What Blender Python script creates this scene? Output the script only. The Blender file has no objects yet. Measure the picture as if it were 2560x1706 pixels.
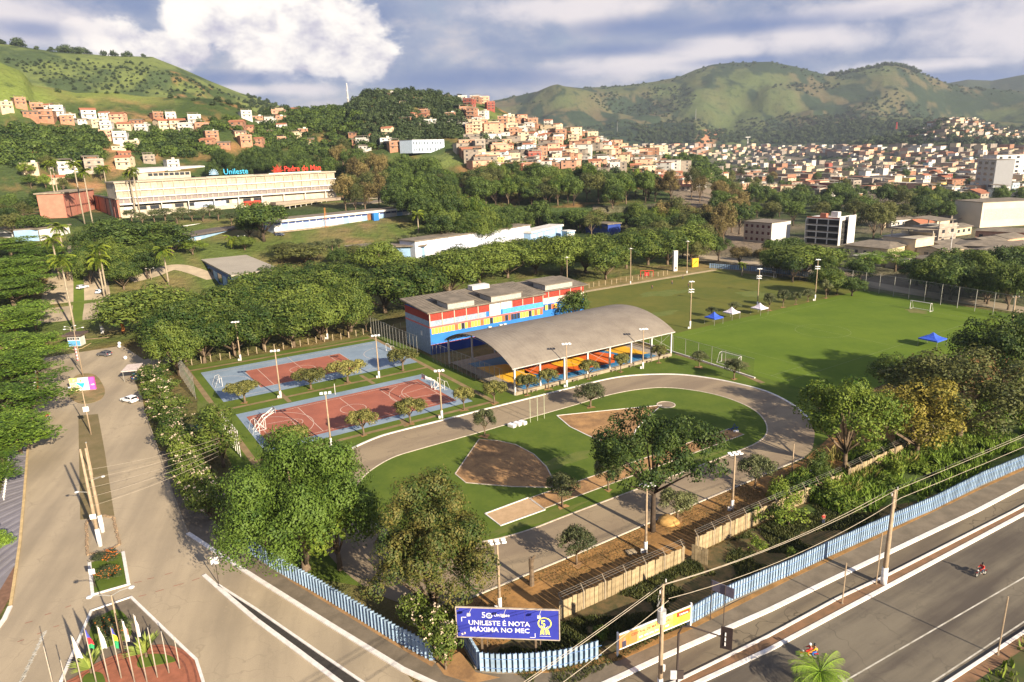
import bpy, bmesh, math, random
import numpy as np
from mathutils import Vector, Matrix, Euler
R_ = random.Random(7)
SC = bpy.context.scene
COL = SC.collection
rad = math.radians
# ------------------------------------------------------------------ camera
CAMH = 50.0
FPX, PITCH, ROLL = 1745.75, 0.267024, -0.032663
_fw = np.array([0, math.cos(PITCH), -math.sin(PITCH)])
_up0 = np.cross([1, 0, 0], _fw)
_R = math.cos(ROLL)*np.array([1., 0, 0]) + math.sin(ROLL)*_up0
_U = -math.sin(ROLL)*np.array([1., 0, 0]) + math.cos(ROLL)*_up0
cam = bpy.data.cameras.new('camera'); co = bpy.data.objects.new('camera', cam); COL.objects.link(co)
cam.sensor_width = 36; cam.lens = 36*FPX/2560; cam.clip_end = 30000; cam.clip_start = 0.5
co.matrix_world = Matrix([[_R[0], _U[0], -_fw[0], 0], [_R[1], _U[1], -_fw[1], 0], [_R[2], _U[2], -_fw[2], CAMH], [0, 0, 0, 1]])
SC.camera = co
SC.view_settings.view_transform = 'Standard'; SC.view_settings.look = 'None'
SC.view_settings.gamma = 1; SC.view_settings.use_curve_mapping = False
SC.view_settings.exposure = 1.32
# ------------------------------------------------------------------ world
SUN_EL, SUN_DIR = rad(22.6), rad(-51.7)      # direction (from +x, ccw) the sun stands in
W = bpy.data.worlds.new('World'); SC.world = W; W.use_nodes = True
def ray(px, py): return _fw*FPX + _R*(px-1280) - _U*(py-853)
class NT:
    def __init__(s, tree): s.t = tree; s.n = tree.nodes; s.l = tree.links
    def node(s, typ, ins=None, **kw):
        n = s.n.new(typ)
        for k, v in kw.items(): setattr(n, k, v)
        for k, v in (ins or {}).items():
            sock = n.inputs[k]
            if isinstance(v, S): s.l.new(v.s, sock)
            elif isinstance(v, bpy.types.NodeSocket): s.l.new(v, sock)
            else: sock.default_value = v
        return n
    def m(s, op, a, b=0.0, c=None, clamp=False):
        n = s.n.new('ShaderNodeMath'); n.operation = op; n.use_clamp = clamp
        for i, v in enumerate((a, b) if c is None else (a, b, c)):
            if isinstance(v, S): s.l.new(v.s, n.inputs[i])
            else: n.inputs[i].default_value = v
        return S(s, n.outputs[0])
    def mix(s, f, a, b):
        n = s.n.new('ShaderNodeMix'); n.data_type = 'RGBA'
        for sock, v in ((n.inputs[0], f), (n.inputs[6], a), (n.inputs[7], b)):
            if isinstance(v, S): s.l.new(v.s, sock)
            else: sock.default_value = v if not isinstance(v, tuple) else (*v[:3], 1)
        return S(s, n.outputs[2])
    def step(s, x, lo, hi):
        n = s.n.new('ShaderNodeMapRange'); n.interpolation_type = 'SMOOTHSTEP'
        s.l.new(x.s, n.inputs[0]); n.inputs[1].default_value = lo; n.inputs[2].default_value = hi
        return S(s, n.outputs[0])
    def noise(s, vec, scale, det=4, rough=.5, dist=0.0):
        n = s.n.new('ShaderNodeTexNoise'); n.inputs['Scale'].default_value = scale
        n.inputs['Detail'].default_value = det; n.inputs['Roughness'].default_value = rough; n.inputs['Distortion'].default_value = dist
        if vec is not None: s.l.new(vec.s if isinstance(vec, S) else vec, n.inputs['Vector'])
        return S(s, n.outputs[0])
class S:
    def __init__(s, nt, sock): s.nt = nt; s.s = sock
    def __add__(s, o): return s.nt.m('ADD', s, o)
    __radd__ = __add__
    def __mul__(s, o): return s.nt.m('MULTIPLY', s, o)
    __rmul__ = __mul__
    def __sub__(s, o): return s.nt.m('SUBTRACT', s, o)
    def __rsub__(s, o): return s.nt.m('SUBTRACT', o, s)
    def max(s, o): return s.nt.m('MAXIMUM', s, o)
def make_world():
    t = NT(W.node_tree); t.n.clear()
    tc = t.node('ShaderNodeTexCoord')
    sp = t.node('ShaderNodeSeparateXYZ', {0: tc.outputs['Generated']})
    x, y, z = (S(t, sp.outputs[i]) for i in range(3))
    az = t.m('ARCTAN2', x, y); el = t.m('ARCSINE', z)
    def comb(a, b, c=0.0): return S(t, t.node('ShaderNodeCombineXYZ', {0: a, 1: b, 2: c}).outputs[0])
    streak = comb(az*1.0 - el*0.6, el*2.5 + az*0.22, z)
    puff = comb(az, el*1.5, z*.3)
    n1 = t.noise(streak, 3.1, 9, .60, .35)
    n2 = t.noise(puff, 13.0, 7, .58, .2)
    n3 = t.noise(streak, 7.0, 8, .62, .2)
    n4 = t.noise(puff, 5.0, 7, .58)
    n5 = t.noise(puff, 22.0, 6, .6, .3)
    sky = t.node('ShaderNodeTexSky', sky_type='NISHITA', sun_disc=False, sun_elevation=SUN_EL, sun_rotation=rad(90)-SUN_DIR, air_density=1.0, dust_density=1.5, ozone_density=1.5)
    skyc = t.node('ShaderNodeVectorMath', {0: sky.outputs[0]}, operation='SCALE'); skyc.inputs['Scale'].default_value = .05
    blue = S(t, skyc.outputs[0])
    # stratus: blue-grey undersides to pale lilac tops
    grey = t.mix(t.step(n1*.62+n2*.26+n5*.12, .40, .61), (.098, .130, .235), (.205, .222, .290))
    grey = t.mix(t.step(n3*.6+n2*.4, .46, .68)*t.step(n1, .42, .6), grey, (.36, .325, .335))
    c = t.mix(0.9 - t.step(n4, .56, .72)*.25, blue, grey)
    def blob(lst, namp, lo, hi, src):
        m = None
        for (px, py, rx, ry) in lst:
            d = ray(px*1.088, py*1.088); a = math.atan2(d[0], d[1]); e = math.asin(d[2]/np.linalg.norm(d))
            ra, re = rx*1.088/FPX, ry*1.088/FPX
            q = t.m('SQRT', t.m('POWER', t.m('ABSOLUTE', (az-a)*(1/ra)), 2.0) + t.m('POWER', t.m('ABSOLUTE', (el-e)*(1/re)), 2.0))
            q = 1.0 - q
            m = q if m is None else m.max(q)
        return t.step(m + (src - .5)*namp, lo, hi)
    lit = [(700, 70, 200, 110), (840, 130, 85, 55), (560, 60, 160, 70), (760, 150, 120, 30), (250, 95, 85, 48), (350, 112, 80, 40), (420, 120, 75, 42), (470, 55, 90, 60), (180, 70, 40, 30)]
    mk = blob(lit, 2.3, .02, .34, n2*.65+n3*.15+n5*.2)
    shade = t.step((n2*.7 + n5*.5 + el*1.0), .56, .86)
    cc = t.mix(shade, (.27, .26, .325), (.60, .56, .51))
    c = t.mix(mk*.95, c, cc)
    soft = [(60, 30, 180, 60), (560, 208, 90, 15), (680, 206, 110, 18), (1480, 148, 260, 34), (1660, 112, 220, 34), (1850, 90, 200, 46), (1350, 165, 90, 12), (2330, 70, 220, 90), (2150, 150, 250, 22), (1300, 20, 260, 35), (2000, 20, 260, 30)]
    ms = blob(soft, 2.4, -.05, .8, n1*.3 + n2*.5 + n5*.2)
    c = t.mix(ms*.82, c, (.46, .42, .42))
    dark = [(1080, 182, 330, 26), (1500, 60, 200, 25), (1700, 60, 300, 22), (80, 68, 80, 20), (1700, 140, 160, 12), (560, 180, 260, 16), (2200, 185, 260, 14), (1420, 115, 190, 18)]
    md = blob(dark, 1.8, -.2, .9, n3*.6+n2*.4)
    c = t.mix(md*.7, c, (.075, .115, .235))
    below = t.step(z, -.05, .0)
    c = t.mix(below, (.05, .06, .05), c)
    bg = t.node('ShaderNodeBackground', {0: c, 1: .84})
    out = t.node('ShaderNodeOutputWorld', {0: bg.outputs[0]})
make_world()
sun = bpy.data.lights.new('sun', 'SUN'); sun.energy = 5.0; sun.angle = rad(.53); sun.color = (1, .86, .66)
so = bpy.data.objects.new('sun', sun); COL.objects.link(so)
sd = Vector((math.cos(SUN_EL)*math.cos(SUN_DIR), math.cos(SUN_EL)*math.sin(SUN_DIR), math.sin(SUN_EL)))
so.rotation_euler = sd.to_track_quat('Z', 'Y').to_euler(); so.location = (60, -80, 90)
SC.cycles.max_bounces = 6; SC.cycles.diffuse_bounces = 3; SC.cycles.transparent_max_bounces = 6
SC.cycles.caustics_reflective = False; SC.cycles.caustics_refractive = False
# ------------------------------------------------------------------ site frame: u along the courts, v across
TH = rad(32.9); uu = np.array([math.cos(TH), math.sin(TH)]); vv = np.array([-uu[1], uu[0]])
def UV(u, v, z=0.0): p = uu*u + vv*v; return Vector((p[0], p[1], z))
DS = 2560/2353
# ------------------------------------------------------------------ terrain
_rs = np.random.RandomState(3); _tab = _rs.rand(256, 256)
def vnoise(x, y):
    xi = np.floor(x).astype(int); yi = np.floor(y).astype(int); fx = x-xi; fy = y-yi
    fx = fx*fx*(3-2*fx); fy = fy*fy*(3-2*fy)
    a = _tab[xi & 255, yi & 255]; b = _tab[(xi+1) & 255, yi & 255]; c = _tab[xi & 255, (yi+1) & 255]; d = _tab[(xi+1) & 255, (yi+1) & 255]
    return (a*(1-fx)+b*fx)*(1-fy) + (c*(1-fx)+d*fx)*fy
def fbm(x, y, o=4):
    s = 0; a = .5
    for i in range(o): s = s + a*(vnoise(x*2**i+17.3*i, y*2**i+5.1*i)-.5); a *= .5
    return s
def px2az(px, py):
    d = ray(px, py); return math.atan2(d[0], d[1]), d[2]/math.hypot(d[0], d[1])
# layers: ridge silhouette in photo pixels, ridge distance, foot distance, relief
LAY = [
 (dict(R=720, F=490, B=1100, rel=14, base=24), [(-500, 190), (-200, 165), (0, 158), (54, 180), (82, 214), (136, 221), (190, 232), (286, 230), (354, 240), (463, 245), (544, 247), (600, 260), (640, 280), (720, 330), (800, 420), (900, 520)]),
 (dict(R=1400, F=800, B=2400, rel=40, base=20), [(-500, 120), (-200, 100), (0, 110), (60, 118), (130, 128), (290, 138), (380, 140), (440, 165), (520, 200), (600, 232), (700, 262), (800, 290), (950, 330), (1100, 420)]),
 (dict(R=800, F=430, B=1300, rel=14, base=14), [(480, 440), (560, 340), (640, 288), (700, 275), (780, 274), (840, 270), (880, 246), (910, 228), (950, 222), (1000, 222), (1060, 230), (1120, 238), (1180, 246), (1230, 262), (1290, 292), (1340, 306), (1400, 326), (1450, 338), (1500, 352), (1560, 366), (1620, 380), (1750, 400)]),
 (dict(R=3500, F=2350, B=5300, rel=190, base=0), [(700, 340), (900, 310), (1100, 290), (1200, 255), (1280, 240), (1380, 229), (1500, 219), (1560, 214), (1640, 201), (1700, 189), (1740, 171), (1780, 160), (1840, 156), (1930, 150), (1990, 159), (2060, 179), (2090, 180), (2150, 169), (2210, 154), (2240, 155), (2290, 171), (2370, 205), (2420, 215), (2480, 220), (2560, 230), (2700, 240), (3200, 260)]),
 (dict(R=2700, F=2100, B=3400, rel=60, base=0), [(1250, 372), (1400, 350), (1480, 330), (1560, 316), (1650, 306), (1740, 296), (1790, 322), (1900, 338), (2020, 318), (2120, 300), (2200, 290), (2300, 292), (2400, 300), (2600, 305), (3000, 320)]),
 (dict(R=4600, F=3600, B=5380, rel=100, base=0), [(2200, 260), (2370, 206), (2420, 198), (2480, 201), (2560, 187), (2700, 180), (3100, 200)]),
 (dict(R=1900, F=1550, B=2300, rel=8, base=0), [(2140, 356), (2240, 338), (2300, 322), (2350, 302), (2390, 296), (2440, 310), (2500, 332), (2560, 345), (2700, 350)]),
]
_prep = []
for prm, sil in LAY:
    A = []; Z = []
    for (px, py) in sil:
        a, s = px2az(px, py); A.append(a); Z.append(CAMH + s*prm['R'])
    _prep.append((prm, np.array(A), np.array(Z)))
def campus(u, v):
    f = np.interp(v, [225, 255, 279, 300, 333, 380, 410, 460, 600], [0, 1, 4.5, 10, 16, 22, 23.5, 25, 27])
    m = np.clip((250-u)/90, 0, 1); m = m*m*(3-2*m)
    m2 = np.clip((u+200)/100, 0, 1)
    return f*m*(.4+.6*m2)
def sstep(x): x = np.clip(x, 0, 1); return x*x*(3-2*x)
def T(x, y):
    x = np.asarray(x, float); y = np.asarray(y, float)
    r = np.hypot(x, y); a = np.arctan2(x, y)
    u = x*uu[0]+y*uu[1]; v = x*vv[0]+y*vv[1]
    z = np.where(y > 0, campus(u, v), 0)
    shp = z.shape; z = np.array(z, float).ravel(); X, Y, RR, AA = x.ravel(), y.ravel(), r.ravel(), a.ravel()
    for prm, A, Z in _prep:
        k_ = np.nonzero((RR > prm['F']) & (RR < prm['B']) & (AA > A[0]-.06 if A[0] > rad(-50) else RR > 0) & (AA < A[-1]+.06))[0]
        if len(k_) == 0: continue
        x, y, r, a = X[k_], Y[k_], RR[k_], AA[k_]
        zr = np.interp(a, A, Z, left=Z[0], right=Z[-1])
        if A[0] > rad(-50): zr = zr*sstep((a-A[0]+.06)/.06)
        if A[-1] < rad(50): zr = zr*sstep((A[-1]+.06-a)/.06)
        zr = np.maximum(zr, prm['base'])
        Rr = prm['R']; f = (r-prm['F'])/(Rr-prm['F']); b = (prm['B']-r)/(prm['B']-Rr)
        sh = np.where(r < Rr, .55*np.clip(f, 0, 1)**.9+.45*sstep(f), sstep(b))
        env = np.clip(np.minimum(f, b), 0, 1)
        damp = np.clip(abs(r-Rr)/(.12*Rr), 0.12, 1)
        k = prm['R']/5.0
        n = fbm(x/k+3, y/k+1, 5)*2
        rid = -abs(fbm(x/(k*1.3)+9, y/(k*1.3), 4))*2.2
        h = prm['base'] + (zr-prm['base'])*sh + (n+rid)*prm['rel']*sstep(env*2.5)*damp*np.clip((zr-prm['base'])/60, 0, 1)
        h = np.where(zr > prm['base']+.5, h, 0)
        z[k_] = np.maximum(z[k_], h)
    z = z.reshape(shp)
    return z
_RS = np.concatenate([np.linspace(30, 500, 70), np.geomspace(506, 5380, 150)])
def GV(px, py, h=0.0):
    """arrays of photo pixels -> points where the sight line meets the terrain (raised by h)"""
    px = np.atleast_1d(np.asarray(px, float)); py = np.atleast_1d(np.asarray(py, float)); n = len(px)
    d = _fw[None]*FPX + _R[None]*(px-1280)[:, None] - _U[None]*(py-853)[:, None]
    hh = np.hypot(d[:, 0], d[:, 1]); s = d[:, 2]/hh; dx, dy = d[:, 0]/hh, d[:, 1]/hh
    g = CAMH+s[:, None]*_RS[None] - T(dx[:, None]*_RS[None], dy[:, None]*_RS[None]) - h
    neg = g <= 0; has = neg.any(1); k = np.where(has, neg.argmax(1), 1); k = np.maximum(k, 1); I = np.arange(n)
    lo, hi = _RS[k-1], _RS[k]
    for _ in range(7):
        m = (lo+hi)/2; gm = CAMH+s*m-T(dx*m, dy*m)-h; lo = np.where(gm > 0, m, lo); hi = np.where(gm > 0, hi, m)
    r = (lo+hi)/2; out = np.stack([dx*r, dy*r, T(dx*r, dy*r)], 1); out[~has] = np.nan
    return out
def G(px, py, h=0.0):
    d = ray(px, py)
    if h == 0 and d[2] < 0:
        t = -CAMH/d[2]; x, y = d[0]*t, d[1]*t
        if y < 200 and float(T(x, y)) == 0: return Vector((x, y, 0))
    o = GV([px], [py], h)[0]; return Vector(o)
def D(px, py, h=0.0): return G(px*DS, py*DS, h)
def atz(px, py, z):
    d = ray(px, py); t = (z-CAMH)/d[2]; return Vector((d[0]*t, d[1]*t, z))
def proj(p):
    X = np.array([p[0], p[1], p[2]-CAMH]); d = X@_fw; return 1280+FPX*(X@_R)/d, 853-FPX*(X@_U)/d
def hgt(b, ty):
    lo, hi = 0., 80.
    for _ in range(30):
        m = (lo+hi)/2
        if proj((b[0], b[1], b[2]+m))[1] > ty: lo = m
        else: hi = m
    return m
# ------------------------------------------------------------------ materials
MATS = {}
def mat(name, col, rough=.85, var=.12, scale=2.0, metal=0.0, col2=None, spec=.3, bump=0.0, det=4, stretch=None, emit=None, objvar=0.0):
    if name in MATS: return MATS[name]
    m = bpy.data.materials.new(name); m.use_nodes = True; t = NT(m.node_tree); t.n.clear()
    tc = t.node('ShaderNodeTexCoord'); v = tc.outputs['Object']
    if stretch:
        mp = t.node('ShaderNodeMapping', {0: v}); mp.inputs['Scale'].default_value = stretch; v = mp.outputs[0]
    v = S(t, v)
    n = t.noise(v, scale, det, .6); n2 = t.noise(v, scale*9, 3, .6)
    c2 = col2 or tuple(c*(1-2.2*var) for c in col)
    c1 = col if col2 else tuple(min(1, c*(1+var)) for c in col)
    f = t.step(n*.75+n2*.25, .32, .68)
    c = t.mix(f, c2, c1)
    if objvar:
        oi = t.node('ShaderNodeObjectInfo'); hs = t.node('ShaderNodeHueSaturation', {'Color': c})
        t.l.new((S(t, oi.outputs['Random'])*(objvar*2)+(1-objvar)).s, hs.inputs['Value']); c = S(t, hs.outputs[0])
    b = t.node('ShaderNodeBsdfPrincipled', {'Base Color': c, 'Roughness': rough, 'Metallic': metal, 'Specular IOR Level': spec})
    if bump:
        bp = t.node('ShaderNodeBump', {'Height': n2, 'Strength': bump, 'Distance': .05}); t.l.new(bp.outputs[0], b.inputs['Normal'])
    if emit: b.inputs['Emission Color'].default_value = (*emit, 1); b.inputs['Emission Strength'].default_value = 1
    t.node('ShaderNodeOutputMaterial', {0: b.outputs[0]})
    MATS[name] = m; return m
def leafmat(name, c1, c2, trans=.16, var=.18, rough=.6):
    if name in MATS: return MATS[name]
    m = bpy.data.materials.new(name); m.use_nodes = True; t = NT(m.node_tree); t.n.clear()
    ge = t.node('ShaderNodeNewGeometry'); oi = t.node('ShaderNodeObjectInfo'); tc = t.node('ShaderNodeTexCoord')
    n = t.noise(S(t, tc.outputs['Object']), .55, 2, .5)
    f = t.step(S(t, ge.outputs['Random Per Island'])*.45 + n*1.5 + S(t, oi.outputs['Random'])*.4 - .52, .2, 1.0)
    c = t.mix(f, c1, c2)
    hs = t.node('ShaderNodeHueSaturation', {'Color': c}); t.l.new((S(t, oi.outputs['Random'])*(2*var)+(1-var)).s, hs.inputs['Value'])
    c = S(t, hs.outputs[0])
    b = t.node('ShaderNodeBsdfPrincipled', {'Base Color': c, 'Roughness': rough, 'Specular IOR Level': .25})
    tr = t.node('ShaderNodeBsdfTranslucent', {0: c})
    mx = t.node('ShaderNodeMixShader', {0: trans, 1: b.outputs[0], 2: tr.outputs[0]})
    t.node('ShaderNodeOutputMaterial', {0: mx.outputs[0]})
    MATS[name] = m; return m
def asphalt(name, c1, c2, ang, along, across, crack=.5):
    m = bpy.data.materials.new(name); m.use_nodes = True; t = NT(m.node_tree); t.n.clear(); tc = t.node('ShaderNodeTexCoord')
    r1 = t.node('ShaderNodeMapping', {0: tc.outputs['Object']}); r1.inputs['Rotation'].default_value = (0, 0, -ang); mp = t.node('ShaderNodeMapping', {0: r1.outputs[0]}); mp.inputs['Scale'].default_value = (along, across, 1)
    v = S(t, tc.outputs['Object']); band = t.noise(mp.outputs[0], 1.0, 5, .55); big = t.noise(v, .05, 6, .6); mid = t.noise(v, .6, 6, .65); fine = t.noise(v, 9, 3, .6)
    c = t.mix(t.step(band*.6+big*.4, .36, .62), c2, c1); c = t.mix(t.step(mid, .56, .70)*.45, c, c2)
    c = t.mix(t.step(big*.5+mid*.5, .58, .66)*.35, c, tuple(min(1, k*1.25) for k in c1))
    wv = t.node('ShaderNodeVectorMath', {0: tc.outputs['Object']}, operation='ADD'); cn = t.node('ShaderNodeTexNoise', {'Scale': .35}); t.l.new(tc.outputs['Object'], cn.inputs['Vector']); sc = t.node('ShaderNodeVectorMath', {0: cn.outputs['Color']}, operation='SCALE'); sc.inputs['Scale'].default_value = 5.0; t.l.new(sc.outputs[0], wv.inputs[1])
    vo = t.node('ShaderNodeTexVoronoi', {'Vector': wv.outputs[0], 'Scale': .16}, feature='DISTANCE_TO_EDGE'); ck = (1.0-t.step(S(t, vo.outputs['Distance']), .004, .016))*t.step(big*.5+fine*.1+band*.4, .44, .56)
    c = t.mix(ck*crack, c, tuple(k*.35 for k in c2))
    hs = t.node('ShaderNodeHueSaturation', {'Color': c}); t.l.new((fine*.35+.82).s, hs.inputs['Value'])
    b = t.node('ShaderNodeBsdfPrincipled', {'Base Color': S(t, hs.outputs[0]), 'Roughness': .93, 'Specular IOR Level': .2}); t.node('ShaderNodeOutputMaterial', {0: b.outputs[0]}); MATS[name] = m; return m
# ------------------------------------------------------------------ mesh builder
class MB:
    def __init__(s): s.v = []; s.f = []
    def add(s, vs, fs):
        o = len(s.v); s.v += [tuple(p) for p in vs]; s.f += [tuple(i+o for i in f) for f in fs]; return s
    def box(s, c, d, rz=0.0, M=None):
        cx, cy, cz = c; hx, hy, hz = d[0]/2, d[1]/2, d[2]/2
        cs, sn = math.cos(rz), math.sin(rz); vs = []
        for k in (-1, 1):
            for j in (-1, 1):
                for i in (-1, 1):
                    x, y = i*hx, j*hy
                    vs.append((cx+x*cs-y*sn, cy+x*sn+y*cs, cz+k*hz))
        if M: vs = [M @ Vector(p) for p in vs]
        return s.add(vs, [(0, 2, 3, 1), (4, 5, 7, 6), (0, 1, 5, 4), (2, 6, 7, 3), (0, 4, 6, 2), (1, 3, 7, 5)])
    def tube(s, pts, r, n=6, r2=None, cap=True):
        pts = [Vector(p) for p in pts]; rings = []
        for i, p in enumerate(pts):
            d = (pts[min(i+1, len(pts)-1)]-pts[max(i-1, 0)]).normalized()
            a = d.cross(Vector((0, 0, 1)) if abs(d.z) < .9 else Vector((1, 0, 0))).normalized(); b = d.cross(a)
            rr = r if r2 is None else r+(r2-r)*i/(len(pts)-1)
            if isinstance(r, (list, tuple)): rr = r[i]
            rings.append([p+a*math.cos(2*math.pi*k/n)*rr+b*math.sin(2*math.pi*k/n)*rr for k in range(n)])
        vs = [q for ring in rings for q in ring]; fs = []
        for i in range(len(pts)-1):
            for k in range(n): fs.append((i*n+k, i*n+(k+1) % n, (i+1)*n+(k+1) % n, (i+1)*n+k))
        if cap: fs += [tuple(range(n-1, -1, -1)), tuple(range((len(pts)-1)*n, len(pts)*n))]
        return s.add(vs, fs)
    def poly(s, pts, z=None):
        return s.add([(p[0], p[1], p[2] if z is None else z) for p in pts], [tuple(range(len(pts)))])
    def prism(s, pts, z0, z1):
        n = len(pts); vs = [(p[0], p[1], z0) for p in pts]+[(p[0], p[1], z1) for p in pts]
        return s.add(vs, [tuple(range(n-1, -1, -1)), tuple(range(n, 2*n))]+[(i, (i+1) % n, (i+1) % n+n, i+n) for i in range(n)])
    def ribbon(s, pts, w, z0, z1=None):
        """strip along a polyline; with z1 a raised kerb"""
        pts = [Vector((p[0], p[1], 0)) for p in pts]; L = []; Rr = []
        for i, p in enumerate(pts):
            d = (pts[min(i+1, len(pts)-1)]-pts[max(i-1, 0)]).normalized(); nrm = Vector((-d.y, d.x, 0))
            L.append(p+nrm*w/2); Rr.append(p-nrm*w/2)
        for i in range(len(pts)-1):
            if z1 is None: s.add([(*Rr[i].xy, z0), (*Rr[i+1].xy, z0), (*L[i+1].xy, z0), (*L[i].xy, z0)], [(0, 1, 2, 3)])
            else: s.prism([Rr[i], Rr[i+1], L[i+1], L[i]], z0, z1)
        return s
    def disc(s, c, r, n=24, z=0.0, a0=0, a1=2*math.pi):
        return s.poly([(c[0]+r*math.cos(a0+(a1-a0)*k/n), c[1]+r*math.sin(a0+(a1-a0)*k/n)) for k in range(n)], z)
    def sphere(s, c, r, n=8, sq=1.0):
        vs = [(c[0], c[1], c[2]-r*sq)]; fs = []
        for i in range(1, n//2):
            ph = -math.pi/2+math.pi*i/(n//2)
            for k in range(n): a = 2*math.pi*k/n; vs.append((c[0]+r*math.cos(ph)*math.cos(a), c[1]+r*math.cos(ph)*math.sin(a), c[2]+r*sq*math.sin(ph)))
        vs.append((c[0], c[1], c[2]+r*sq)); m = n//2-1
        for k in range(n): fs.append((0, 1+(k+1) % n, 1+k)); fs.append((len(vs)-1, 1+(m-1)*n+k, 1+(m-1)*n+(k+1) % n))
        for i in range(m-1):
            for k in range(n): fs.append((1+i*n+k, 1+i*n+(k+1) % n, 1+(i+1)*n+(k+1) % n, 1+(i+1)*n+k))
        return s.add(vs, fs)
    def mesh(s, name, m, smooth=False):
        me = bpy.data.meshes.new(name); me.from_pydata(s.v, [], s.f); me.materials.append(m)
        if smooth: me.polygons.foreach_set('use_smooth', [True]*len(me.polygons))
        me.update(); return me
def catmull(pts, n=6, closed=False):
    P = [Vector((p[0], p[1], 0)) for p in pts]; N = len(P); out = []
    for i in range(N if closed else N-1):
        g = (lambda k: P[k % N]) if closed else (lambda k: P[min(max(k, 0), N-1)])
        a, b, c, d = g(i-1), g(i), g(i+1), g(i+2)
        for j in range(n):
            t = j/n; out.append(.5*((2*b)+(c-a)*t+(2*a-5*b+4*c-d)*t*t+(3*b-a-3*c+d)*t**3))
    if not closed: out.append(P[-1])
    return out
# ------------------------------------------------------------------ objects
def put(name, me, loc=(0, 0, 0), rz=0.0, parent=None, scale=None, rot=None):
    o = bpy.data.objects.new(name, me); COL.objects.link(o)
    o.location = loc; o.rotation_euler = rot if rot is not None else (0, 0, rz)
    if scale is not None: o.scale = scale if hasattr(scale, '__len__') else (scale,)*3
    if parent: o.parent = parent
    return o
def tag(o, label=None, cat=None, group=None, kind=None):
    for k, x in (('label', label), ('category', cat), ('group', group), ('kind', kind)):
        if x: o[k] = x
    return o
def thing(name, label, cat, loc=(0, 0, 0), rz=0.0, group=None, scale=None):
    return tag(put(name, None, loc, rz, scale=scale), label, cat, group)
def struct(name, mb, m, smooth=False): return tag(put(name, mb.mesh(name, m, smooth)), kind='structure')
def part(name, mb, m, parent, smooth=False, label=None): return tag(put(name, mb.mesh(name, m, smooth), parent=parent), label)
def copy_tree(o, parent=None):
    c = o.copy(); COL.objects.link(c); c.parent = parent
    for ch in [k for k in CH.get(o.name, [])]: copy_tree(ch, c)
    return c
CH = {}
def freeze(root):
    """remember children lists so that copies are quick"""
    def rec(o):
        CH[o.name] = [k for k in COL.objects if k.parent == o]
        for k in CH[o.name]: rec(k)
    rec(root)
ORD = ['first', 'second', 'third', 'fourth', 'fifth', 'sixth', 'seventh', 'eighth', 'ninth', 'tenth', 'eleventh', 'twelfth', 'thirteenth', 'fourteenth', 'fifteenth', 'sixteenth', 'seventeenth', 'eighteenth', 'nineteenth', 'twentieth']
def ordl(i, n, what):
    if n == 1: return what
    if i == 0: return 'leftmost ' + what
    if i == n-1: return 'rightmost ' + what
    return nth(i+1) + ' from left, ' + what

_T1 = ['', 'first', 'second', 'third', 'fourth', 'fifth', 'sixth', 'seventh', 'eighth', 'ninth', 'tenth', 'eleventh', 'twelfth', 'thirteenth', 'fourteenth', 'fifteenth', 'sixteenth', 'seventeenth', 'eighteenth', 'nineteenth']
_T2 = {2: ('twentieth', 'twenty'), 3: ('thirtieth', 'thirty'), 4: ('fortieth', 'forty'), 5: ('fiftieth', 'fifty'), 6: ('sixtieth', 'sixty'), 7: ('seventieth', 'seventy'), 8: ('eightieth', 'eighty'), 9: ('ninetieth', 'ninety')}
def nth(n): return _T1[n] if n < 20 else (_T2[n//10][0] if n % 10 == 0 else _T2[n//10][1]+'-'+_T1[n % 10])
def number(ts, what):
    """labels by place: counted from the left of the photograph"""
    ts = sorted(ts, key=lambda t: proj(t.location)[0]); n = len(ts)
    for i, t in enumerate(ts): t['label'] = what if n == 1 else ' '.join((('leftmost ' if i == 0 else 'rightmost ' if i == n-1 else nth(i+1)+' from left, ')+what).split()[:16])
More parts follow.
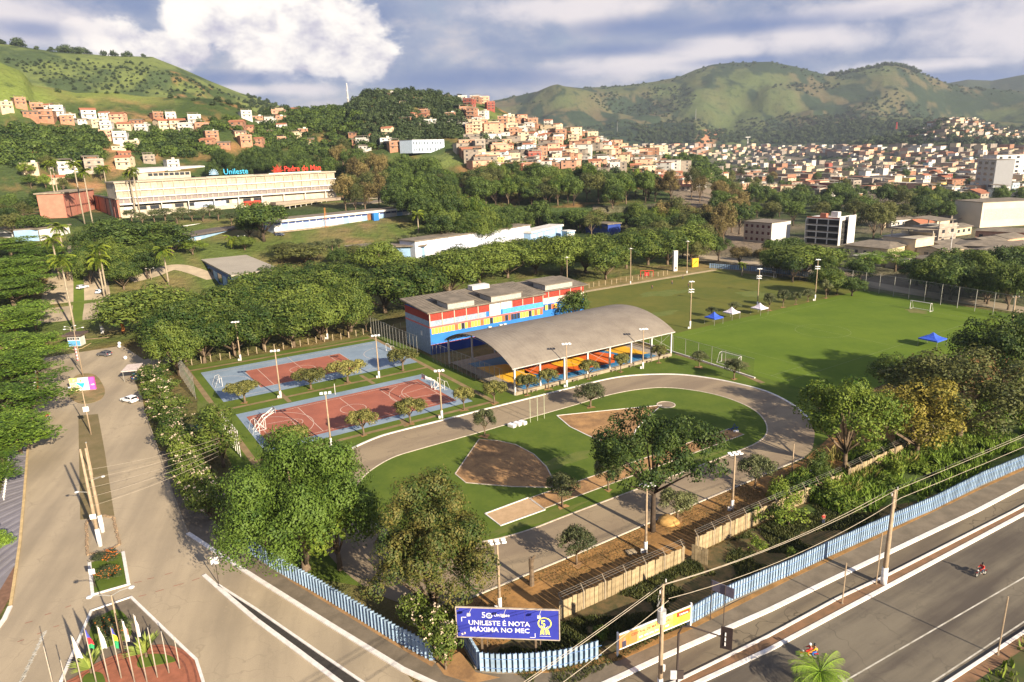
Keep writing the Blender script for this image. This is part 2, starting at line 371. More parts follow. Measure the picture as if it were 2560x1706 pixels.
# ================================================================== GROUND AND SETTING
def gcolors(x, y, z):
    r = np.hypot(x, y); a = np.arctan2(x, y); u = x*uu[0]+y*uu[1]; v = x*vv[0]+y*vv[1]
    n1 = fbm(x/60, y/60, 4)*2; n2 = fbm(x/14+40, y/14, 4)*2; n3 = fbm(x/260+7, y/260, 4)*2; n4 = fbm(x/35+90, y/120, 4)*2
    def L(c): return np.array(c)[None, :]*np.ones((len(x), 1))
    def mx(A, B, f): f = np.clip(f, 0, 1)[:, None]; return A*(1-f)+B*f
    c = mx(L((.21, .165, .12)), L((.05, .07, .025)), .55+n1*1.6)                 # city floor and gardens
    camp = mx(L((.095, .125, .03)), L((.22, .15, .075)), .1+n2*1.6)
    c = mx(c, camp, ((u < 235) & (r < 430)).astype(float))
    c = mx(c, mx(L((.045, .07, .022)), L((.16, .12, .06)), n1*1.5), ((r > 385) & (r < 900) & (a < .12)).astype(float))
    site = mx(L((.17, .12, .05)), L((.10, .11, .035)), .4+n2*1.8)
    c = mx(c, site, ((v < 225) & (u < 235) & (r < 260)).astype(float))
    best = np.full(len(x), -1); bz = np.full(len(x), 0.)
    # which hill is it
    k0 = (r > 440) & (r < 1090) & (a < rad(-18)); hz = z
    grass = mx(L((.15, .19, .045)), L((.19, .17, .06)), .3+n1*2)
    grass = mx(grass, L((.36, .19, .10)), np.clip((n4-.42)*5, 0, 1)*.7)
    top = np.clip((z-(88+n1*20))/14, 0, 1)
    soil = mx(L((.055, .08, .025)), L((.38, .20, .10)), .08+n2*1.5)
    c = mx(c, mx(soil, grass, top), k0.astype(float))
    k1 = (r >= 900) & (r < 2400) & (a < rad(-6)) & (z > 22)
    g1 = mx(L((.135, .165, .05)), L((.055, .08, .032)), .30+n2*1.0+n4*1.4+np.clip(.14-abs(fbm(x/150+5, y/150, 4)*2), 0, .14)*5)
    c = mx(c, g1, k1.astype(float))
    k2 = (r > 430) & (r < 1300) & (a > rad(-24)) & (a < rad(13)) & (z > 15)
    g2 = mx(L((.05, .075, .022)), L((.30, .16, .07)), .0+n2*1.6)
    g2 = mx(g2, L((.13, .16, .045)), np.clip(n1*3-.2, 0, 1))
    ri = np.clip((a-rad(0))/.05, 0, 1)*np.clip((z-62)/12, 0, 1)*(r > 600)
    g2 = mx(g2, L((.15, .17, .05)), ri)
    c = mx(c, g2, k2.astype(float))
    k3 = (r > 1300) & (a > rad(-14)) & (z > 6)
    wood = L((.028, .045, .024)); gr = mx(L((.078, .100, .038)), L((.105, .088, .046)), .4+n3*2)
    f = .30 + n3*2.4 + n4*1.8 + n2*.5 + n1*.5 - np.clip((z-60)/700, 0, .3) + np.clip((140-z)/120, 0, .5)
    f = f + n1*1.3 + np.clip(.16-abs(fbm(x/260+5, y/260, 4)*2), 0, .16)*5.5
    f = f - np.clip((rad(6)-a)/.15, 0, 1)*.5                                            # brown open slopes on the left
    f = f + np.exp(-((a-rad(20.5))/.09)**2)*np.clip((z-290)/50, 0, 1)*1.6                 # dark wooded summit
    g3 = mx(gr, wood, (f-.35)*2.2)
    c = mx(c, g3, k3.astype(float))
    k4 = (r > 3600) & (a > rad(24)); c = mx(c, L((.035, .05, .035)), k4.astype(float)*.8)
    # orange quarry scar at the foot of the mountain
    sx, sy = px2az(1755, 345)[0], 0
    scar = np.exp(-((a-sx-(z-40)*.00025)/.012)**2)*((z > 12) & (z < 95) & (r > 2100) & (r < 3000))
    c = mx(c, L((.42, .20, .11)), np.clip(scar*1.6-.2, 0, 1))
    return c
def make_ground():
    az = np.concatenate([np.arange(-180, -62, 6.), np.linspace(-62, -40, 45)[:-1], np.linspace(-40, 42, 660), np.linspace(42, 62, 40)[1:], np.arange(66, 180, 6.)])*math.pi/180
    rr = np.concatenate([[.5, 12, 30], np.linspace(50, 380, 34), np.linspace(386, 1000, 115), np.geomspace(1008, 2200, 90), np.geomspace(2220, 4000, 130), np.geomspace(4030, 5400, 60)])
    A, Rr = np.meshgrid(az, rr); X = Rr*np.sin(A); Y = Rr*np.cos(A); Z = T(X.ravel(), Y.ravel()).reshape(X.shape)
    nr, na = X.shape
    co_ = np.stack([X.ravel(), Y.ravel(), Z.ravel()], 1)
    i, j = np.meshgrid(np.arange(nr-1), np.arange(na), indexing='ij'); j2 = (j+1) % na
    q = np.stack([i*na+j, (i+1)*na+j, (i+1)*na+j2, i*na+j2], -1).reshape(-1, 4)
    me = bpy.data.meshes.new('ground'); me.vertices.add(len(co_)); me.vertices.foreach_set('co', co_.ravel())
    me.loops.add(q.size); me.loops.foreach_set('vertex_index', q[:, ::-1].ravel().astype(np.int32))
    me.polygons.add(len(q)); me.polygons.foreach_set('loop_start', np.arange(0, q.size, 4, dtype=np.int32)); 
    me.update(calc_edges=True); me.validate()
    me.polygons.foreach_set('use_smooth', [True]*len(me.polygons))
    c = gcolors(co_[:, 0], co_[:, 1], co_[:, 2]); at = me.color_attributes.new('gcol', 'FLOAT_COLOR', 'POINT')
    at.data.foreach_set('color', np.concatenate([c, np.ones((len(c), 1))], 1).astype(np.float32).ravel())
    m = bpy.data.materials.new('ground'); m.use_nodes = True; t = NT(m.node_tree); t.n.clear()
    a_ = t.node('ShaderNodeVertexColor', layer_name='gcol'); tc = t.node('ShaderNodeTexCoord'); v = S(t, tc.outputs['Object'])
    n = t.noise(v, .35, 6, .65); n2 = t.noise(v, 2.2, 4, .6); n3 = t.noise(v, .045, 5, .62)
    c = t.mix(t.step(n3, .53, .66)*.75, S(t, a_.outputs[0]), (.035, .055, .022))      # shrubs and bush clumps
    # the shrub pattern only belongs to the far slopes
    ln = t.node('ShaderNodeVectorMath', {0: tc.outputs['Object']}, operation='LENGTH'); far = t.step(S(t, ln.outputs['Value']), 380., 520.)
    c = t.mix(far, S(t, a_.outputs[0]), c)
    hs = t.node('ShaderNodeHueSaturation', {'Color': c}); t.l.new((n*.8+n2*.5+.35).s, hs.inputs['Value'])
    b = t.node('ShaderNodeBsdfPrincipled', {'Base Color': S(t, hs.outputs[0]), 'Roughness': .95, 'Specular IOR Level': .1})
    bp = t.node('ShaderNodeBump', {'Height': n*1.0+n3*3.0, 'Strength': .6, 'Distance': 2.5}); t.l.new(bp.outputs[0], b.inputs['Normal'])
    t.node('ShaderNodeOutputMaterial', {0: b.outputs[0]}); me.materials.append(m)
    tag(put('ground', me), kind='structure')
make_ground()
# ---- sheets
M_ASPH = asphalt('dusty_asphalt', (.40, .325, .225), (.275, .225, .16), rad(104), .03, .22, .22)
M_AVE = asphalt('avenue_asphalt', (.18, .155, .115), (.085, .071, .058), TH-.03, .035, .42, .3)
M_WALK = mat('concrete_walk', (.20, .16, .115), .95, .1, .5, col2=(.13, .105, .075), det=6)
M_WHITE = mat('white_kerb_paint', (.72, .68, .64), .8, .08, 1.5)
M_WLINE = mat('worn_white_line', (.60, .57, .50), .85, .1, .6, col2=(.30, .27, .2))
M_TRACK = asphalt('track_surface', (.30, .235, .155), (.215, .165, .115), TH, .06, .25, .3)
M_LAWN = mat('mown_lawn', (.112, .150, .024), .95, .1, .16, col2=(.072, .112, .018), det=9, spec=.1, bump=.5)
M_PITCH = mat('bright_pitch', (.118, .172, .020), .95, .1, .07, col2=(.084, .136, .016), det=10, spec=.1, bump=.3)
M_DULL = mat('dry_pitch', (.14, .135, .03), .95, .1, .05, col2=(.085, .105, .022), det=6, spec=.1)
M_DIRT = mat('orange_dirt', (.42, .24, .10), .95, .1, .35, col2=(.20, .115, .055), det=6, bump=.3)
M_SOIL = mat('red_soil', (.26, .14, .075), .95, .1, .6, col2=(.16, .10, .055), det=6)
M_LITTER = mat('dry_leaf_litter', (.38, .20, .065), .95, .1, .35, col2=(.17, .095, .034), det=8, bump=.4)
M_SCRUB = mat('dark_scrub_soil', (.045, .05, .018), .95, .1, .9, col2=(.15, .10, .045), det=10, bump=.6)
M_BRICKP = mat('red_brick_paving', (.36, .13, .075), .9, .12, 1.2, col2=(.24, .09, .05), det=6)
M_PATH = mat('pale_path', (.40, .31, .19), .95, .1, .5)
M_DPATH = mat('dirt_path', (.24, .17, .085), .95, .12, .5)
M_BLUEC = mat('grey_blue_court', (.235, .30, .37), .85, .1, .18, col2=(.17, .225, .29), det=7)
M_REDC = mat('brick_red_court', (.36, .12, .075), .85, .1, .2, col2=(.27, .09, .06), det=7)
M_CLINE = mat('court_line', (.62, .50, .42), .85, .06, 1)
M_YKERB = mat('yellowed_kerb', (.55, .40, .20), .9, .1, .8)
def gp(pts): return [G(*p) for p in pts]
def sheet(name, pts, m, z, label=None):
    mb = MB(); mb.poly(pts, z); o = struct(name, mb, m); return o
# roads
RD = [(0, 1560), (30, 1500), (58, 1290), (72, 1097), (92, 993), (95, 930), (60, 880), (110, 850), (105, 800), (262, 800), (300, 860), (360, 900), (430, 880), (430, 905), (337, 955), (354, 988), (364, 1037), (397, 1129), (430, 1230), (470, 1335), (640, 1447), (1008, 1676)]
rp = gp(RD) + [UV(27, 41), UV(27, -60), UV(-120, -60), UV(-120, 40)]
# triangulated as two sheets so that the outline stays simple
sheet('left_road', gp(RD) + [UV(22.5, 48), UV(24, 43), UV(24, -20), UV(-90, -20), G(0, 1560)+Vector((-60, 0, 0))], M_ASPH, .012)
sheet('avenue', [UV(24.2, -20), UV(420, -20), UV(420, 28), UV(103, 34), UV(60, 38.3), UV(43, 39.3), UV(30, 46), UV(24.2, 46)], M_AVE, .016)
sheet('service_lane', [UV(30, 43.3), UV(42.5, 39.1), UV(66.9, 37.55), UV(103.4, 34.9), UV(420, 19), UV(420, 24), UV(113.1, 37.5), UV(99.7, 38.1), UV(71.2, 40.3), UV(59.1, 41.0), UV(44.2, 42.6), UV(36.9, 43.4)], asphalt('lane_asphalt', (.19, .155, .105), (.115, .092, .068), TH, .05, .5, .6), .020)
def drape(name, ctr, w, m, dz=.06, n=6):
    c = catmull(ctr, 8); mb = MB(); rows = []
    for i, p in enumerate(c):
        d = (c[min(i+1, len(c)-1)]-c[max(i-1, 0)]).normalized(); nn = Vector((-d.y, d.x, 0))
        ww = w if not callable(w) else w(i/(len(c)-1))
        rows.append([p+nn*ww*(k/n-.5) for k in range(n+1)])
    zz = T(np.array([q.x for r in rows for q in r]), np.array([q.y for r in rows for q in r])).reshape(len(rows), -1)
    mb.v = [(q.x, q.y, zz[i][k]+dz) for i, r in enumerate(rows) for k, q in enumerate(r)]
    for i in range(len(rows)-1):
        for k in range(n): mb.f.append((i*(n+1)+k+1, i*(n+1)+k, (i+1)*(n+1)+k, (i+1)*(n+1)+k+1))
    return struct(name, mb, m)
drape('campus_road', gp([(228, 806), (238, 760), (236, 715), (222, 675), (208, 640), (196, 612)]), 9, M_ASPH)
drape('campus_road', gp([(132, 806), (140, 770), (150, 730), (160, 700), (172, 665)]), 10, M_ASPH)
drape('campus_lane', gp([(325, 700), (380, 686), (440, 668), (520, 690), (600, 720)]), 6, M_ASPH)
drape('cross_street', [UV(246, 230), UV(249, 200), UV(246, 170), UV(240, 140), UV(236, 110), UV(232, 60)], 9, M_ASPH, .05)
drape('palm_median', gp([(190, 850), (192, 800), (196, 770), (197, 735), (196, 700), (190, 672)]), lambda t: 3.2, M_LAWN, .09)
# islands between the lanes of the left road
def kerbline(name, pts, w=.45, h=.16, m=M_WHITE, close=False, label=None):
    mb = MB(); pp = list(pts) + ([pts[0]] if close else []); mb.ribbon(pp, w, .0, h); return struct(name, mb, m)
def plate(name, pts, m, z0, z1): mb = MB(); mb.prism(pts, z0, z1); return struct(name, mb, m)
plate('median_strip', gp([(201, 1300), (196, 1040), (245, 1036), (262, 1130), (286, 1290)]), mat('dry_median', (.20, .15, .075), .95, .1, .3, col2=(.14, .115, .05)), -.05, .06)
plate('roundabout', catmull(gp([(172, 990), (180, 950), (205, 935), (240, 940), (262, 975), (250, 1000), (205, 1010)]), 5, True), mat('roundabout_soil', (.28, .19, .09), .95, .1, .4, col2=(.14, .13, .05)), -.05, .07)
plate('garden_plot', gp([(224, 1409), (308, 1382), (322, 1463), (232, 1489)]), M_LAWN, -.05, .08)
kerbline('garden_kerb', gp([(308, 1382), (322, 1463), (232, 1489), (224, 1409)]), .4, .2)
FL = [(229, 1529), (327.5, 1495), (464, 1627), (491, 1652), (508, 1706), (515, 1900), (-20, 1900), (153, 1706)]
plate('flag_island', gp(FL), M_WALK, -.05, .05)
kerbline('flag_island_kerb', gp([(153, 1706), (229, 1529), (327.5, 1495), (464, 1627), (491, 1652), (508, 1706), (512, 1780)]), .3, .2)
ga = gp([(224, 1610), (228, 1570), (250, 1545), (290, 1525), (318, 1545), (330, 1580), (315, 1600), (262, 1622), (240, 1630)])
plate('flag_lawn', catmull(ga, 4, True), M_LAWN, .0, .10)
pz = catmull(gp([(140, 1740), (190, 1694), (259, 1652), (341, 1625), (409, 1614), (469, 1633), (495, 1672), (502, 1740), (470, 1860), (250, 1900)]), 5, True)
plate('brick_plaza', pz, M_BRICKP, .0, .12)
plate('plaza_lawn', catmull(gp([(345, 1655), (360, 1640), (415, 1640), (440, 1655), (400, 1664), (350, 1672)]), 4, True), M_LAWN, .0, .16)
plate('plaza_lawn', catmull(gp([(205, 1706), (225, 1685), (258, 1690), (262, 1740), (210, 1760)]), 4, True), M_LAWN, .0, .16)
# joints in the plaza: low brick ring courses
for k, s_ in enumerate((.93, .8)):
    cx_ = sum((p for p in pz), Vector())/len(pz); mb = MB(); mb.ribbon([cx_+(p-cx_)*s_ for p in pz]+[cx_+(pz[0]-cx_)*s_], .18, .1, .14); struct('plaza_border', mb, mat('dark_brick', (.22, .08, .05), .9))
# pavements
SWK = [(470, 1335), (640, 1447), (824, 1563), (1008, 1676), (1077, 1708)]
WL = [UV(16.0, 82.3), UV(16.4, 80.9), UV(18.4, 75.1), UV(20.6, 68.2), UV(22.9, 60.7), UV(25.0, 55.0)]
plate('sidewalk', gp(SWK) + [UV(30, 43.6), UV(36.9, 43.1), UV(59.1, 40.9), UV(71.2, 40.2), UV(99.7, 38.1), UV(113, 37.6), UV(420, 22), UV(420, 26), UV(119.6, 40.2), UV(95, 41.6), UV(66, 43.6), UV(50, 44.2), UV(39, 45.8), UV(30.6, 49.4), UV(28, 51.5), UV(25, 55)] + WL[::-1][1:] + gp([(640, 1390), (560, 1330), (470, 1240), (415, 1130), (397, 1129), (430, 1230)]), M_WALK, -.05, .13)
kerbline('sidewalk_kerb', gp(SWK) + [UV(27.5, 44.8), UV(30, 43.4), UV(36.9, 42.9), UV(44.2, 42.3), UV(59.1, 40.8), UV(71.2, 40.0), UV(99.7, 37.9), UV(113.1, 37.3), UV(420, 22)], .55, .18)
kerbline('upper_sidewalk_kerb', gp([(364, 1037), (397, 1129), (430, 1230), (470, 1335)]), .22, .17, mat('grey_kerb', (.3, .25, .18), .9))
plate('sidewalk_verge', [UV(30.6, 48.9), UV(34.8, 46.5), UV(40.5, 44.4), UV(50.1, 43.5), UV(66.3, 42.9), UV(86, 41.7), UV(108, 40.4), UV(119.6, 39.5), UV(420, 25.2), UV(420, 26), UV(119.6, 40.1), UV(95, 41.5), UV(66, 43.5), UV(50, 44.1), UV(39, 45.8)], M_LITTER, .1, .16)
plate('sidewalk_verge', gp([(700, 1440), (771, 1483), (866, 1541), (981, 1612), (1080, 1670), (1087, 1660), (981, 1603), (866, 1532), (771, 1474)]), M_DIRT, .1, .15)
plate('corner_soil', gp([(1090, 1662), (1150, 1632), (1190, 1684), (1250, 1697), (1180, 1712), (1110, 1690)]), M_DIRT, .1, .145)
# storm drain between two white lines
kerbline('drain_kerb', gp([(510, 1439), (575, 1496), (640, 1551), (740, 1625), (847, 1706), (900, 1750)]), .5, .14)
kerbline('drain_kerb', gp([(546, 1464), (640, 1524), (800, 1635), (905, 1706), (960, 1745)]), .28, .14)
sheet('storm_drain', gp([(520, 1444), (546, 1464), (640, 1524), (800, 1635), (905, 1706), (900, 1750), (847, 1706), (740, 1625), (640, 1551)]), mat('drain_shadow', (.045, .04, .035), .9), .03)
# avenue median with soil between white kerbs
mL = [UV(38, 39.9), UV(42.9, 39.1), UV(55.4, 38.1), UV(66.9, 37.6), UV(75.4, 36.8), UV(103.4, 34.9), UV(420, 19)]
mR = [UV(36, 38.6), UV(44.7, 37.8), UV(53.6, 36.8), UV(104, 33.8), UV(420, 17.6)]
plate('avenue_median', mL + mR[::-1], M_SOIL, -.05, .14)
kerbline('avenue_median_kerb', mL, .32, .2); kerbline('avenue_median_kerb', mR, .42, .2)
mb = MB(); mb.ribbon([UV(40, 31.2), UV(56.6, 29.9), UV(87.9, 27.5), UV(420, 2)], .16, .024); struct('lane_line', mb, M_WLINE)
mb = MB(); mb.ribbon([UV(44, 26.7), UV(63, 25.1), UV(78.3, 24.1), UV(420, 2.6)], .16, .024); struct('edge_line', mb, M_WLINE)
mb = MB(); mb.box((*UV(56.0, 30.0).xy, .026), (1.6, .45, .004), TH+1.2); struct('arrow_marking', mb, M_WLINE)
kerbline('avenue_edge_kerb', [UV(40, 25.8), UV(63, 24.3), UV(78.3, 23.2), UV(420, -2)], .3, .2)
plate('verge', [UV(40, 25.6), UV(63, 24.2), UV(78.3, 23.1), UV(200, 13), UV(200, 2), UV(78, 12), UV(40, 16)], M_SOIL, -.05, .12)
sheet('verge_grass', [UV(50, 24.0), UV(63, 23.0), UV(78.3, 21.9), UV(200, 12), UV(200, 3), UV(78, 13), UV(50, 17)], mat('verge_green', (.05, .07, .02), .95, .1, .3, col2=(.09, .08, .03)), .13)
# white crosswalk remains and red dashes at the junction
mb = MB()
for (a, b, c, d) in ((1230, 660, 1300, 645), (1350, 625, 1410, 612), (1510, 585, 1580, 565), (1760, 640, 1830, 615), (1590, 690, 1680, 665), (1425, 742, 1500, 720), (1270, 785, 1340, 768), (600, 885, 650, 868), (410, 955, 470, 935), (230, 1030, 300, 1010), (340, 1130, 380, 1115), (160, 1200, 220, 1180), (490, 1065, 540, 1050)):
    p, q = G(a*.2729, 1278+b*.2729), G(c*.2729, 1278+d*.2729); mb.ribbon([p, q], .10, .03)
struct('worn_red_marking', mb, mat('worn_red', (.30, .10, .07), .9))
mb = MB()
for k in range(26):
    t = k/25; x, y = 410-215*t+14*math.sin(k*1.7)*.3, 1110+450*t
    p = G(x*.2729, 1278+y*.2729); mb.box((p.x, p.y, .03), (.5, .22, .01), 1.2+.2*math.sin(k*3))
struct('worn_crossing_marking', mb, M_WLINE)
# left pavement
LP = [(-60, 1500), (-20, 1290), (20, 1190), (35, 1085), (72, 1094), (64, 1200), (56, 1320), (38, 1415), (5, 1470), (-40, 1540)]
plate('left_sidewalk', gp(LP), mat('violet_grey_paving', (.20, .185, .20), .9, .06, .5), -.05, .12)
a0, a1 = G(35, 1085), G(72, 1094); b0, b1 = G(-60, 1500), G(38, 1415)
for k in range(46):
    t = (k+.5)/46; p, q = a0.lerp(b0, t), a1.lerp(b1, t); mb = MB(); mb.ribbon([p, q], .42 if k % 2 else .34, .11, .15)
    o = struct('paving_row', mb, mat('pale_violet_paving' if k % 2 else 'violet_paving', (.25, .235, .26) if k % 2 else (.17, .16, .19), .9, .08, .6))
plate('left_sidewalk', gp([(-60, 1610), (-40, 1420), (36, 1418), (28, 1490), (5, 1530), (-30, 1590)]), mat('brown_paving', (.20, .11, .07), .9), -.05, .115)
kerbline('left_kerb', gp([(95, 930), (88, 1000), (70, 1120), (60, 1250), (50, 1360), (34, 1470), (26, 1518)]), .35, .17, M_YKERB)
kerbline('left_kerb', gp([(26, 1518), (12, 1548), (-8, 1575), (-60, 1640)]), .5, .17)
# ------------------------------------------------------------------ sports ground
LZ = .02
sheet('court_lawn', [UV(17.5, 84), UV(19, 78), UV(30, 64), UV(126, 64), UV(127, 120), UV(75, 122), UV(74.5, 184), UV(21.5, 186)], M_LAWN, LZ)
outer = [(33.1, 108.9), (38, 111.6), (43.1, 113.4), (47.3, 113.8), (56.9, 113.6), (67, 113.5), (75.9, 113.3), (86, 113.1), (97.8, 112.7), (104.8, 110.7), (111.9, 105.7), (115.6, 99.5), (117.5, 92.7), (118.0, 85.7), (115.4, 77.7), (110.7, 70.6), (103, 65), (96.5, 62.4)]
outer2 = [(83.6, 62.2), (61.5, 62.4), (48.4, 62.2), (33, 62.3), (28, 64), (24.6, 70), (23, 79), (23.4, 92), (27, 102.5)]
inner = [(31.9, 95), (33.8, 98.1), (36.9, 101.1), (42, 103.6), (47.2, 104), (58.2, 104), (66.8, 104.2), (82.4, 104.4), (91.8, 104.6), (99.6, 103.0), (104.6, 99.8), (108.0, 93.3), (108.7, 86.3), (107, 79.8), (102.6, 74.2), (96.6, 70.9)]
inner2 = [(86.5, 70.3), (56.5, 70.5), (46, 70.6), (39, 72.5), (33.5, 77.5), (31, 84), (30.8, 90)]
def uvs(l): return [UV(*p) for p in l]
oc = catmull(uvs(outer+outer2), 6, True); ic = catmull(uvs(inner+inner2), 6, True)
sheet('running_track', oc, M_TRACK, .032); sheet('infield', ic, M_LAWN, .044)
kerbline('track_kerb', catmull(uvs(outer[:-2]), 6), .42, .16)
kerbline('track_kerb', uvs([(33, 62.2), (48.4, 62.1), (61.5, 62.2), (83.6, 62.1), (96.5, 62.3)]), .22, .12, M_YKERB if False else mat('pale_kerb', (.55, .47, .38), .9))
kerbline('infield_kerb', ic + [ic[0]], .22, .10, MATS['pale_kerb'])
# throwing sectors, landing pit and run-up
def arc(c, r, a0, a1, n=14): return [(c[0]+r*math.cos(a0+(a1-a0)*i/n), c[1]+r*math.sin(a0+(a1-a0)*i/n)) for i in range(n+1)]
P1 = gp([(1138, 1186), (1198, 1099), (1245, 1103), (1290, 1113), (1335, 1137), (1366, 1168), (1380, 1195), (1381, 1220), (1280, 1218), (1165, 1208)])
sheet('throwing_sector', P1, M_DIRT, .056); kerbline('sector_edge', P1, .18, .11, MATS['pale_kerb'], close=True)
P2 = gp([(1392, 1040), (1530, 1026), (1655, 1014), (1640, 1026), (1618, 1046), (1590, 1075), (1575, 1112), (1520, 1110), (1470, 1090), (1425, 1068)])
sheet('throwing_sector', P2, M_DIRT, .056); kerbline('sector_edge', P2, .18, .11, M_WHITE, close=True)
c_ = G(1665, 1013); mb = MB(); mb.disc((c_.x, c_.y), 1.7, 26, .068); struct('throwing_circle', mb, M_TRACK)
kerbline('circle_edge', [c_+Vector((1.75*math.cos(k*.262), 1.75*math.sin(k*.262), 0)) for k in range(25)], .2, .13, MATS['pale_kerb'])
M_SAND = mat('sand', (.50, .34, .2), .95, .1, 1.0, col2=(.40, .27, .15), bump=.4)
PT = uvs([(44.8, 77.8), (52.4, 78.0), (52.3, 73.6), (44.8, 73.7)]); sheet('sand_pit', PT, M_SAND, .056); kerbline('sand_pit_edge', PT, .2, .14, M_WHITE, close=True)
RU = uvs([(52.6, 77.8), (96.4, 77.6), (96.4, 74.3), (52.5, 74.0)]); sheet('run_up', RU, M_DIRT, .056); kerbline('run_up_edge', RU, .16, .1, MATS['pale_kerb'], close=True)
sheet('litter_strip', uvs([(26, 62), (30, 61.9), (96, 61.8), (112, 66), (124, 72), (230, 72), (230, 54), (131, 53.4), (29, 53.4), (26, 56)]), M_LITTER, .026)
sheet('scrub_strip', uvs([(25.3, 55), (40, 53), (131, 53), (230, 53), (230, 33), (120, 40.3), (95, 41.7), (50, 44.4), (39, 46), (30.7, 49.6), (28.2, 51.6)]), M_SCRUB, .022)
sheet('lush_verge', uvs([(76, 52.6), (131, 52.6), (230, 53), (230, 33), (120, 40.6), (95, 44.5), (86, 48)]), mat('lush_green', (.10, .15, .025), .95, .1, .6, col2=(.035, .055, .014), det=10, bump=.8), .027)
# courts
def uvrect(name, u0, u1, v0, v1, z, m): return sheet(name, uvs([(u0, v0), (u1, v0), (u1, v1), (u0, v1)]), m, z)
uvrect('court_slab', 24.9, 66.9, 119.1, 142.4, .06, M_BLUEC); uvrect('court_red_area', 26.3, 64.4, 121.6, 139.6, .066, M_REDC)
uvrect('court_slab', 24.5, 70.2, 151.9, 177.9, .06, M_BLUEC); uvrect('court_red_area', 33.5, 57.5, 156.8, 172.2, .066, M_REDC)
def lines(name, segs, arcs, z, w=.10, m=None):
    mb = MB()
    for (a, b, c, d) in segs: mb.ribbon([UV(a, b), UV(c, d)], w, z)
    for (cu, cv, r, a0, a1) in arcs: mb.ribbon([UV(*p) for p in arc((cu, cv), r, a0, a1, 24)], w, z)
    struct(name, mb, m or M_CLINE)
PI = math.pi
def courtlines(u0, u1, v0, v1, z):
    um, vm = (u0+u1)/2, (v0+v1)/2
    seg = [(u0, v0, u1, v0), (u0, v1, u1, v1), (u0, v0, u0, v1), (u1, v0, u1, v1), (um, v0, um, v1), (um-9, v0, um-9, v1), (um+9, v0, um+9, v1)]
    for s, e in ((1, u0), (-1, u1)): seg += [(e+s*5.8, vm-1.8, e+s*5.8, vm+1.8), (e, vm-2.6, e+s*5.8, vm-1.8), (e, vm+2.6, e+s*5.8, vm+1.8)]
    ar = [(um, vm, 2.6, 0, 2*PI), (u0+5.8, vm, 1.8, -PI/2, PI/2), (u1-5.8, vm, 1.8, PI/2, 1.5*PI), (u0, vm, 6.6, -PI/2, PI/2), (u1, vm, 6.6, PI/2, 1.5*PI), (u0+1.2, vm, 8.2, -1.1, 1.1), (u1-1.2, vm, 8.2, PI-1.1, PI+1.1)]
    lines('court_lines', seg, ar, z)
courtlines(27.3, 63.4, 122.6, 138.6, .072)
lines('court_lines', [(45.5, 151.9, 45.5, 177.9), (36.5, 156.8, 36.5, 172.2), (54.5, 156.8, 54.5, 172.2), (33.5, 156.8, 57.5, 156.8), (33.5, 172.2, 57.5, 172.2), (33.5, 156.8, 33.5, 172.2), (57.5, 156.8, 57.5, 172.2), (26.5, 153.8, 68.3, 153.8), (26.5, 176, 68.3, 176)], [(45.5, 164.8, 3, 0, 2*PI), (26.5, 164.8, 6.5, -PI/2, PI/2), (68.3, 164.8, 6.5, PI/2, 1.5*PI)], .072)
for nm, pts, w in (('dirt_path', [(22.2, 114), (22.2, 186)], 1.1), ('dirt_path', [(22, 116.7), (70, 116.4)], 1.0), ('dirt_path', [(22, 146.8), (70, 146.6)], 1.0), ('dirt_path', [(70.3, 115), (70.8, 184)], 1.1), ('dirt_path', [(36, 143), (36, 151)], .9), ('dirt_path', [(55, 143), (55, 151)], .9), ('dirt_path', [(50, 115), (51, 120)], 1.0), ('dirt_path', [(22, 181.5), (72, 181)], 1.2), ('dirt_path', [(124, 117), (124, 98), (122, 90)], 1.3)):
    mb = MB(); mb.ribbon(uvs(pts), w, .03+.001*pts[0][0] % .01); struct(nm, mb, M_DPATH)
# pitches
sheet('grass_pitch', uvs([(125.5, 74), (140, 74), (226, 68), (228, 131), (124.5, 131)]), M_PITCH, .030)
sheet('grass_pitch', uvs([(124.5, 131), (228, 131), (226, 190.5), (146, 192), (120, 182)]), M_DULL, .026)
sheet('sand_verge', uvs([(100, 182), (120, 182), (146, 192.5), (226, 191.5), (232, 205), (140, 207), (70, 190)]), mat('dry_verge', (.27, .19, .075), .95, .1, .2, col2=(.13, .12, .035), det=6), .024)
kerbline('pale_concrete_path', uvs([(128, 184.5), (149, 192.6), (190, 192.2), (224, 191.6)]), 2.2, .07, M_PATH)
kerbline('pitch_kerb', uvs([(123.2, 93), (124.1, 110), (124.6, 124), (124.8, 131), (125, 140)]), .3, .3, M_WHITE)
lines('pitch_lines', [(127.5, 127.6, 212.5, 127.6), (127.5, 87.6, 212.5, 87.6), (127.5, 87.6, 127.5, 127.6), (212.5, 87.6, 212.5, 127.6), (170, 87.6, 170, 127.6), (127.5, 92, 139, 92), (139, 92, 139, 115), (127.5, 115, 139, 115)], [(170, 107.6, 7, 0, 2*PI)], .04, .09, mat('faint_line', (.20, .24, .10), .9))
kerbline('pitch_edge', uvs([(150, 75.5), (190, 73), (222, 70)]), .3, .12, M_PATH)
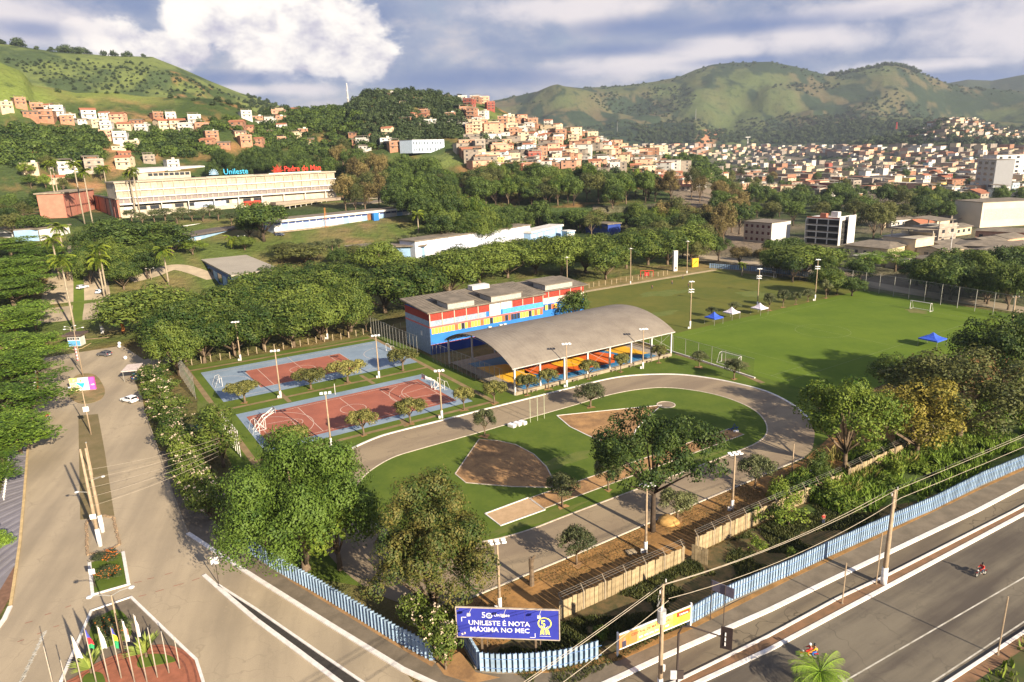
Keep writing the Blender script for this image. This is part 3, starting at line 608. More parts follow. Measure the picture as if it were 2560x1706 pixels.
# bank of manicured grass and terraces in front of the classroom blocks are part of the ground sheet
# worn places in the turf
def worn(cx, cy, rx, ry, m, z, seed):
    rr_ = random.Random(seed); n = 26; ph = [rr_.uniform(0, 6) for _ in range(4)]; mb = MB(); c = UV(cx, cy)
    pts = []
    for k in range(n):
        a = 2*PI*k/n; f_ = 1+.22*math.sin(2*a+ph[0])+.16*math.sin(5*a+ph[1])+.10*math.sin(9*a+ph[2]); q = c+Vector((uu[0], uu[1], 0))*rx*f_*math.cos(a)+Vector((vv[0], vv[1], 0))*ry*f_*math.sin(a); pts.append(q)
    mb.poly(pts, z); struct('worn_turf', mb, m)
M_WORN = mat('worn_turf', (.17, .15, .05), .95, .1, .5, col2=(.11, .12, .03), det=8); M_WORN2 = mat('yellowed_turf', (.13, .145, .03), .95, .1, .4, col2=(.09, .12, .02), det=8)
for i, (x, y, a_, b_, m_) in enumerate(((129.5, 103.2, 2.2, 3.2, M_WORN), (210.5, 103.7, 2.4, 3.4, M_WORN), (222, 168, 4, 4, M_WORN), (131, 165, 3, 3, M_WORN), (150, 150, 7, 3, M_WORN2), (175, 172, 10, 4, M_WORN2), (196, 150, 6, 5, M_WORN2), (140, 178, 6, 3, M_WORN2), (64, 85, 5, 2, M_WORN2), (84, 82, 6, 1.6, M_WORN2), (50, 72.2, 8, .9, M_WORN2), (78, 72.2, 9, .8, M_WORN2), (40, 88, 3, 4, M_WORN2), (20.5, 150, 1.2, 7, M_WORN2), (35, 184, 9, 1.2, M_WORN2), (60, 184, 8, 1.2, M_WORN))): worn(x, y, a_, b_, m_, .047+.0007*i, i)
# ================================================================== BUILDINGS
M_CREAM = mat('cream_render', (.54, .475, .375), .9, .07, .3, col2=(.34, .29, .225), det=9)
M_CREAM2 = mat('stained_cream_panel', (.52, .45, .345), .9, .1, .5, col2=(.27, .225, .17), det=9, objvar=.14)
M_WWALL = mat('white_wall', (.66, .64, .62), .9, .05, .3, col2=(.48, .46, .43), det=7)
M_GLASS = mat('dark_window_glass', (.035, .04, .05), .15, .1, .5, spec=.6)
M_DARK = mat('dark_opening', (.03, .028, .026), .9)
M_LBLUE = mat('light_blue_wall', (.26, .40, .58), .85, .08, .3)
M_BLUE = mat('bright_blue_wall', (.025, .165, .50), .8, .06, .3)
M_NAVY = mat('navy_wall', (.02, .05, .25), .8, .06, .3)
M_PINK = mat('salmon_stripe', (.58, .13, .10), .85, .06, .5)
M_REDW = mat('dark_red_brick_panel', (.29, .045, .03), .9, .1, 2.0)
M_YEL = mat('yellow_shutter', (.72, .46, .07), .8, .08, 1.5)
M_ORNG = mat('orange_shutter', (.55, .13, .03), .8, .08, 1.5)
M_FIBRO = mat('weathered_fibre_cement', (.235, .195, .15), .95, .12, .35, col2=(.13, .11, .085), det=7, stretch=(1, 1, 1))
M_ROOFG = mat('grey_metal_roof', (.245, .21, .168), .65, .06, .25, col2=(.185, .155, .125), det=9, stretch=(1, 1, 1))
M_CONC = mat('raw_concrete', (.34, .28, .20), .95, .1, .8, col2=(.21, .17, .125), det=6)
M_METW = mat('white_painted_steel', (.66, .63, .60), .6, .05, 2)
M_METG = mat('galvanised_steel', (.36, .35, .32), .5, .06, 2, metal=.4)
M_METD = mat('dark_steel', (.06, .045, .04), .6, .06, 2)
M_TERR = mat('terracotta_wall', (.46, .19, .13), .9, .08, .3)
def fl(p, z=None): return Vector((p[0], p[1], p[2] if z is None else z))
class Fac:
    def __init__(s, p0, p1):
        s.p0 = Vector((p0[0], p0[1], 0)); d = Vector((p1[0], p1[1], 0))-s.p0; s.L = d.length; s.d = d.normalized(); s.n = Vector((s.d.y, -s.d.x, 0))
    def pt(s, x, o, z): q = s.p0+s.d*x+s.n*o; return Vector((q.x, q.y, z))
    def box(s, mb, x0, x1, z0, z1, o0, o1):
        return mb.prism([s.pt(x0, o0, 0), s.pt(x0, o1, 0), s.pt(x1, o1, 0), s.pt(x1, o0, 0)][::-1], z0, z1)
    def p(s, name, x0, x1, z0, z1, o0, o1, m, parent, label=None):
        mb = MB(); s.box(mb, x0, x1, z0, z1, o0, o1); return part(name, mb, m, parent, label=label)
def text_mesh(txt, size, ext=.02, align='CENTER', bold=0.0):
    cu = bpy.data.curves.new('lettering', 'FONT'); cu.body = txt; cu.size = size; cu.extrude = ext; cu.align_x = align; cu.offset = bold; cu.resolution_u = 2
    o = bpy.data.objects.new('tmp_lettering', cu); COL.objects.link(o)
    dg = bpy.context.evaluated_depsgraph_get(); me = bpy.data.meshes.new_from_object(o.evaluated_get(dg)); bpy.data.objects.remove(o); bpy.data.curves.remove(cu)
    return me
def lettering(txt, size, m, fac, x, o, z, parent, ext=.02, bold=0.0, name='lettering', align='CENTER'):
    me = text_mesh(txt, size, ext, align, bold); me.materials.clear(); me.materials.append(m)
    ob = put(name, me, parent=parent); X = fac.d; Y = Vector((0, 0, 1)); Zn = fac.n; q = fac.pt(x, o, z)
    ob.matrix_world = Matrix([[X.x, Y.x, Zn.x, q.x], [X.y, Y.y, Zn.y, q.y], [X.z, Y.z, Zn.z, q.z], [0, 0, 0, 1]]); return ob
# ---- main block
def main_block():
    f = Fac(atz(285, 455, 41), atz(835, 428, 41)); L = f.L
    t = thing('main_building', 'long cream four-storey block with roof lettering on the terrace at the far left', 'building')
    f.p('wall', 0, L, 20, 40.2, -14, 0, M_CREAM, t)
    f.p('roof', -.6, L+.6, 40.2, 41, -15, 1.0, mat('stained_concrete_slab', (.40, .34, .26), .95, .1, .3), t)
    f.p('floor_slab', -.3, L+.3, 36.2, 36.75, .003, .9, M_WWALL, t); f.p('floor_slab', -.3, L+.3, 32.6, 33.15, .003, .9, M_WWALL, t)
    f.p('canopy_slab', 0, L*.98, 29.6, 30.3, .003, 2.6, M_WWALL, t)
    nb = 44; w = L/nb; rows = ((37.0, 39.9), (33.4, 35.9), (30.5, 32.3))
    for r, (za, zb) in enumerate(rows):
        mb = MB(); mb.box((0, 0, 0), (w*.86, .12, zb-za)); mb2 = MB()
        for k in range(7): mb2.box((-w*.36+k*w*.12, -.08, 0), (.05, .08, zb-za-.3))
        me = mb.mesh('panel', M_CREAM2 if r < 2 else mat('lilac_glass', (.20, .165, .17), .4)); m2 = mb2.mesh('louvre', M_CREAM)
        for k in range(nb):
            if r == 0 and k in (2, 3, 24, 25): mm = M_GLASS
            q = f.pt((k+.5)*w, .10, (za+zb)/2); o = put('window_panel', me, q, math.atan2(f.d.y, f.d.x), t)
            if r == 2 or k % 9 == 3: put('louvre', m2, (0, 0, 0), parent=o)
    for k in range(22):
        f.p('pier', k*L/22-.15, k*L/22+.15, 30.3, 40.2, .3, .75, M_CREAM, t)
    for k in range(16):
        if k < 12: f.p('window', L*(.02+k*.05), L*(.02+k*.05)+L*.036, 26.6, 28.4, .004, .12, M_GLASS if k % 3 else M_WWALL, t)
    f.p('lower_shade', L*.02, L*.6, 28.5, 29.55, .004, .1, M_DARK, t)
    for k in range(9): f.p('column', L*(.05+.11*k), L*(.05+.11*k)+.4, 22, 29.6, 2.0, 2.4, M_WWALL, t)
    f.p('shop_front', L*.30, L*.44, 25.6, 28.2, .13, .3, mat('pale_blue_poster', (.42, .48, .66), .7, .2, .6), t)
    f.p('shop_front', L*.52, L*.6, 24.6, 27.0, .13, .3, mat('red_awning', (.55, .06, .04), .8), t)
    f.p('parapet_beam', L*.64, L*.98, 24.0, 25.6, 2, 9, mat('low_grey_roof', (.30, .24, .19), .9), t)
    # rooftop letters
    s1 = thing('rooftop_sign', 'cyan lettering with a small emblem on the roof of the long cream block', 'sign', group=None)
    cy = mat('cyan_letters', (.05, .42, .68), .5); rd = mat('red_letters', (.72, .045, .03), .5)
    lettering('Unileste', 4.2, cy, f, L*.505, -.5, 42.0, s1, .12, .02)
    mb = MB()
    for k in range(9):
        a = PI*k/8; mb.tube([f.pt(L*.405, -.5, 42.2), f.pt(L*.405+2.6*math.cos(a), -.5, 42.4+2.8*math.sin(a))], .22, 4)
    part('emblem', mb, mat('pale_cyan_emblem', (.30, .45, .60), .6), s1)
    f.p('sign_rail', L*.37, L*.585, 41.0, 41.35, -.7, -.3, M_METG, s1)
    s2 = thing('rooftop_sign', 'red lettering with a red leaf emblem on the roof, right of the cyan letters', 'sign')
    lettering('Padre de Man', 4.3, rd, f, L*.835, -.5, 42.1, s2, .12, .02)
    mb = MB()
    for k in range(11):
        a = PI*(-.1+1.2*k/10); r_ = 2.8+1.0*(k % 2); mb.tube([f.pt(L*.705, -.5, 42.3), f.pt(L*.705+r_*math.cos(a), -.5, 42.6+r_*.95*math.sin(a))], .34, 4, .1)
    part('emblem', mb, rd, s2); f.p('sign_rail', L*.66, L*.93, 41.0, 41.5, -.7, -.3, M_METW, s2)
    # auditorium roof behind
    t = thing('auditorium', 'white building with a wedge shaped roof behind the left half of the cream block', 'building')
    g = Fac(atz(345, 451, 39), atz(478, 445.4, 39)); mb = MB()
    P = [g.pt(0, 0, 0), g.pt(g.L, 0, 0), g.pt(g.L, -18, 0), g.pt(0, -18, 0)]
    mb.prism(P, 28, 43.2); part('wall', mb, M_CREAM, t)
    mb = MB(); vs = [g.pt(-2, 1, 43.2), g.pt(g.L+9, 1, 45.6), g.pt(g.L+7, -18, 45.8), g.pt(-2, -18, 45.0), g.pt(-2, 1, 45.2), g.pt(g.L+9, 1, 46.3), g.pt(g.L+7, -18, 46.6), g.pt(-2, -18, 46.4)]
    mb.add(vs, [(0, 3, 2, 1), (4, 5, 6, 7), (0, 1, 5, 4), (1, 2, 6, 5), (2, 3, 7, 6), (3, 0, 4, 7)]); part('roof', mb, M_WWALL, t)
    for k in range(8): g.p('window', g.L*(.2+k*.1), g.L*(.2+k*.1)+g.L*.08, 41.2, 42.9, .004, .1, M_GLASS, t)
main_block()
def classroom_blocks():
    # upper long blue and white block
    f = Fac(atz(683, 552, 22), atz(1085, 512, 22)); L = f.L
    t = thing('classroom_block', 'long low pale blue classroom block with white fascia, above the lawn bank', 'building')
    f.p('wall', 0, L, 10, 21, -11, 0, mat('blue_white_wall', (.50, .56, .66), .85, .1, .25), t)
    f.p('roof', -.8, L+.8, 21.0, 22.0, -12, 1.3, M_WWALL, t, 'white fascia roof'); f.p('roof_sheet', -.6, L+.6, 22.0, 22.15, -11.8, .9, M_FIBRO, t)
    nb = 26
    for k in range(nb):
        x = L*k/nb
        f.p('window', x+.3, x+L/nb-.3, 19.9, 20.8, .004, .1, mat('blue_tinted_glass', (.06, .09, .24), .3), t)
        f.p('bay_panel', x+.2, x+L/nb-.2, 17.2, 19.8, .004, .07, M_LBLUE if k % 3 == 1 else M_WWALL, t)
    f.p('walkway', -.5, L+.5, 16.3, 16.9, .004, 1.6, M_CONC, t)
    f.p('stair_tower', L*.555, L*.588, 12, 21.0, 1.7, 3.2, M_BLUE, t); f.p('door_bay', L*.535, L*.56, 17, 20.4, .11, .2, mat('brown_door', (.25, .11, .05)), t)
    for k in range(18): f.p('rail_post', L*k/17-.06, L*k/17+.06, 16.9, 18.0, 1.4, 1.5, M_METG, t)
    # lower-left part of the same row
    f = Fac(atz(470, 588, 19), atz(600, 566, 19)); L = f.L
    t = thing('classroom_block', 'blue classroom wing with flat dark roof edge, left of the big dark tree', 'building')
    f.p('wall', 0, L, 8, 18.2, -9, 0, M_LBLUE, t); f.p('roof', -.7, L+.7, 18.2, 19, -10, 1.0, mat('dark_fascia', (.12, .10, .09), .9), t)
    for k in range(9): f.p('window', L*k/9+.6, L*(k+1)/9-.6, 14.6, 17.2, .004, .1, M_WWALL if k < 2 else M_LBLUE, t)
    f.p('sill_band', 0, L, 11.6, 12.4, .004, .8, mat('salmon_band', (.42, .16, .10)), t)
    # pavilion with white posts
    f = Fac(atz(680, 520, 24.5), atz(862, 495, 24.5)); L = f.L
    t = thing('open_pavilion', 'long open pavilion with pale roof and white posts in front of the cream block', 'pavilion')
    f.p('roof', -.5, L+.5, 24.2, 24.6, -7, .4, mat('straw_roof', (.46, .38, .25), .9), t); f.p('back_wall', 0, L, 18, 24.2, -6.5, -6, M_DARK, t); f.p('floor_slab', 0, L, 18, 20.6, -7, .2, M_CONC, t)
    for k in range(15): f.p('post', L*k/14-.15, L*k/14+.15, 20.6, 24.2, -.2, .1, M_WWALL, t)
    # retaining rail left
    f = Fac(atz(455, 565, 20.5), atz(600, 545, 20.5)); L = f.L
    t = thing('terrace_balustrade', 'pale balustrade on the orange terrace edge below the cream block', 'balustrade')
    f.p('rail', 0, L, 20.2, 20.5, -.15, .15, M_WWALL, t); f.p('base', 0, L, 17.5, 18.8, -.4, .3, mat('ochre_bank', (.45, .28, .10)), t)
    for k in range(14): f.p('post', L*k/13-.12, L*k/13+.12, 18.8, 20.2, -.12, .12, M_WWALL, t)
    # red gym
    f = Fac(atz(162, 486, 35.5), atz(295, 506, 33)); 
    t = thing('red_hall', 'tall terracotta red hall beside the left end of the cream block', 'building')
    a, b = atz(160, 484, 36), atz(226, 474, 36); g = Fac(a, b)
    P = [atz(157, 484, 36), atz(231, 474, 36)]; c = atz(290, 500, 32.5)
    f1 = Fac(P[0], P[1]); f2 = Fac(P[1], c)
    f1.p('wall', 0, f1.L, 16, 36, -12, 0, M_TERR, t); mb = MB(); mb.prism([f2.pt(0.3, -1, 0), f2.pt(f2.L, -1, 0), f2.pt(f2.L, -.1, 0), f2.pt(.3, -.1, 0)], 16, 32.5); part('side_wall', mb, M_TERR, t)
    f1.p('roof', -.8, f1.L+.8, 36, 36.6, -13, .8, M_CONC, t); f2.p('lower_roof', 0, f2.L+.6, 32.5, 33.0, -1.6, .5, M_FIBRO, t)
    for k in range(4): f1.p('pilaster', f1.L*k/3-.2, f1.L*k/3+.2, 16, 36, .004, .35, mat('dark_terracotta', (.22, .08, .06)), t)
    f1.p('cross_beam', 0, f1.L, 29, 29.5, .004, .3, MATS['dark_terracotta'], t)
    for k in range(3): f2.p('pilaster', f2.L*(k+.6)/3, f2.L*(k+.6)/3+.4, 16, 32.5, -.09, .2, MATS['dark_terracotta'], t)
    # pale blue sheds on the far left
    t = thing('pale_blue_hall', 'pale blue hall with grey roof at the far left, behind the tree avenue', 'building')
    f1 = Fac(atz(-40, 575, 24), atz(94, 574, 24)); f2 = Fac(atz(94, 574, 24), atz(139, 562, 24))
    f1.p('wall', 0, f1.L, 8, 24, -16, 0, M_WWALL, t); f2.p('side_wall', .1, f2.L, 8, 23.9, -9, 0, M_LBLUE, t)
    f1.p('roof', -1, f1.L+.5, 24, 24.5, -17, 1.2, M_FIBRO, t); f2.p('side_roof', .2, f2.L+.4, 23.9, 24.4, -9, .4, M_FIBRO, t)
    for k in range(4): f2.p('frame_post', f2.L*k/3-.15, f2.L*k/3+.15, 8, 23.9, .004, .2, M_METD, t)
    f2.p('frame_beam', 0, f2.L, 19, 19.3, .004, .2, M_METD, t); f1.p('upper_window', f1.L*.1, f1.L*.5, 21, 22.6, .004, .1, M_GLASS, t)
    # long white block behind the mango trees
    f = Fac(atz(1037, 603, 13), atz(1325, 562, 13)); L = f.L
    t = thing('long_white_block', 'long white two-storey block with grey roof behind the mango trees', 'building')
    f.p('wall', 0, L, -.5, 12.6, -11, 0, mat('white_lilac_wall', (.66, .66, .74), .85, .05, .3), t)
    f.p('roof', -.5, L+.5, 12.6, 13.1, -11.4, .5, M_FIBRO, t)
    f.p('shade_band', .2, L-.2, 7.0, 9.6, .004, .06, mat('lilac_band', (.50, .53, .68), .85), t)
    for k in range(10): f.p('downpipe', L*(k+.5)/10, L*(k+.5)/10+.15, 2, 12.5, .065, .2, M_METG, t)
    for k in range(6): f.p('window', L*(.52+.08*k), L*(.52+.08*k)+2, 4.0, 5.6, .065, .14, M_GLASS, t)
    # annexes at its left end
    f = Fac(atz(955, 615, 11), atz(1060, 612, 11)); L = f.L
    t = thing('blue_annex', 'blue annex with grey roof left of the long white block, behind the tall round tree', 'building')
    f.p('wall', 0, L, -.5, 10.4, -9, 0, M_LBLUE, t); f.p('roof', -2, L+1, 10.4, 10.9, -10, 1.6, M_FIBRO, t)
    f = Fac(atz(858, 612, 11), atz(905, 622, 11)); L = f.L
    t = thing('blue_annex', 'low blue shed with a flat roof right of the orange mast', 'building')
    f.p('wall', 0, L, -.5, 10.4, -14, 0, M_LBLUE, t); f.p('roof', -1, L+2, 10.4, 10.9, -15, 1, M_FIBRO, t)
    f = Fac(atz(995, 618, 9.5), atz(1062, 612, 9.5)); L = f.L
    t = thing('white_annex', 'small white annex with mural wall in front of the long white block', 'building')
    f.p('wall', 0, L, -.5, 9, -8, 0, mat('mural_wall', (.62, .60, .58), .85, .3, .5, col2=(.45, .52, .66)), t); f.p('roof', -.5, L+.5, 9, 9.5, -9, .6, M_FIBRO, t)
    # right extension
    f = Fac(atz(1326, 580, 10), atz(1405, 562, 10)); L = f.L
    t = thing('white_wing', 'short white wing with pale blue lower wall right of the long white block', 'building')
    f.p('wall', 0, L, -.5, 9.2, -7, 0, M_LBLUE, t); f.p('roof', -.3, L+.4, 9.2, 10.2, -8, .8, M_WWALL, t)
    for k in range(5): f.p('window', L*(k+.2)/5, L*(k+.75)/5, 6.5, 8.2, .004, .1, M_WWALL, t)
    f = Fac(atz(1418, 578, 8), atz(1437, 576, 8)); t = thing('window_frame_building', 'small building with a white grid window right of the white wing', 'building')
    f.p('wall', 0, f.L, 0, 7.6, -5, 0, M_LBLUE, t); f.p('roof', -.3, f.L+.3, 7.6, 8, -5.5, .5, M_WWALL, t)
    for k in range(3):
        for j in range(2): f.p('window', f.L*(k+.1)/3, f.L*(k+.9)/3, 3+j*2, 4.6+j*2, .004, .08, M_WWALL, t)
    # low lean-to with grey roof
    A, B, C = atz(488, 642, 11), atz(593, 629, 11), atz(668, 659, 11); Dd = A+(C-B)*1.35
    t = thing('grey_roof_hall', 'hall with broad pale grey roof and blue side wall, left of the mango trees', 'building')
    mb = MB(); mb.prism([A, Dd, C+(Dd-A-(C-B))*1.0, B], 10.6, 11.1); part('roof', mb, mat('pale_grey_roof', (.36, .32, .26), .9, .05, .1), t)
    q = .6; ctr = (A+B+C+Dd)/4; S_ = [ctr+(p-ctr)*.96 for p in (A, Dd, C+(Dd-A-(C-B)), B)]
    mb = MB(); mb.prism(S_, 0, 10.58); part('wall', mb, mat('blue_side_wall', (.07, .13, .30), .8), t)
    f = Fac(S_[0], S_[1])
    for k in range(8): f.p('window', f.L*k/8+.6, f.L*(k+1)/8-.8, 5.6, 9.0, .004, .1, M_GLASS if k % 2 else M_LBLUE, t)
    for k in range(3): mb = MB(); mb.tube([A+Vector((k*.8, -.5*k, -11)), A+Vector((k*.8, -.5*k, 0))], .3, 6); part('column', mb, mat('orange_column', (.55, .20, .06)), t)
    # water tower boxes
    for px, py, lab in ((810, 618, 'tall narrow blue service tower beside the orange mast'),):
        q = atz(px, py, 5); t = thing('service_tower', lab, 'tower', (q.x, q.y, 0)); mb = MB(); mb.box((0, 0, 5.4), (3.2, 3.2, 11)); part('shaft', mb, M_BLUE, t); mb = MB(); mb.box((0, 0, 11.1), (3.5, 3.5, .4)); part('cap', mb, M_CONC, t)
    # orange lattice mast
    q = atz(822, 628, 0+5); t = thing('radio_mast', 'slender orange lattice mast between the classroom blocks', 'mast', (q.x, q.y, 4))
    mb = MB(); H_ = 22
    for k in range(3):
        a = k*2.094; mb.tube([(math.cos(a)*1.3, math.sin(a)*1.3, 0), (math.cos(a)*.3, math.sin(a)*.3, H_)], .07, 4)
    part('leg_frame', mb, mat('orange_steel', (.52, .20, .05)), t); mb = MB()
    for z in range(0, H_-2, 2):
        r0 = 1.3-z/H_; r1 = 1.3-(z+2)/H_
        for k in range(3):
            a, b = k*2.094, (k+1)*2.094; mb.tube([(math.cos(a)*r0, math.sin(a)*r0, z), (math.cos(b)*r1, math.sin(b)*r1, z+2)], .03, 3)
    part('bracing', mb, MATS['orange_steel'], t)
    # buildings in the wood behind
    for (x0, y0, x1, y1, z, h, d, wm, lab) in ((1500, 524, 1572, 514, 12, 10, 14, M_WWALL, 'white shed with brown roof in the wood, above the dark blue hut'), (1463, 553, 1520, 560, 7, 7, 9, M_NAVY, 'low dark blue hut with tan roof in the wood'), (1647, 500, 1700, 493, 15, 14, 12, mat('slate_blue_wall', (.09, .13, .24)), 'tall slate blue hall between dark trees'), (960, 490, 1050, 478, 24, 7, 12, M_CREAM, 'pale low building among trees right of the classroom block'), (905, 510, 1000, 500, 23, 4, 16, M_CONC, 'grey flat roof building above the right part of the classroom block')):
        f = Fac(atz(x0, y0, z), atz(x1, y1, z)); t = thing('shed', lab, 'building'); f.p('wall', 0, f.L, z-h, z-.5, -d, 0, wm, t); f.p('roof', -.6, f.L+.6, z-.5, z, -d-.6, .7, M_FIBRO, t)
        for k in range(5): f.p('window', f.L*(k+.25)/5, f.L*(k+.75)/5, z-3.2, z-1.8, .004, .1, M_GLASS, t)
classroom_blocks()
def sports_building():
    t = thing('sports_building', 'blue and red striped sports building with stepped grey roof behind the arched court roof', 'building')
    U0, V0, Z = 76.0, 155.5, 10.9; U1 = 111.5; DEP = 14.5; U2 = 128.5
    f = Fac(UV(U0, V0), UV(U1, V0)); L = f.L
    f.p('wall', 0, L, 0, Z-.05, -DEP, 0, M_BLUE, t)
    g = Fac(UV(U1, V0+3.2), UV(U2, V0+3.2)); g.p('rear_wing_wall', .003, g.L, 0, Z-.1, -DEP+3.2, 0, M_BLUE, t)
    f.p('base_band', 0, L, 0, 2.4, .003, .03, M_NAVY, t); f.p('lower_stripe', 0, L, 2.4, 2.62, .003, .05, M_PINK, t)
    f.p('pink_stripe', 0, L, 6.95, 7.35, .003, .06, M_PINK, t)
    f.p('pale_band', 0, L*.47, 7.35, 8.8, .003, .05, mat('pale_blue_band', (.27, .34, .42), .85), t); f.p('blue_band', L*.615, L, 7.35, 8.8, .003, .05, mat('sky_blue_band', (.08, .32, .66)), t)
    cs = [i*3.55 for i in range(11)]
    for i in range(10):
        x0, x1 = cs[i]+.14, min(cs[i+1]-.14, L-.1)
        if i in (5, 6): f.p('white_panel', x0, x1, 7.36 if i == 5 else 8.81, 10.75, .052 if i == 5 else .003, .09, M_WWALL, t)
        else: f.p('brick_panel', x0, x1, 8.81, 10.75, .003, .08, M_REDW, t)
    f.p('white_panel', cs[5]+.14, cs[5]+3.4, 7.36, 8.8, .003, .05, M_WWALL, t)
    for i in range(11): f.p('column', min(cs[i], L-.25)-.11, min(cs[i], L-.25)+.13, 7.36 if i < 6 else 8.8, 10.8, .01, .16, mat('pinkish_column', (.62, .42, .34)), t)
    seq = [M_YEL]*7+[M_ORNG, M_YEL, M_DARK, M_YEL, M_ORNG, M_YEL, M_YEL, M_YEL, M_ORNG, M_YEL, M_YEL, M_DARK, M_YEL, M_YEL, M_YEL, M_ORNG, M_DARK, M_ORNG, M_GLASS, M_GLASS, M_GLASS, M_YEL, M_YEL, M_YEL, M_DARK, M_YEL, M_ORNG, M_YEL, M_ORNG]
    n = len(seq); w = (L-.6)/n
    for i, m in enumerate(seq): f.p('shutter', .3+i*w+.06, .3+(i+1)*w-.06, 5.35, 6.9, .003, .07 if m not in (M_GLASS, M_DARK) else .02, m, t)
    for i in (0, 3, 7, 10): pass
    # rear wing
    g.p('brick_band', 0, g.L, 8.9, 10.6, .003, .05, M_REDW, t); g.p('white_band', 0, g.L, 7.2, 8.9, .003, .05, mat('peach_white_band', (.62, .50, .42)), t); g.p('blue_band', 0, g.L, 2.5, 7.2, .003, .04, M_BLUE, t)
    for i in range(5): g.p('column', g.L*i/4.3, g.L*i/4.3+.2, 8.6, 10.7, .06, .16, MATS['pinkish_column'], t)
    for i in range(6): g.p('shutter', .6+i*1.1, .6+i*1.1+.95, 5.4, 6.9, .045, .1, (M_YEL, M_DARK, M_YEL, M_GLASS, M_ORNG, M_YEL)[i], t)
    # left end face: same bands run round the corner
    e = Fac(UV(U0, V0+DEP), UV(U0, V0)); E_ = e.L
    e.p('brick_panel', .05, E_-.16, 8.8, 10.8, .003, .05, M_REDW, t); e.p('pale_band', 0, E_-.16, 7.35, 8.8, .003, .05, MATS['pale_blue_band'], t); e.p('pink_stripe', 0, E_-.16, 6.95, 7.35, .003, .06, M_PINK, t)
    e.p('end_wall_band', 0, E_-.16, 0, 6.95, .003, .05, mat('grey_blue_end_wall', (.24, .30, .38), .9), t); e.p('small_sign', E_-5.5, E_-4.6, 4.2, 5.4, .055, .09, M_WWALL, t)
    # roofs: main slope rises to the back, with raised monitors
    def slab(name, fc, x0, x1, o0, o1, z0, z1, th, m):
        mb = MB(); vs = []
        for dz in (0, th):
            vs += [fc.pt(x0, o0, z0+dz), fc.pt(x1, o0, z0+dz), fc.pt(x1, o1, z1+dz), fc.pt(x0, o1, z1+dz)]
        mb.add(vs, [(0, 3, 2, 1), (4, 5, 6, 7), (0, 1, 5, 4), (1, 2, 6, 5), (2, 3, 7, 6), (3, 0, 4, 7)]); o = part(name, mb, m, t)
        return o
    def corr(fc, x0, x1, o0, o1, z0, z1):   # raised ribs of the sheets
        k = int((x1-x0)/1.05); w = (x1-x0)/k; me = None
        for i in range(k):
            mb = MB(); xa = x0+i*w+.04; vs = []
            for dz in (0, .07): vs += [fc.pt(xa, o0, z0+dz), fc.pt(xa+w-.10, o0, z0+dz), fc.pt(xa+w-.10, o1, z1+dz), fc.pt(xa, o1, z1+dz)]
            mb.add(vs, [(4, 5, 6, 7), (0, 1, 5, 4), (1, 2, 6, 5), (3, 0, 4, 7)]); part('roof_sheet', mb, M_FIBRO, t)
    slab('roof', f, -.9, L+.3, .9, -DEP-1.2, 10.95, 12.1, .25, M_FIBRO); corr(f, -.8, L+.2, .85, -DEP-1.1, 11.21, 12.36)
    slab('rear_wing_roof', g, .31, g.L+1, .9, -DEP+2, 10.9, 11.8, .2, M_FIBRO)
    for (fc, x0, x1) in ((f, 5.0, 12.8), (f, 18.0, 27.6), (g, 2.5, 12.2)):
        fc.p('roof_monitor', x0, x1, 11.25, 12.7, -5.2, .7, mat('grey_gutter_box', (.36, .35, .32), .9), t); slab('monitor_roof', fc, x0-.3, x1+.3, 1.0, -8.8, 12.72, 12.9, .18, M_FIBRO)
    f.p('water_tank_box', 19.5, 25.0, 12.3, 13.6, -14.2, -11.5, M_WWALL, t)
    for i, x in enumerate((17.0, 20.5, 21.8)): f.p('air_conditioner', x, x+.9, 3.9, 4.7, .003, .55, M_WWALL, t)
sports_building()
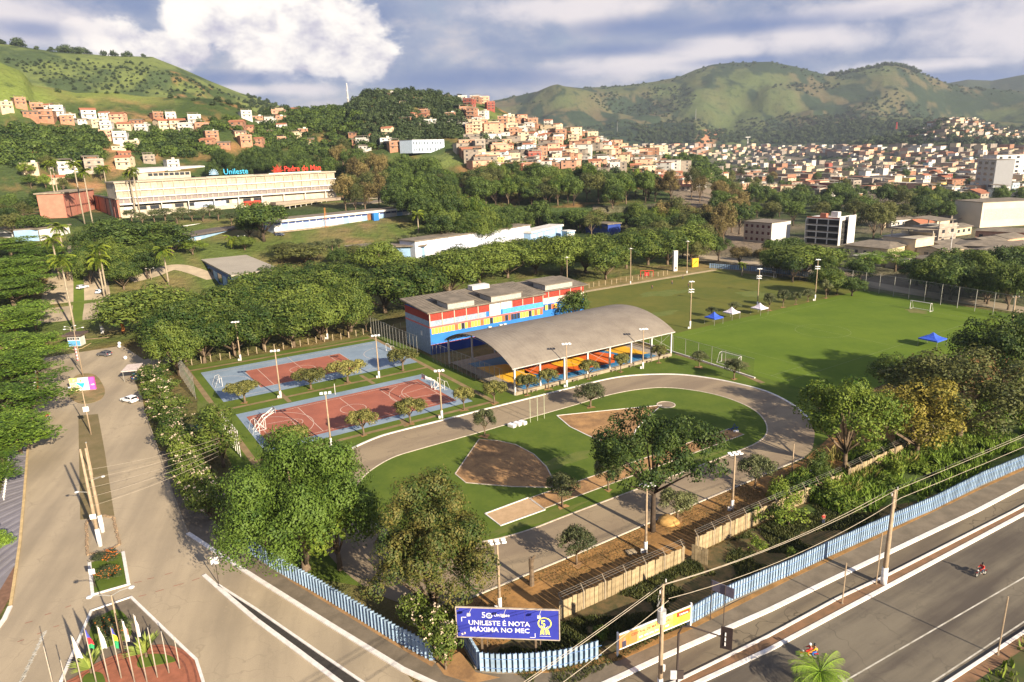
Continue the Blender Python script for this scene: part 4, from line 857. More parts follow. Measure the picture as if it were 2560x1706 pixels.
def arched_court():
    U0, U1, V0, V1 = 75.9, 121.8, 116.8, 145.8; H0 = 6.05; RISE = 3.95
    uvrect('covered_court_slab', U0+.3, U1-.3, V0+.2, V1, .30, mat('court_concrete', (.36, .31, .25), .9))
    z = .306; B = mat('court_blue_paint', (.03, .19, .40), .7, .06, .2); O = mat('court_orange_paint', (.66, .13, .02), .7, .06, .2); Y = mat('court_yellow_paint', (.80, .43, .02), .7, .06, .2)
    uvrect('court_floor', 79, 118.5, 118.2, 142, z, B)
    sheet('court_orange_field', uvs([(85.5, 127.2), (89.5, 133.5), (108, 133.5), (111.5, 125.8), (107, 120.5), (90.5, 121.4)]), O, z+.006)
    mb = MB(); c = UV(98.8, 128.2); mb.disc((c.x, c.y), 4.2, 30, z+.012); struct('court_yellow_circle', mb, Y)
    mb = MB(); mb.ribbon([c+Vector((2.6*math.cos(k*.2618), 2.6*math.sin(k*.2618), 0)) for k in range(25)], .12, z+.018); struct('court_circle_line', mb, O)
    sheet('court_yellow_area', uvs([(79, 121), (83.2, 121), (86.5, 124), (87, 130), (86, 136), (79, 138)]), Y, z+.006)
    sheet('court_yellow_area', uvs([(118.5, 121), (116, 121.4), (113.0, 124), (111.6, 130), (112.4, 136), (118.5, 138)]), Y, z+.0065)
    lines('court_lines', [(79.5, 118.8, 118, 118.8), (79.5, 118.8, 79.5, 141), (118, 118.8, 118, 141), (98.8, 118.8, 98.8, 141)], [], z+.02, .09, mat('pale_court_line', (.55, .55, .45)))
    for nm, a, b in (('bench_wall', (U0, V0-.15), (U1, V0-.15)), ('bench_wall', (U0, V0), (U0, 132)), ('bench_wall', (U1, V0), (U1, V1))):
        mb = MB(); mb.ribbon([UV(*a), UV(*b)], .5, 0, .72 if a[1] < V0 else .5); struct(nm, mb, M_CONC)
    for k in range(8):
        q = UV(U0+4.4+k*5.6, V0-.75, 0); o = thing('concrete_bench', ordl(k, 8, 'small concrete bench beside the low wall of the covered court'), 'bench', q, TH, 'benches along the covered court')
        mb = MB(); mb.box((0, 0, .42), (1.5, .45, .1)); part('seat', mb, M_CONC, o); mb = MB(); mb.box((-.6, 0, .18), (.12, .4, .37)).box((.6, 0, .18), (.12, .4, .37)); part('leg', mb, M_CONC, o)
    t = thing('arched_court_roof', 'broad arched grey metal roof on white posts over the orange and blue court', 'canopy')
    n = 22; prof = []
    for i in range(n+1):
        a = i/n; v = V0-.6+(V1-V0+1.2)*a; prof.append((v, H0+RISE*(1-(2*a-1)**2)**.92))
    na = 46
    for k in range(7):     # roof built of sheet bays
        u0 = U0-.8+(U1-U0+1.6)*k/7; u1 = U0-.8+(U1-U0+1.6)*(k+1)/7-.025; mb = MB(); m = 14
        for i in range(n+1):
            for j in range(m+1): mb.v.append(tuple(UV(u0+(u1-u0)*j/m, prof[i][0], prof[i][1]+(.07 if j % 2 else 0))))
        for i in range(n):
            for j in range(m): q = i*(m+1)+j; mb.f.append((q, q+1, q+m+2, q+m+1))
        part('roof_sheet', mb, M_ROOFG, t)
    for k in range(8):
        u = U0+(U1-U0)*k/7; mb = MB()
        mb.tube([UV(u, prof[i][0], prof[i][1]-.22) for i in range(n+1)], .10, 5); mb.tube([UV(u, prof[i][0], prof[i][1]-.85) for i in range(1, n)], .07, 4)
        for i in range(1, n, 1): mb.tube([UV(u, prof[i][0], prof[i][1]-.25), UV(u, prof[i+(1 if i % 2 else -1)][0], prof[i+(1 if i % 2 else -1)][1]-.85)], .04, 3)
        part('arch_truss', mb, M_METG, t)
        for v in (V0, V1): mb = MB(); q = UV(u, v); mb.box((q.x, q.y, 3.0), (.34, .34, 6.1), TH); part('post', mb, M_METW, t)
    for v in (V0-.45, V1+.45):
        mb = MB(); mb.tube([UV(U0-.8, v, H0-.05), UV(U1+.8, v, H0-.05)], .14, 5); part('gutter', mb, M_METW, t)
    for k in range(7):
        u0, u1 = U0+(U1-U0)*k/7, U0+(U1-U0)*(k+1)/7
        if k in (0, 3, 6): mb = MB(); mb.tube([UV(u0, V0, 2.0), UV(u1, V0, 5.8)], .035, 3).tube([UV(u1, V0, 2.0), UV(u0, V0, 5.8)], .035, 3); part('wind_brace', mb, M_METG, t)
arched_court()
# ---- right-hand landmark blocks
def floorblock(lab, x0, y0, x1, y1, ztop, depth, z0, wm, floors, nw, wmat=None, cat='building', name='apartment_block', sidem=None, roofm=None, wfrac=.5, parapet=.5, sills=True):
    f = Fac(atz(x0, y0, ztop), atz(x1, y1, ztop)); L = f.L; t = thing(name, lab, cat)
    f.p('wall', 0, L, z0, ztop-.3, -depth, 0, wm, t)
    f.p('roof', -.2, L+.2, ztop-.3, ztop, -depth-.2, .2, roofm or M_FIBRO, t)
    if sidem: mb = MB(); mb.prism([f.pt(L+.003, 0, 0), f.pt(L+.06, 0, 0), f.pt(L+.06, -depth, 0), f.pt(L+.003, -depth, 0)][::-1], z0, ztop-.31); part('side_wall', mb, sidem, t)
    fh = (ztop-.6-max(z0, 0))/floors
    for j in range(floors):
        for k in range(nw):
            xa = L*(k+.5-wfrac/2)/nw; xb = L*(k+.5+wfrac/2)/nw; zb = ztop-.6-fh*(j+.25); za = zb-fh*.45
            o = f.p('window', xa, xb, za, zb, .004, .08, wmat or M_GLASS, t)
            if sills: f.p('sill', xa-.1, xb+.1, za-.14, za-.004, .004, .2, M_WWALL, o)
    return t, f
floorblock('white three-storey block with small dark square windows behind the far corner of the pitch', 1861, 553, 1930, 558, 10.5, 16, 0, mat('shaded_white_wall', (.42, .35, .29), .9), 3, 5, mat('maroon_window', (.10, .03, .03)), sidem=M_WWALL, wfrac=.42)  # white block: shade of the front face is painted into its wall colour
def unfinished():
    f = Fac(atz(2015, 548, 12), atz(2100, 553, 12)); L = f.L; t = thing('unfinished_apartment_block', 'unfinished white four-storey block with open dark bays and red brick parapet', 'building')
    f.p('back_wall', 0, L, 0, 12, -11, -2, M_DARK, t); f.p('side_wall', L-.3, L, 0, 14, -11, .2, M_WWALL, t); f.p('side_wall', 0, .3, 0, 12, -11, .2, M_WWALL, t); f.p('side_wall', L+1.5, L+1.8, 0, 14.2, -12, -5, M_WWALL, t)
    for j in range(4): f.p('floor_slab', .3, L-.3, j*3.2+2.7, j*3.2+3.1, -1.9, .2, M_WWALL, t)
    for j in range(4):
        f.p('slab', .3, L-.3, j*3.2-.1+.0, j*3.2+.25, -1.9, .0, M_CONC, t)
        for k in (1, 2): f.p('column', L*k/3-.2, L*k/3+.2, j*3.2+.3, j*3.2+2.7, -.4, .1, M_WWALL, t)
    f.p('brick_parapet', .31, L-.31, 12.31, 13.4, -.6, -.2, mat('raw_brick', (.38, .13, .08), .9, .1, 1), t); f.p('stair_box', L*.32, L*.5, 12.3, 14.9, -5, -3, MATS['raw_brick'], t); f.p('roof', .31, L-.31, 12.6, 13.0, -10.9, -.7, M_WWALL, t); f.p('tank_box', L*.55, L*.75, 13.01, 15.6, -9, -6, M_WWALL, t)
unfinished()
floorblock('large windowless beige block at the right edge above the grey sheds', 2458, 506, 2600, 499, 14, 20, 0, mat('plain_beige_wall', (.60, .52, .40), .9, .04, .2), 1, 1, mat('plain_beige_patch', (.57, .49, .37)), name='beige_block', wfrac=.9, sills=False)
floorblock('grey seven-storey tower block in the town at the upper right', 2445, 398, 2492, 400, 29, 14, 0, mat('grey_cream_wall', (.50, .46, .40), .9), 6, 3, sidem=mat('grey_side', (.34, .34, .35)), wfrac=.5)
floorblock('white tower block with grey side at the right edge of the town', 2493, 388, 2600, 384, 29, 18, 0, M_WWALL, 6, 5, wfrac=.35)
floorblock('wide white low block in front of the tower blocks', 2175, 440, 2225, 441, 9, 16, 0, M_WWALL, 2, 3)
floorblock('red block with pale end wall in the town right of the conifer', 2046, 457, 2097, 459, 10, 12, 0, mat('wine_red_wall', (.30, .04, .05), .9), 2, 3, MATS['wine_red_wall'], sidem=mat('pale_yellow_side', (.60, .52, .30)))
floorblock('grey four-storey block with cream balconies at the foot of the hillside', 1153, 366, 1192, 366, 54.1, 10, 30, mat('grey_lilac_wall', (.36, .36, .42), .9), 4, 3, name='apartment_block')
floorblock('long pale blue and white hall at the foot of the wooded hill', 1030, 349, 1110, 348, 60, 14, 50, mat('pale_sky_wall', (.60, .70, .82), .9), 2, 12, wfrac=.35, name='pale_blue_hall')
floorblock('long white factory shed on the far plain below the mountain', 1830, 366, 2040, 363, 32, 60, 0, mat('far_white_shed', (.60, .60, .58)), 1, 20, name='factory_shed', sills=False)
# ================================================================== VEGETATION
M_BARK = mat('tree_bark', (.16, .115, .075), .95, .15, 3)
M_BARKD = mat('dark_bark', (.07, .05, .035), .95, .15, 3)
LM = {
 'deep': leafmat('deep_green_leaf', (.022, .058, .010), (.088, .140, .020)),
 'mango': leafmat('mango_leaf', (.028, .062, .011), (.125, .162, .026)),
 'dark': leafmat('dark_leaf', (.022, .048, .012), (.085, .125, .022)),
 'lime': leafmat('lime_leaf', (.040, .088, .010), (.15, .195, .024)),
 'flame': leafmat('feathery_leaf', (.058, .118, .012), (.165, .25, .030)),
 'olive': leafmat('olive_leaf', (.042, .058, .016), (.125, .13, .036)),
 'brown': leafmat('dry_leaf', (.075, .060, .022), (.20, .155, .055)),
 'bronze': leafmat('bronze_leaf', (.040, .075, .014), (.175, .150, .038)),
 'yellow': leafmat('yellowing_leaf', (.055, .070, .012), (.200, .165, .026)),
 'topiary': leafmat('clipped_leaf', (.075, .085, .022), (.26, .24, .065)),
 'shade': leafmat('grey_green_leaf', (.045, .062, .024), (.13, .14, .055)),
 'grass': leafmat('tall_grass_blade', (.06, .11, .012), (.16, .24, .03)),
 'straw': leafmat('straw_grass_blade', (.14, .14, .03), (.30, .24, .08)),
 'bloom': leafmat('pale_blossom', (.55, .42, .28), (.74, .60, .46), .2, .06),
 'palm': leafmat('palm_frond', (.05, .10, .012), (.19, .23, .025)),
 'bluegreen': leafmat('hill_wood_leaf', (.020, .038, .016), (.060, .085, .030)),
}
def leaf_mesh(name, ctr, nrm, size, m, rs, asp=.62):
    n = len(ctr); t = rs.normal(size=(n, 3)); t -= nrm*np.sum(t*nrm, 1)[:, None]; t /= np.linalg.norm(t, axis=1)[:, None]+1e-9; b = np.cross(nrm, t)
    s = size[:, None]; a = t*s*.5; c = b*s*.5*asp
    v = np.stack([ctr-a-c*.5, ctr-c*.9+a*.1, ctr+a, ctr+c*.9-a*.1], 1).reshape(-1, 3)
    me = bpy.data.meshes.new(name); me.vertices.add(4*n); me.vertices.foreach_set('co', v.ravel().astype(np.float32))
    me.loops.add(4*n); me.loops.foreach_set('vertex_index', np.arange(4*n, dtype=np.int32)); me.polygons.add(n); me.polygons.foreach_set('loop_start', np.arange(0, 4*n, 4, dtype=np.int32))
    me.update(calc_edges=True); me.materials.append(m); return me
def crown(name, seed, R, H, K, lr, n, ls, m, z0, style='dome', flat=0.0, sq=.8, lump=1.0, inner=.12):
    """lobed crown: K leaf clumps spread over an uneven dome of radius R and height H standing on z0"""
    rs = np.random.RandomState(seed); L = []
    while len(L) < K:
        d = rs.normal(size=3); d /= np.linalg.norm(d)
        if style == 'dome' and d[2] < -.35: continue
        if style == 'umbrella' and d[2] < -.1: continue
        k = (rs.rand() ** .33) if rs.rand() < inner*2.5 else 1.0
        w = 1+.16*math.sin(3*math.atan2(d[1], d[0])+seed)*lump+.1*rs.normal()*lump
        if style == 'column': p = np.array([d[0]*(R-lr)*w, d[1]*(R-lr)*w, (rs.rand()*2-1)*(H/2-lr*.6)]); tp = 1-.55*max(0, p[2]/(H/2)); p[:2] *= tp
        elif style == 'layer': hz = rs.uniform(-.42, .5); rr = (R-lr)*math.sqrt(rs.rand())*w*(1-.35*max(0, hz)); a = rs.rand()*6.283; p = np.array([rr*math.cos(a), rr*math.sin(a), hz*H+rs.normal()*.15])
        elif style == 'umbrella': p = np.array([d[0]*(R-lr)*w*k, d[1]*(R-lr)*w*k, (d[2]-.35)*(H-lr)*.7])
        else: p = np.array([d[0]*(R-lr)*w*k, d[1]*(R-lr)*w*k, d[2]*(H/2-lr*.6)*w*k])
        L.append(p)
    L = np.array(L); lrs = lr*(.7+.6*rs.rand(K))
    idx = rs.choice(K, n, p=lrs**2/np.sum(lrs**2)); d = rs.normal(size=(n, 3)); d[:, 2] += .35; d /= np.linalg.norm(d, axis=1)[:, None]
    rr = lrs[idx]*(.70+.34*rs.rand(n)**.7)*(1+.13*np.sin(d[:, 0]*5+idx)+.13*np.sin(d[:, 1]*6+idx*2.))
    pos = L[idx] + d*rr[:, None]*np.array([1, 1, sq])
    pos[:, 2] += z0+H*.5
    nr = d*(1-flat)+np.array([0, 0, 1.2])*flat+rs.normal(size=(n, 3))*.30; nr /= np.linalg.norm(nr, axis=1)[:, None]
    me = leaf_mesh(name, pos, nr, ls*(.6+.8*rs.rand(n)), m, rs); L[:, 2] += z0+H*.5
    return me, L
def trunk(L, r, z0, H, m, rs, limbs=6, fork=.75, lean=(0, 0)):
    mb = MB(); f = max(.6, z0*fork+.2); top = Vector((lean[0], lean[1], z0+H*.35))
    mb.tube([(0, 0, -.3), (lean[0]*.3+.04, lean[1]*.3, f*.5), (lean[0]*.7, lean[1]*.7+.05, f), tuple(top)], [r*1.25, r, r*.85, r*.35], 7)
    for i in range(min(limbs, len(L))):
        p = Vector(L[(i*7) % len(L)]); s = Vector((lean[0]*.7, lean[1]*.7, f*(.9+.25*rs.rand()))); mid = s.lerp(p, .5)+Vector((0, 0, .2*rs.rand())); mb.tube([tuple(s), tuple(mid), tuple(s.lerp(p, .96))], [r*.55, r*.34, r*.12], 5)
    return mb.mesh('trunk', m, True)
PROTO = {}
def proto(kind, seed, R, H, K, lr, n, ls, lm, z0, tr, style='dome', flat=0., sq=.8, lump=1., bark=None, limbs=6, fork=.75, lean=(0, 0), bloom=0):
    me, L = crown('crown', seed, R, H, K, lr, n, ls, LM[lm], z0, style, flat, sq, lump)
    tm = trunk(L, tr, z0, H, bark or M_BARK, np.random.RandomState(seed+1), limbs, fork, lean)
    bm = None
    if bloom:
        rs = np.random.RandomState(seed+5); i = rs.choice(len(L), bloom*7); d = rs.normal(size=(bloom*7, 3)); d[:, 2] = abs(d[:, 2])+.3; d /= np.linalg.norm(d, axis=1)[:, None]
        cc = L[i[:bloom]]+d[:bloom]*lr*1.02; pos = np.repeat(cc, 7, 0)+rs.normal(size=(bloom*7, 3))*.13; nn = d+rs.normal(size=d.shape)*.3; nn /= np.linalg.norm(nn, axis=1)[:, None]
        bm = leaf_mesh('blossom', pos, nn, .2*(.7+.6*rs.rand(len(pos))), LM['bloom'], rs, 1.0)
    PROTO.setdefault(kind, []).append((me, tm, R, z0+H, bm))
for s in range(4): proto('mango', 10+s, 5.4, 9.0, 52, 1.75, 12500, .38, 'mango', 1.2, .3)
for s in range(3): proto('dark', 20+s, 5.2, 8.0, 40, 1.6, 6500, .46, 'dark', 2.4, .3, bark=M_BARKD)
for s in range(2): proto('lime', 30+s, 5.0, 7.0, 34, 1.5, 5500, .42, 'lime', 2.4, .28)
for s in range(3): proto('flame', 40+s, 6.0, 4.6, 60, 1.35, 9500, .33, 'flame', 3.6, .3, 'layer', flat=.75, sq=.28)
for s in range(2): proto('olive', 50+s, 5.2, 8.5, 46, 1.4, 5500, .42, 'olive', 2.8, .28)
for s in range(2): proto('brown', 55+s, 4.6, 10, 46, 1.25, 5000, .42, 'brown', 3.2, .26, sq=1.1)
for s in range(3): proto('topiary', 60+s, 2.15, 1.5, 30, .55, 4400, .20, 'topiary', 1.7, .13, 'umbrella', sq=.7, lump=.6, limbs=9, fork=.55)
for s in range(2): proto('ball', 65+s, 1.6, 2.4, 20, .6, 1400, .20, 'shade', 1.0, .12, lump=.3, limbs=5)
for s in range(2): proto('shade', 70+s, 2.5, 2.1, 36, .58, 4600, .20, 'shade', 1.75, .14, 'umbrella', sq=.8, limbs=9, fork=.6)
for s in range(2): proto('airy', 75+s, 7.2, 7.0, 85, 1.15, 15000, .30, 'dark', 5.5, .3, sq=.75, lump=1.4, limbs=16, fork=.8, bark=M_BARKD)
proto('big', 80, 8.2, 13, 100, 2.0, 70000, .26, 'deep', .4, .5); proto('big2', 81, 5.8, 12.0, 80, 1.4, 46000, .25, 'bronze', .8, .4, lump=1.3)
proto('yellow', 84, 5.5, 7.6, 62, 1.2, 13000, .30, 'yellow', 2.2, .25, lump=1.4, limbs=14); proto('fresh', 85, 5.5, 8.4, 62, 1.25, 13000, .31, 'lime', 3.0, .25, lump=1.4, limbs=14); proto('oliveb', 86, 6.2, 8.0, 70, 1.35, 15000, .30, 'olive', 2.4, .28, lump=1.2, limbs=12); proto('darkb', 87, 6.5, 8.0, 70, 1.4, 15000, .32, 'mango', 2.8, .3, limbs=12)
for s in range(2): proto('slender', 90+s, 2.1, 9.5, 42, .8, 4500, .26, 'mango', 1.6, .16, 'column', sq=1.0)
for s in range(3): proto('plumeria', 94+s, 2.3, 3.4, 30, .8, 2400, .27, 'mango', .8, .14, bloom=26, lump=1.2, limbs=8)
for s in range(2): proto('cone', 98+s, 2.6, 6.2, 36, .9, 4200, .25, 'dark', .8, .16, 'column', sq=1.)
for s in range(2): proto('bush', 102+s, 1.5, 1.7, 14, .55, 700, .24, 'lime', .1, .06, limbs=3)
for s in range(2): proto('far', 110+s, 4.6, 7.0, 16, 1.9, 460, 1.2, 'bluegreen', -2.2, .3, limbs=0); 
for s in range(2): proto('fargreen', 114+s, 4.6, 6.6, 16, 1.8, 520, 1.05, 'dark', -2.0, .3, limbs=0)
_cnt = {}
TREES = []
def tree(kind, base, width, height, label, cat='tree', group=None, name=None, yaw=None, wide=None):
    ps = PROTO[kind]; k = _cnt.get(kind, 0); _cnt[kind] = k+1; me, tm, R, Ht, bm = ps[k % len(ps)]
    sx = width/(2*R); sz = height/Ht
    t = thing(name or 'tree', label, cat, base, R_.uniform(0, 6.28) if yaw is None else yaw, group, (sx, sx*(wide or 1), sz))
    put('crown' if cat == 'tree' else 'foliage', me, parent=t); put('trunk' if cat == 'tree' else 'stem', tm, parent=t)
    if bm: put('blossom', bm, parent=t)
    TREES.append(t); return t
def soil_patch(b):
    mb = MB(); n = 16; r0 = R_.uniform(.5, .9); ph = R_.uniform(0, 6)
    mb.poly([(b[0]+r0*(1+.3*math.sin(3*a_+ph)+.18*math.sin(7*a_+2*ph))*math.cos(a_), b[1]+r0*(1+.3*math.sin(3*a_+ph)+.18*math.sin(7*a_+2*ph))*math.sin(a_)) for a_ in [k*2*PI/n for k in range(n)]], .074+R_.uniform(0, .004)); struct('bare_soil_patch', mb, M_DIRT)
def dist(p): return math.sqrt(p[0]**2+p[1]**2+(CAMH-p[2])**2)
def tree_c(kind, cx, cy, wpx, height, label, native=False, **kw):
    """place by the middle of the crown as seen in the photograph"""
    s = 1 if native else DS; b = G(cx*s, cy*s, height*.62); w = wpx*s*dist(b)/FPX
    return tree(kind, b, w, height, label, **kw)
def tree_b(kind, bx, by, topy, wpx, label, **kw):
    b = G(bx, by); wpx *= 1.12 if kind in ('topiary', 'shade') else 1
    if kind in ('topiary', 'shade', 'airy'): soil_patch(b)
    return tree(kind, b, wpx*dist(b)/FPX, hgt(b, topy), label, **kw)
# ---- mango belt behind the courts
rowA = [(330, 705, 165), (412, 750, 110), (468, 738, 135), (520, 705, 135), (590, 668, 150), (655, 668, 130), (700, 700, 125), (745, 668, 125), (800, 690, 95), (880, 655, 150), (950, 650, 130), (1030, 622, 120), (1100, 602, 115), (1165, 588, 110), (1230, 580, 110), (1290, 582, 110), (1345, 575, 100), (1392, 592, 90), (1440, 566, 100), (1490, 562, 100), (1535, 560, 90), (1590, 552, 90)]
for i, (x, y, w) in enumerate(rowA): tree_c('mango', x, y, w*1.22, 15.0+R_.uniform(-1.2, 1.0), ordl(i, len(rowA), 'mango tree in the front row behind the courts'), group='mango belt front', name='mango_tree')
rowB = [(590, 640, 120), (650, 620, 120), (720, 615, 120), (790, 618, 110), (870, 582, 105), (935, 605, 110), (1000, 590, 100), (1060, 575, 95), (1130, 562, 90), (1200, 555, 85), (1260, 548, 85), (1320, 545, 85), (1380, 540, 85), (1450, 530, 85), (1510, 525, 85)]
for i, (x, y, w) in enumerate(rowB): tree_c('mango', x, y+(17 if i != 4 else 4), w*1.15, 14.5 if i == 4 else R_.uniform(10, 11.5), ordl(i, len(rowB), 'mango tree in the rear row beside the long white block'), group='mango belt, rear row', name='mango_tree')
for i, (x, y, w) in enumerate([(400, 800, 90), (460, 775, 115), (530, 760, 130), (600, 748, 130), (668, 742, 125), (732, 728, 120), (795, 722, 95)]): tree_c('mango', x, y-8, w*1.2, 12.5, ordl(i, 7, 'lower mango tree just behind the far court'), group='mango trees nearest the far court', name='mango_tree')
# ---- single foreground trees
tree_b('big', 765, 1425, 1120, 350, 'huge dense green tree overhanging the blue slat wall, left of the bronze tree', name='broadleaf_tree')
tree_b('lime', 850, 1425, 1215, 215, 'lighter green tree in front of the huge dense one, overhanging the blue wall', name='broadleaf_tree')
tree_b('lime', 668, 1392, 1225, 110, 'smaller green tree on the left shoulder of the huge dense tree', name='broadleaf_tree')
tree_b('big2', 1088, 1545, 1235, 275, 'tall bronze and green tree behind the blue wall, left of the billboard', name='broadleaf_tree')
tree_b('airy', 1631, 1330, 1055, 290, 'large open crowned dark tree with a thin trunk beside the near straight of the track', name='spreading_tree')
tree_b('fresh', 2110, 1180, 960, 215, 'yellow-green tree right of the track bend, nearest the small dark tree', name='broadleaf_tree')
tree_b('yellow', 2290, 1150, 970, 210, 'yellowing orange tree between the yellow-green and the olive tree', name='broadleaf_tree')
tree_b('oliveb', 2395, 1110, 895, 290, 'wide olive tree above the yellowing tree by the pitch edge', name='broadleaf_tree')
tree_b('darkb', 2500, 1010, 812, 200, 'dark green tree with a white painted trunk near the right edge', name='broadleaf_tree')
tree_b('darkb', 2600, 1000, 800, 220, 'dark green tree cut off by the right edge', name='broadleaf_tree')
tree_b('darkb', 2255, 1010, 900, 150, 'low dark tree behind the olive tree at the pitch edge', name='broadleaf_tree')
tree_b('cone', 2040, 1214, 1125, 62, 'small dense dark tree with a tilted trunk on the soil beside the right track bend', name='small_tree')
tree_b('cone', 405, 908, 832, 62, 'dense dark green cone shaped tree at the road corner by the courts', name='conical_tree')
tree_b('slender', 560, 1168, 1000, 100, 'tall slender green tree between the road and the near court', name='slender_tree')
tree_b('slender', 525, 1150, 1020, 70, 'slender tree just left of the tallest slender tree by the near court', name='slender_tree')
tree_b('dark', 1432, 812, 733, 92, 'round dark tree against the right wing of the sports building', name='round_tree')
tree_b('shade', 905+11, 829, 790, 28, 'small round clipped tree beside the fence behind the far court', name='round_tree')
# ---- clipped umbrella trees
ut = [(612, 1008, 955, 78), (777, 974, 925, 80), (870, 957, 905, 90), (1007, 927, 874, 72), (1160, 1026, 970, 50), (1236, 1010, 955, 60), (738, 1138, 1068, 80), (909, 1090, 1028, 72), (1026, 1060, 1000, 76)]
un = ['leftmost clipped umbrella tree, at the left end of the strip between the courts', 'clipped umbrella tree in the strip between the courts, right of the left lamp post', 'widest clipped umbrella tree in the middle of the strip between the courts', 'clipped umbrella tree at the right end of the far court', 'small clipped umbrella tree at the right corner of the near court', 'clipped umbrella tree between near court and arched court', 'clipped umbrella tree at the lower left edge of the near court', 'clipped umbrella tree in the middle of the near edge of the near court', 'clipped umbrella tree right of the net post on the near edge of the near court']
for (x, y, ty, w), l in zip(ut, un): tree_b('topiary', x, y, ty, w, l, group='clipped umbrella trees', name='umbrella_tree')
for i, (x, y, ty, w) in enumerate([(1318, 989, 938, 55), (1371, 974, 924, 48), (1472, 949, 902, 48), (1552, 931, 885, 42), (1647, 908, 864, 36), (1748, 919, 880, 42), (1835, 949, 900, 55)]):
    tree_b('topiary' if i < 5 else 'shade', x, y, ty, w, ordl(i, 7, 'clipped umbrella tree along the front of the arched court'), group='clipped umbrella trees along the arched court', name='umbrella_tree')
for x, y, ty, w, l in ((1476, 1019, 962, 76, 'umbrella tree with pinkish top on the inner track edge below the arched court'), (1212, 1092, 1027, 60, 'umbrella tree at the inner track edge next to the white mats'), (1406, 1267, 1190, 80, 'umbrella tree beside the sand pit'), (1521, 1227, 1150, 76, 'dark umbrella tree over the run-up beside the large open tree'), (1441, 1413, 1325, 86, 'round umbrella tree on the litter strip left of the lamp post with concrete plate'), (1693, 1298, 1228, 94, 'wide low umbrella tree right of the thin trunk of the large dark tree'), (1888, 1221, 1145, 84, 'umbrella tree on the soil at the right end of the near straight')):
    tree_b('shade', x, y, ty, w, l, name='umbrella_tree', group='umbrella trees around the track')
for i, (x, y, ty, w) in enumerate([(1778, 793, 768, 28), (1836, 782, 756, 30), (1923, 777, 733, 30), (1957, 769, 725, 30), (1989, 762, 731, 26), (2019, 754, 724, 30), (2064, 746, 700, 34), (2092, 737, 706, 34)]):
    tree_b('shade', x, y, ty, w, ordl(i, 8, 'small umbrella tree in the row between the two grass pitches'), group='small trees between the pitches', name='umbrella_tree')
t = thing('tree_stump', 'bare cut trunk standing on the litter strip beside the track', 'tree stump', G(1329, 1464)); mb = MB(); mb.tube([(0, 0, -.1), (.05, 0, 1.4), (0, .06, 3.0), (.1, .1, 3.6)], [.34, .26, .28, .36], 8); part('trunk', mb, M_BARK, t); mb = MB(); mb.tube([(.1, .1, 3.4), (.5, .2, 3.9)], .14, 5); part('limb', mb, M_BARK, t)
# ---- feathery trees along the left edge
fl_ = [(30, 925, 210, 9.5), (-10, 1010, 200, 9), (35, 985, 130, 8), (-30, 1095, 120, 7), (-18, 1245, 70, 5), (45, 850, 150, 10), (85, 800, 120, 9), (10, 810, 160, 11), (30, 740, 160, 11), (75, 720, 90, 9), (25, 670, 160, 11), (10, 620, 170, 10), (60, 640, 100, 10), (20, 565, 130, 8), (70, 590, 100, 9), (150, 610, 90, 9), (120, 575, 60, 6)]
number([tree_c('flame', x, y, w, h, 'x', group='feathery trees along the left road', name='feathery_tree') for (x, y, w, h) in fl_], 'feathery layered green tree over the left pavement')
# ---- campus trees
_ct = []
for i, (x, y, w, h, k) in enumerate([(345, 540, 160, 13, 'dark'), (392, 556, 90, 9, 'dark'), (270, 535, 120, 13, 'dark'), (235, 525, 70, 8, 'dark'), (290, 590, 100, 10, 'mango'), (440, 565, 60, 6, 'lime'), (230, 575, 60, 7, 'mango'), (600, 500, 120, 17, 'dark'), (570, 520, 60, 9, 'dark'), (560, 555, 50, 6, 'mango'), (700, 580, 130, 8, 'olive'), (655, 575, 80, 7, 'olive')]):
    _ct.append(tree_c(k, x, y, w, h, 'x', group='campus trees', name='campus_tree'))
number(_ct, 'campus tree between the palm avenue and the blue classroom blocks')
for i, (x, y) in enumerate([(300, 492), (325, 500), (352, 492), (378, 490), (405, 498), (418, 488), (440, 492), (465, 492), (480, 480), (500, 490), (530, 500)]):
    tree_c('ball', x, y, 32 if i != 3 else 44, 6, ordl(i, 11, 'ball clipped tree in the forecourt of the long cream block'), group='ball clipped trees before the cream block', name='ball_tree')
for i in range(9): tree_c('ball', 650+i*16, 577-i*2.2-(i % 2)*2, 30, 5, ordl(i, 9, 'clipped tree in the row below the long low classroom block'), group='hedge row left', name='ball_tree')
for i in range(12): tree_c('ball', 915+i*15.5, 553-i*2.0-(i % 2), 28, 5, ordl(i, 12, 'clipped tree in the row right of the blue stair tower'), group='hedge row right', name='ball_tree')
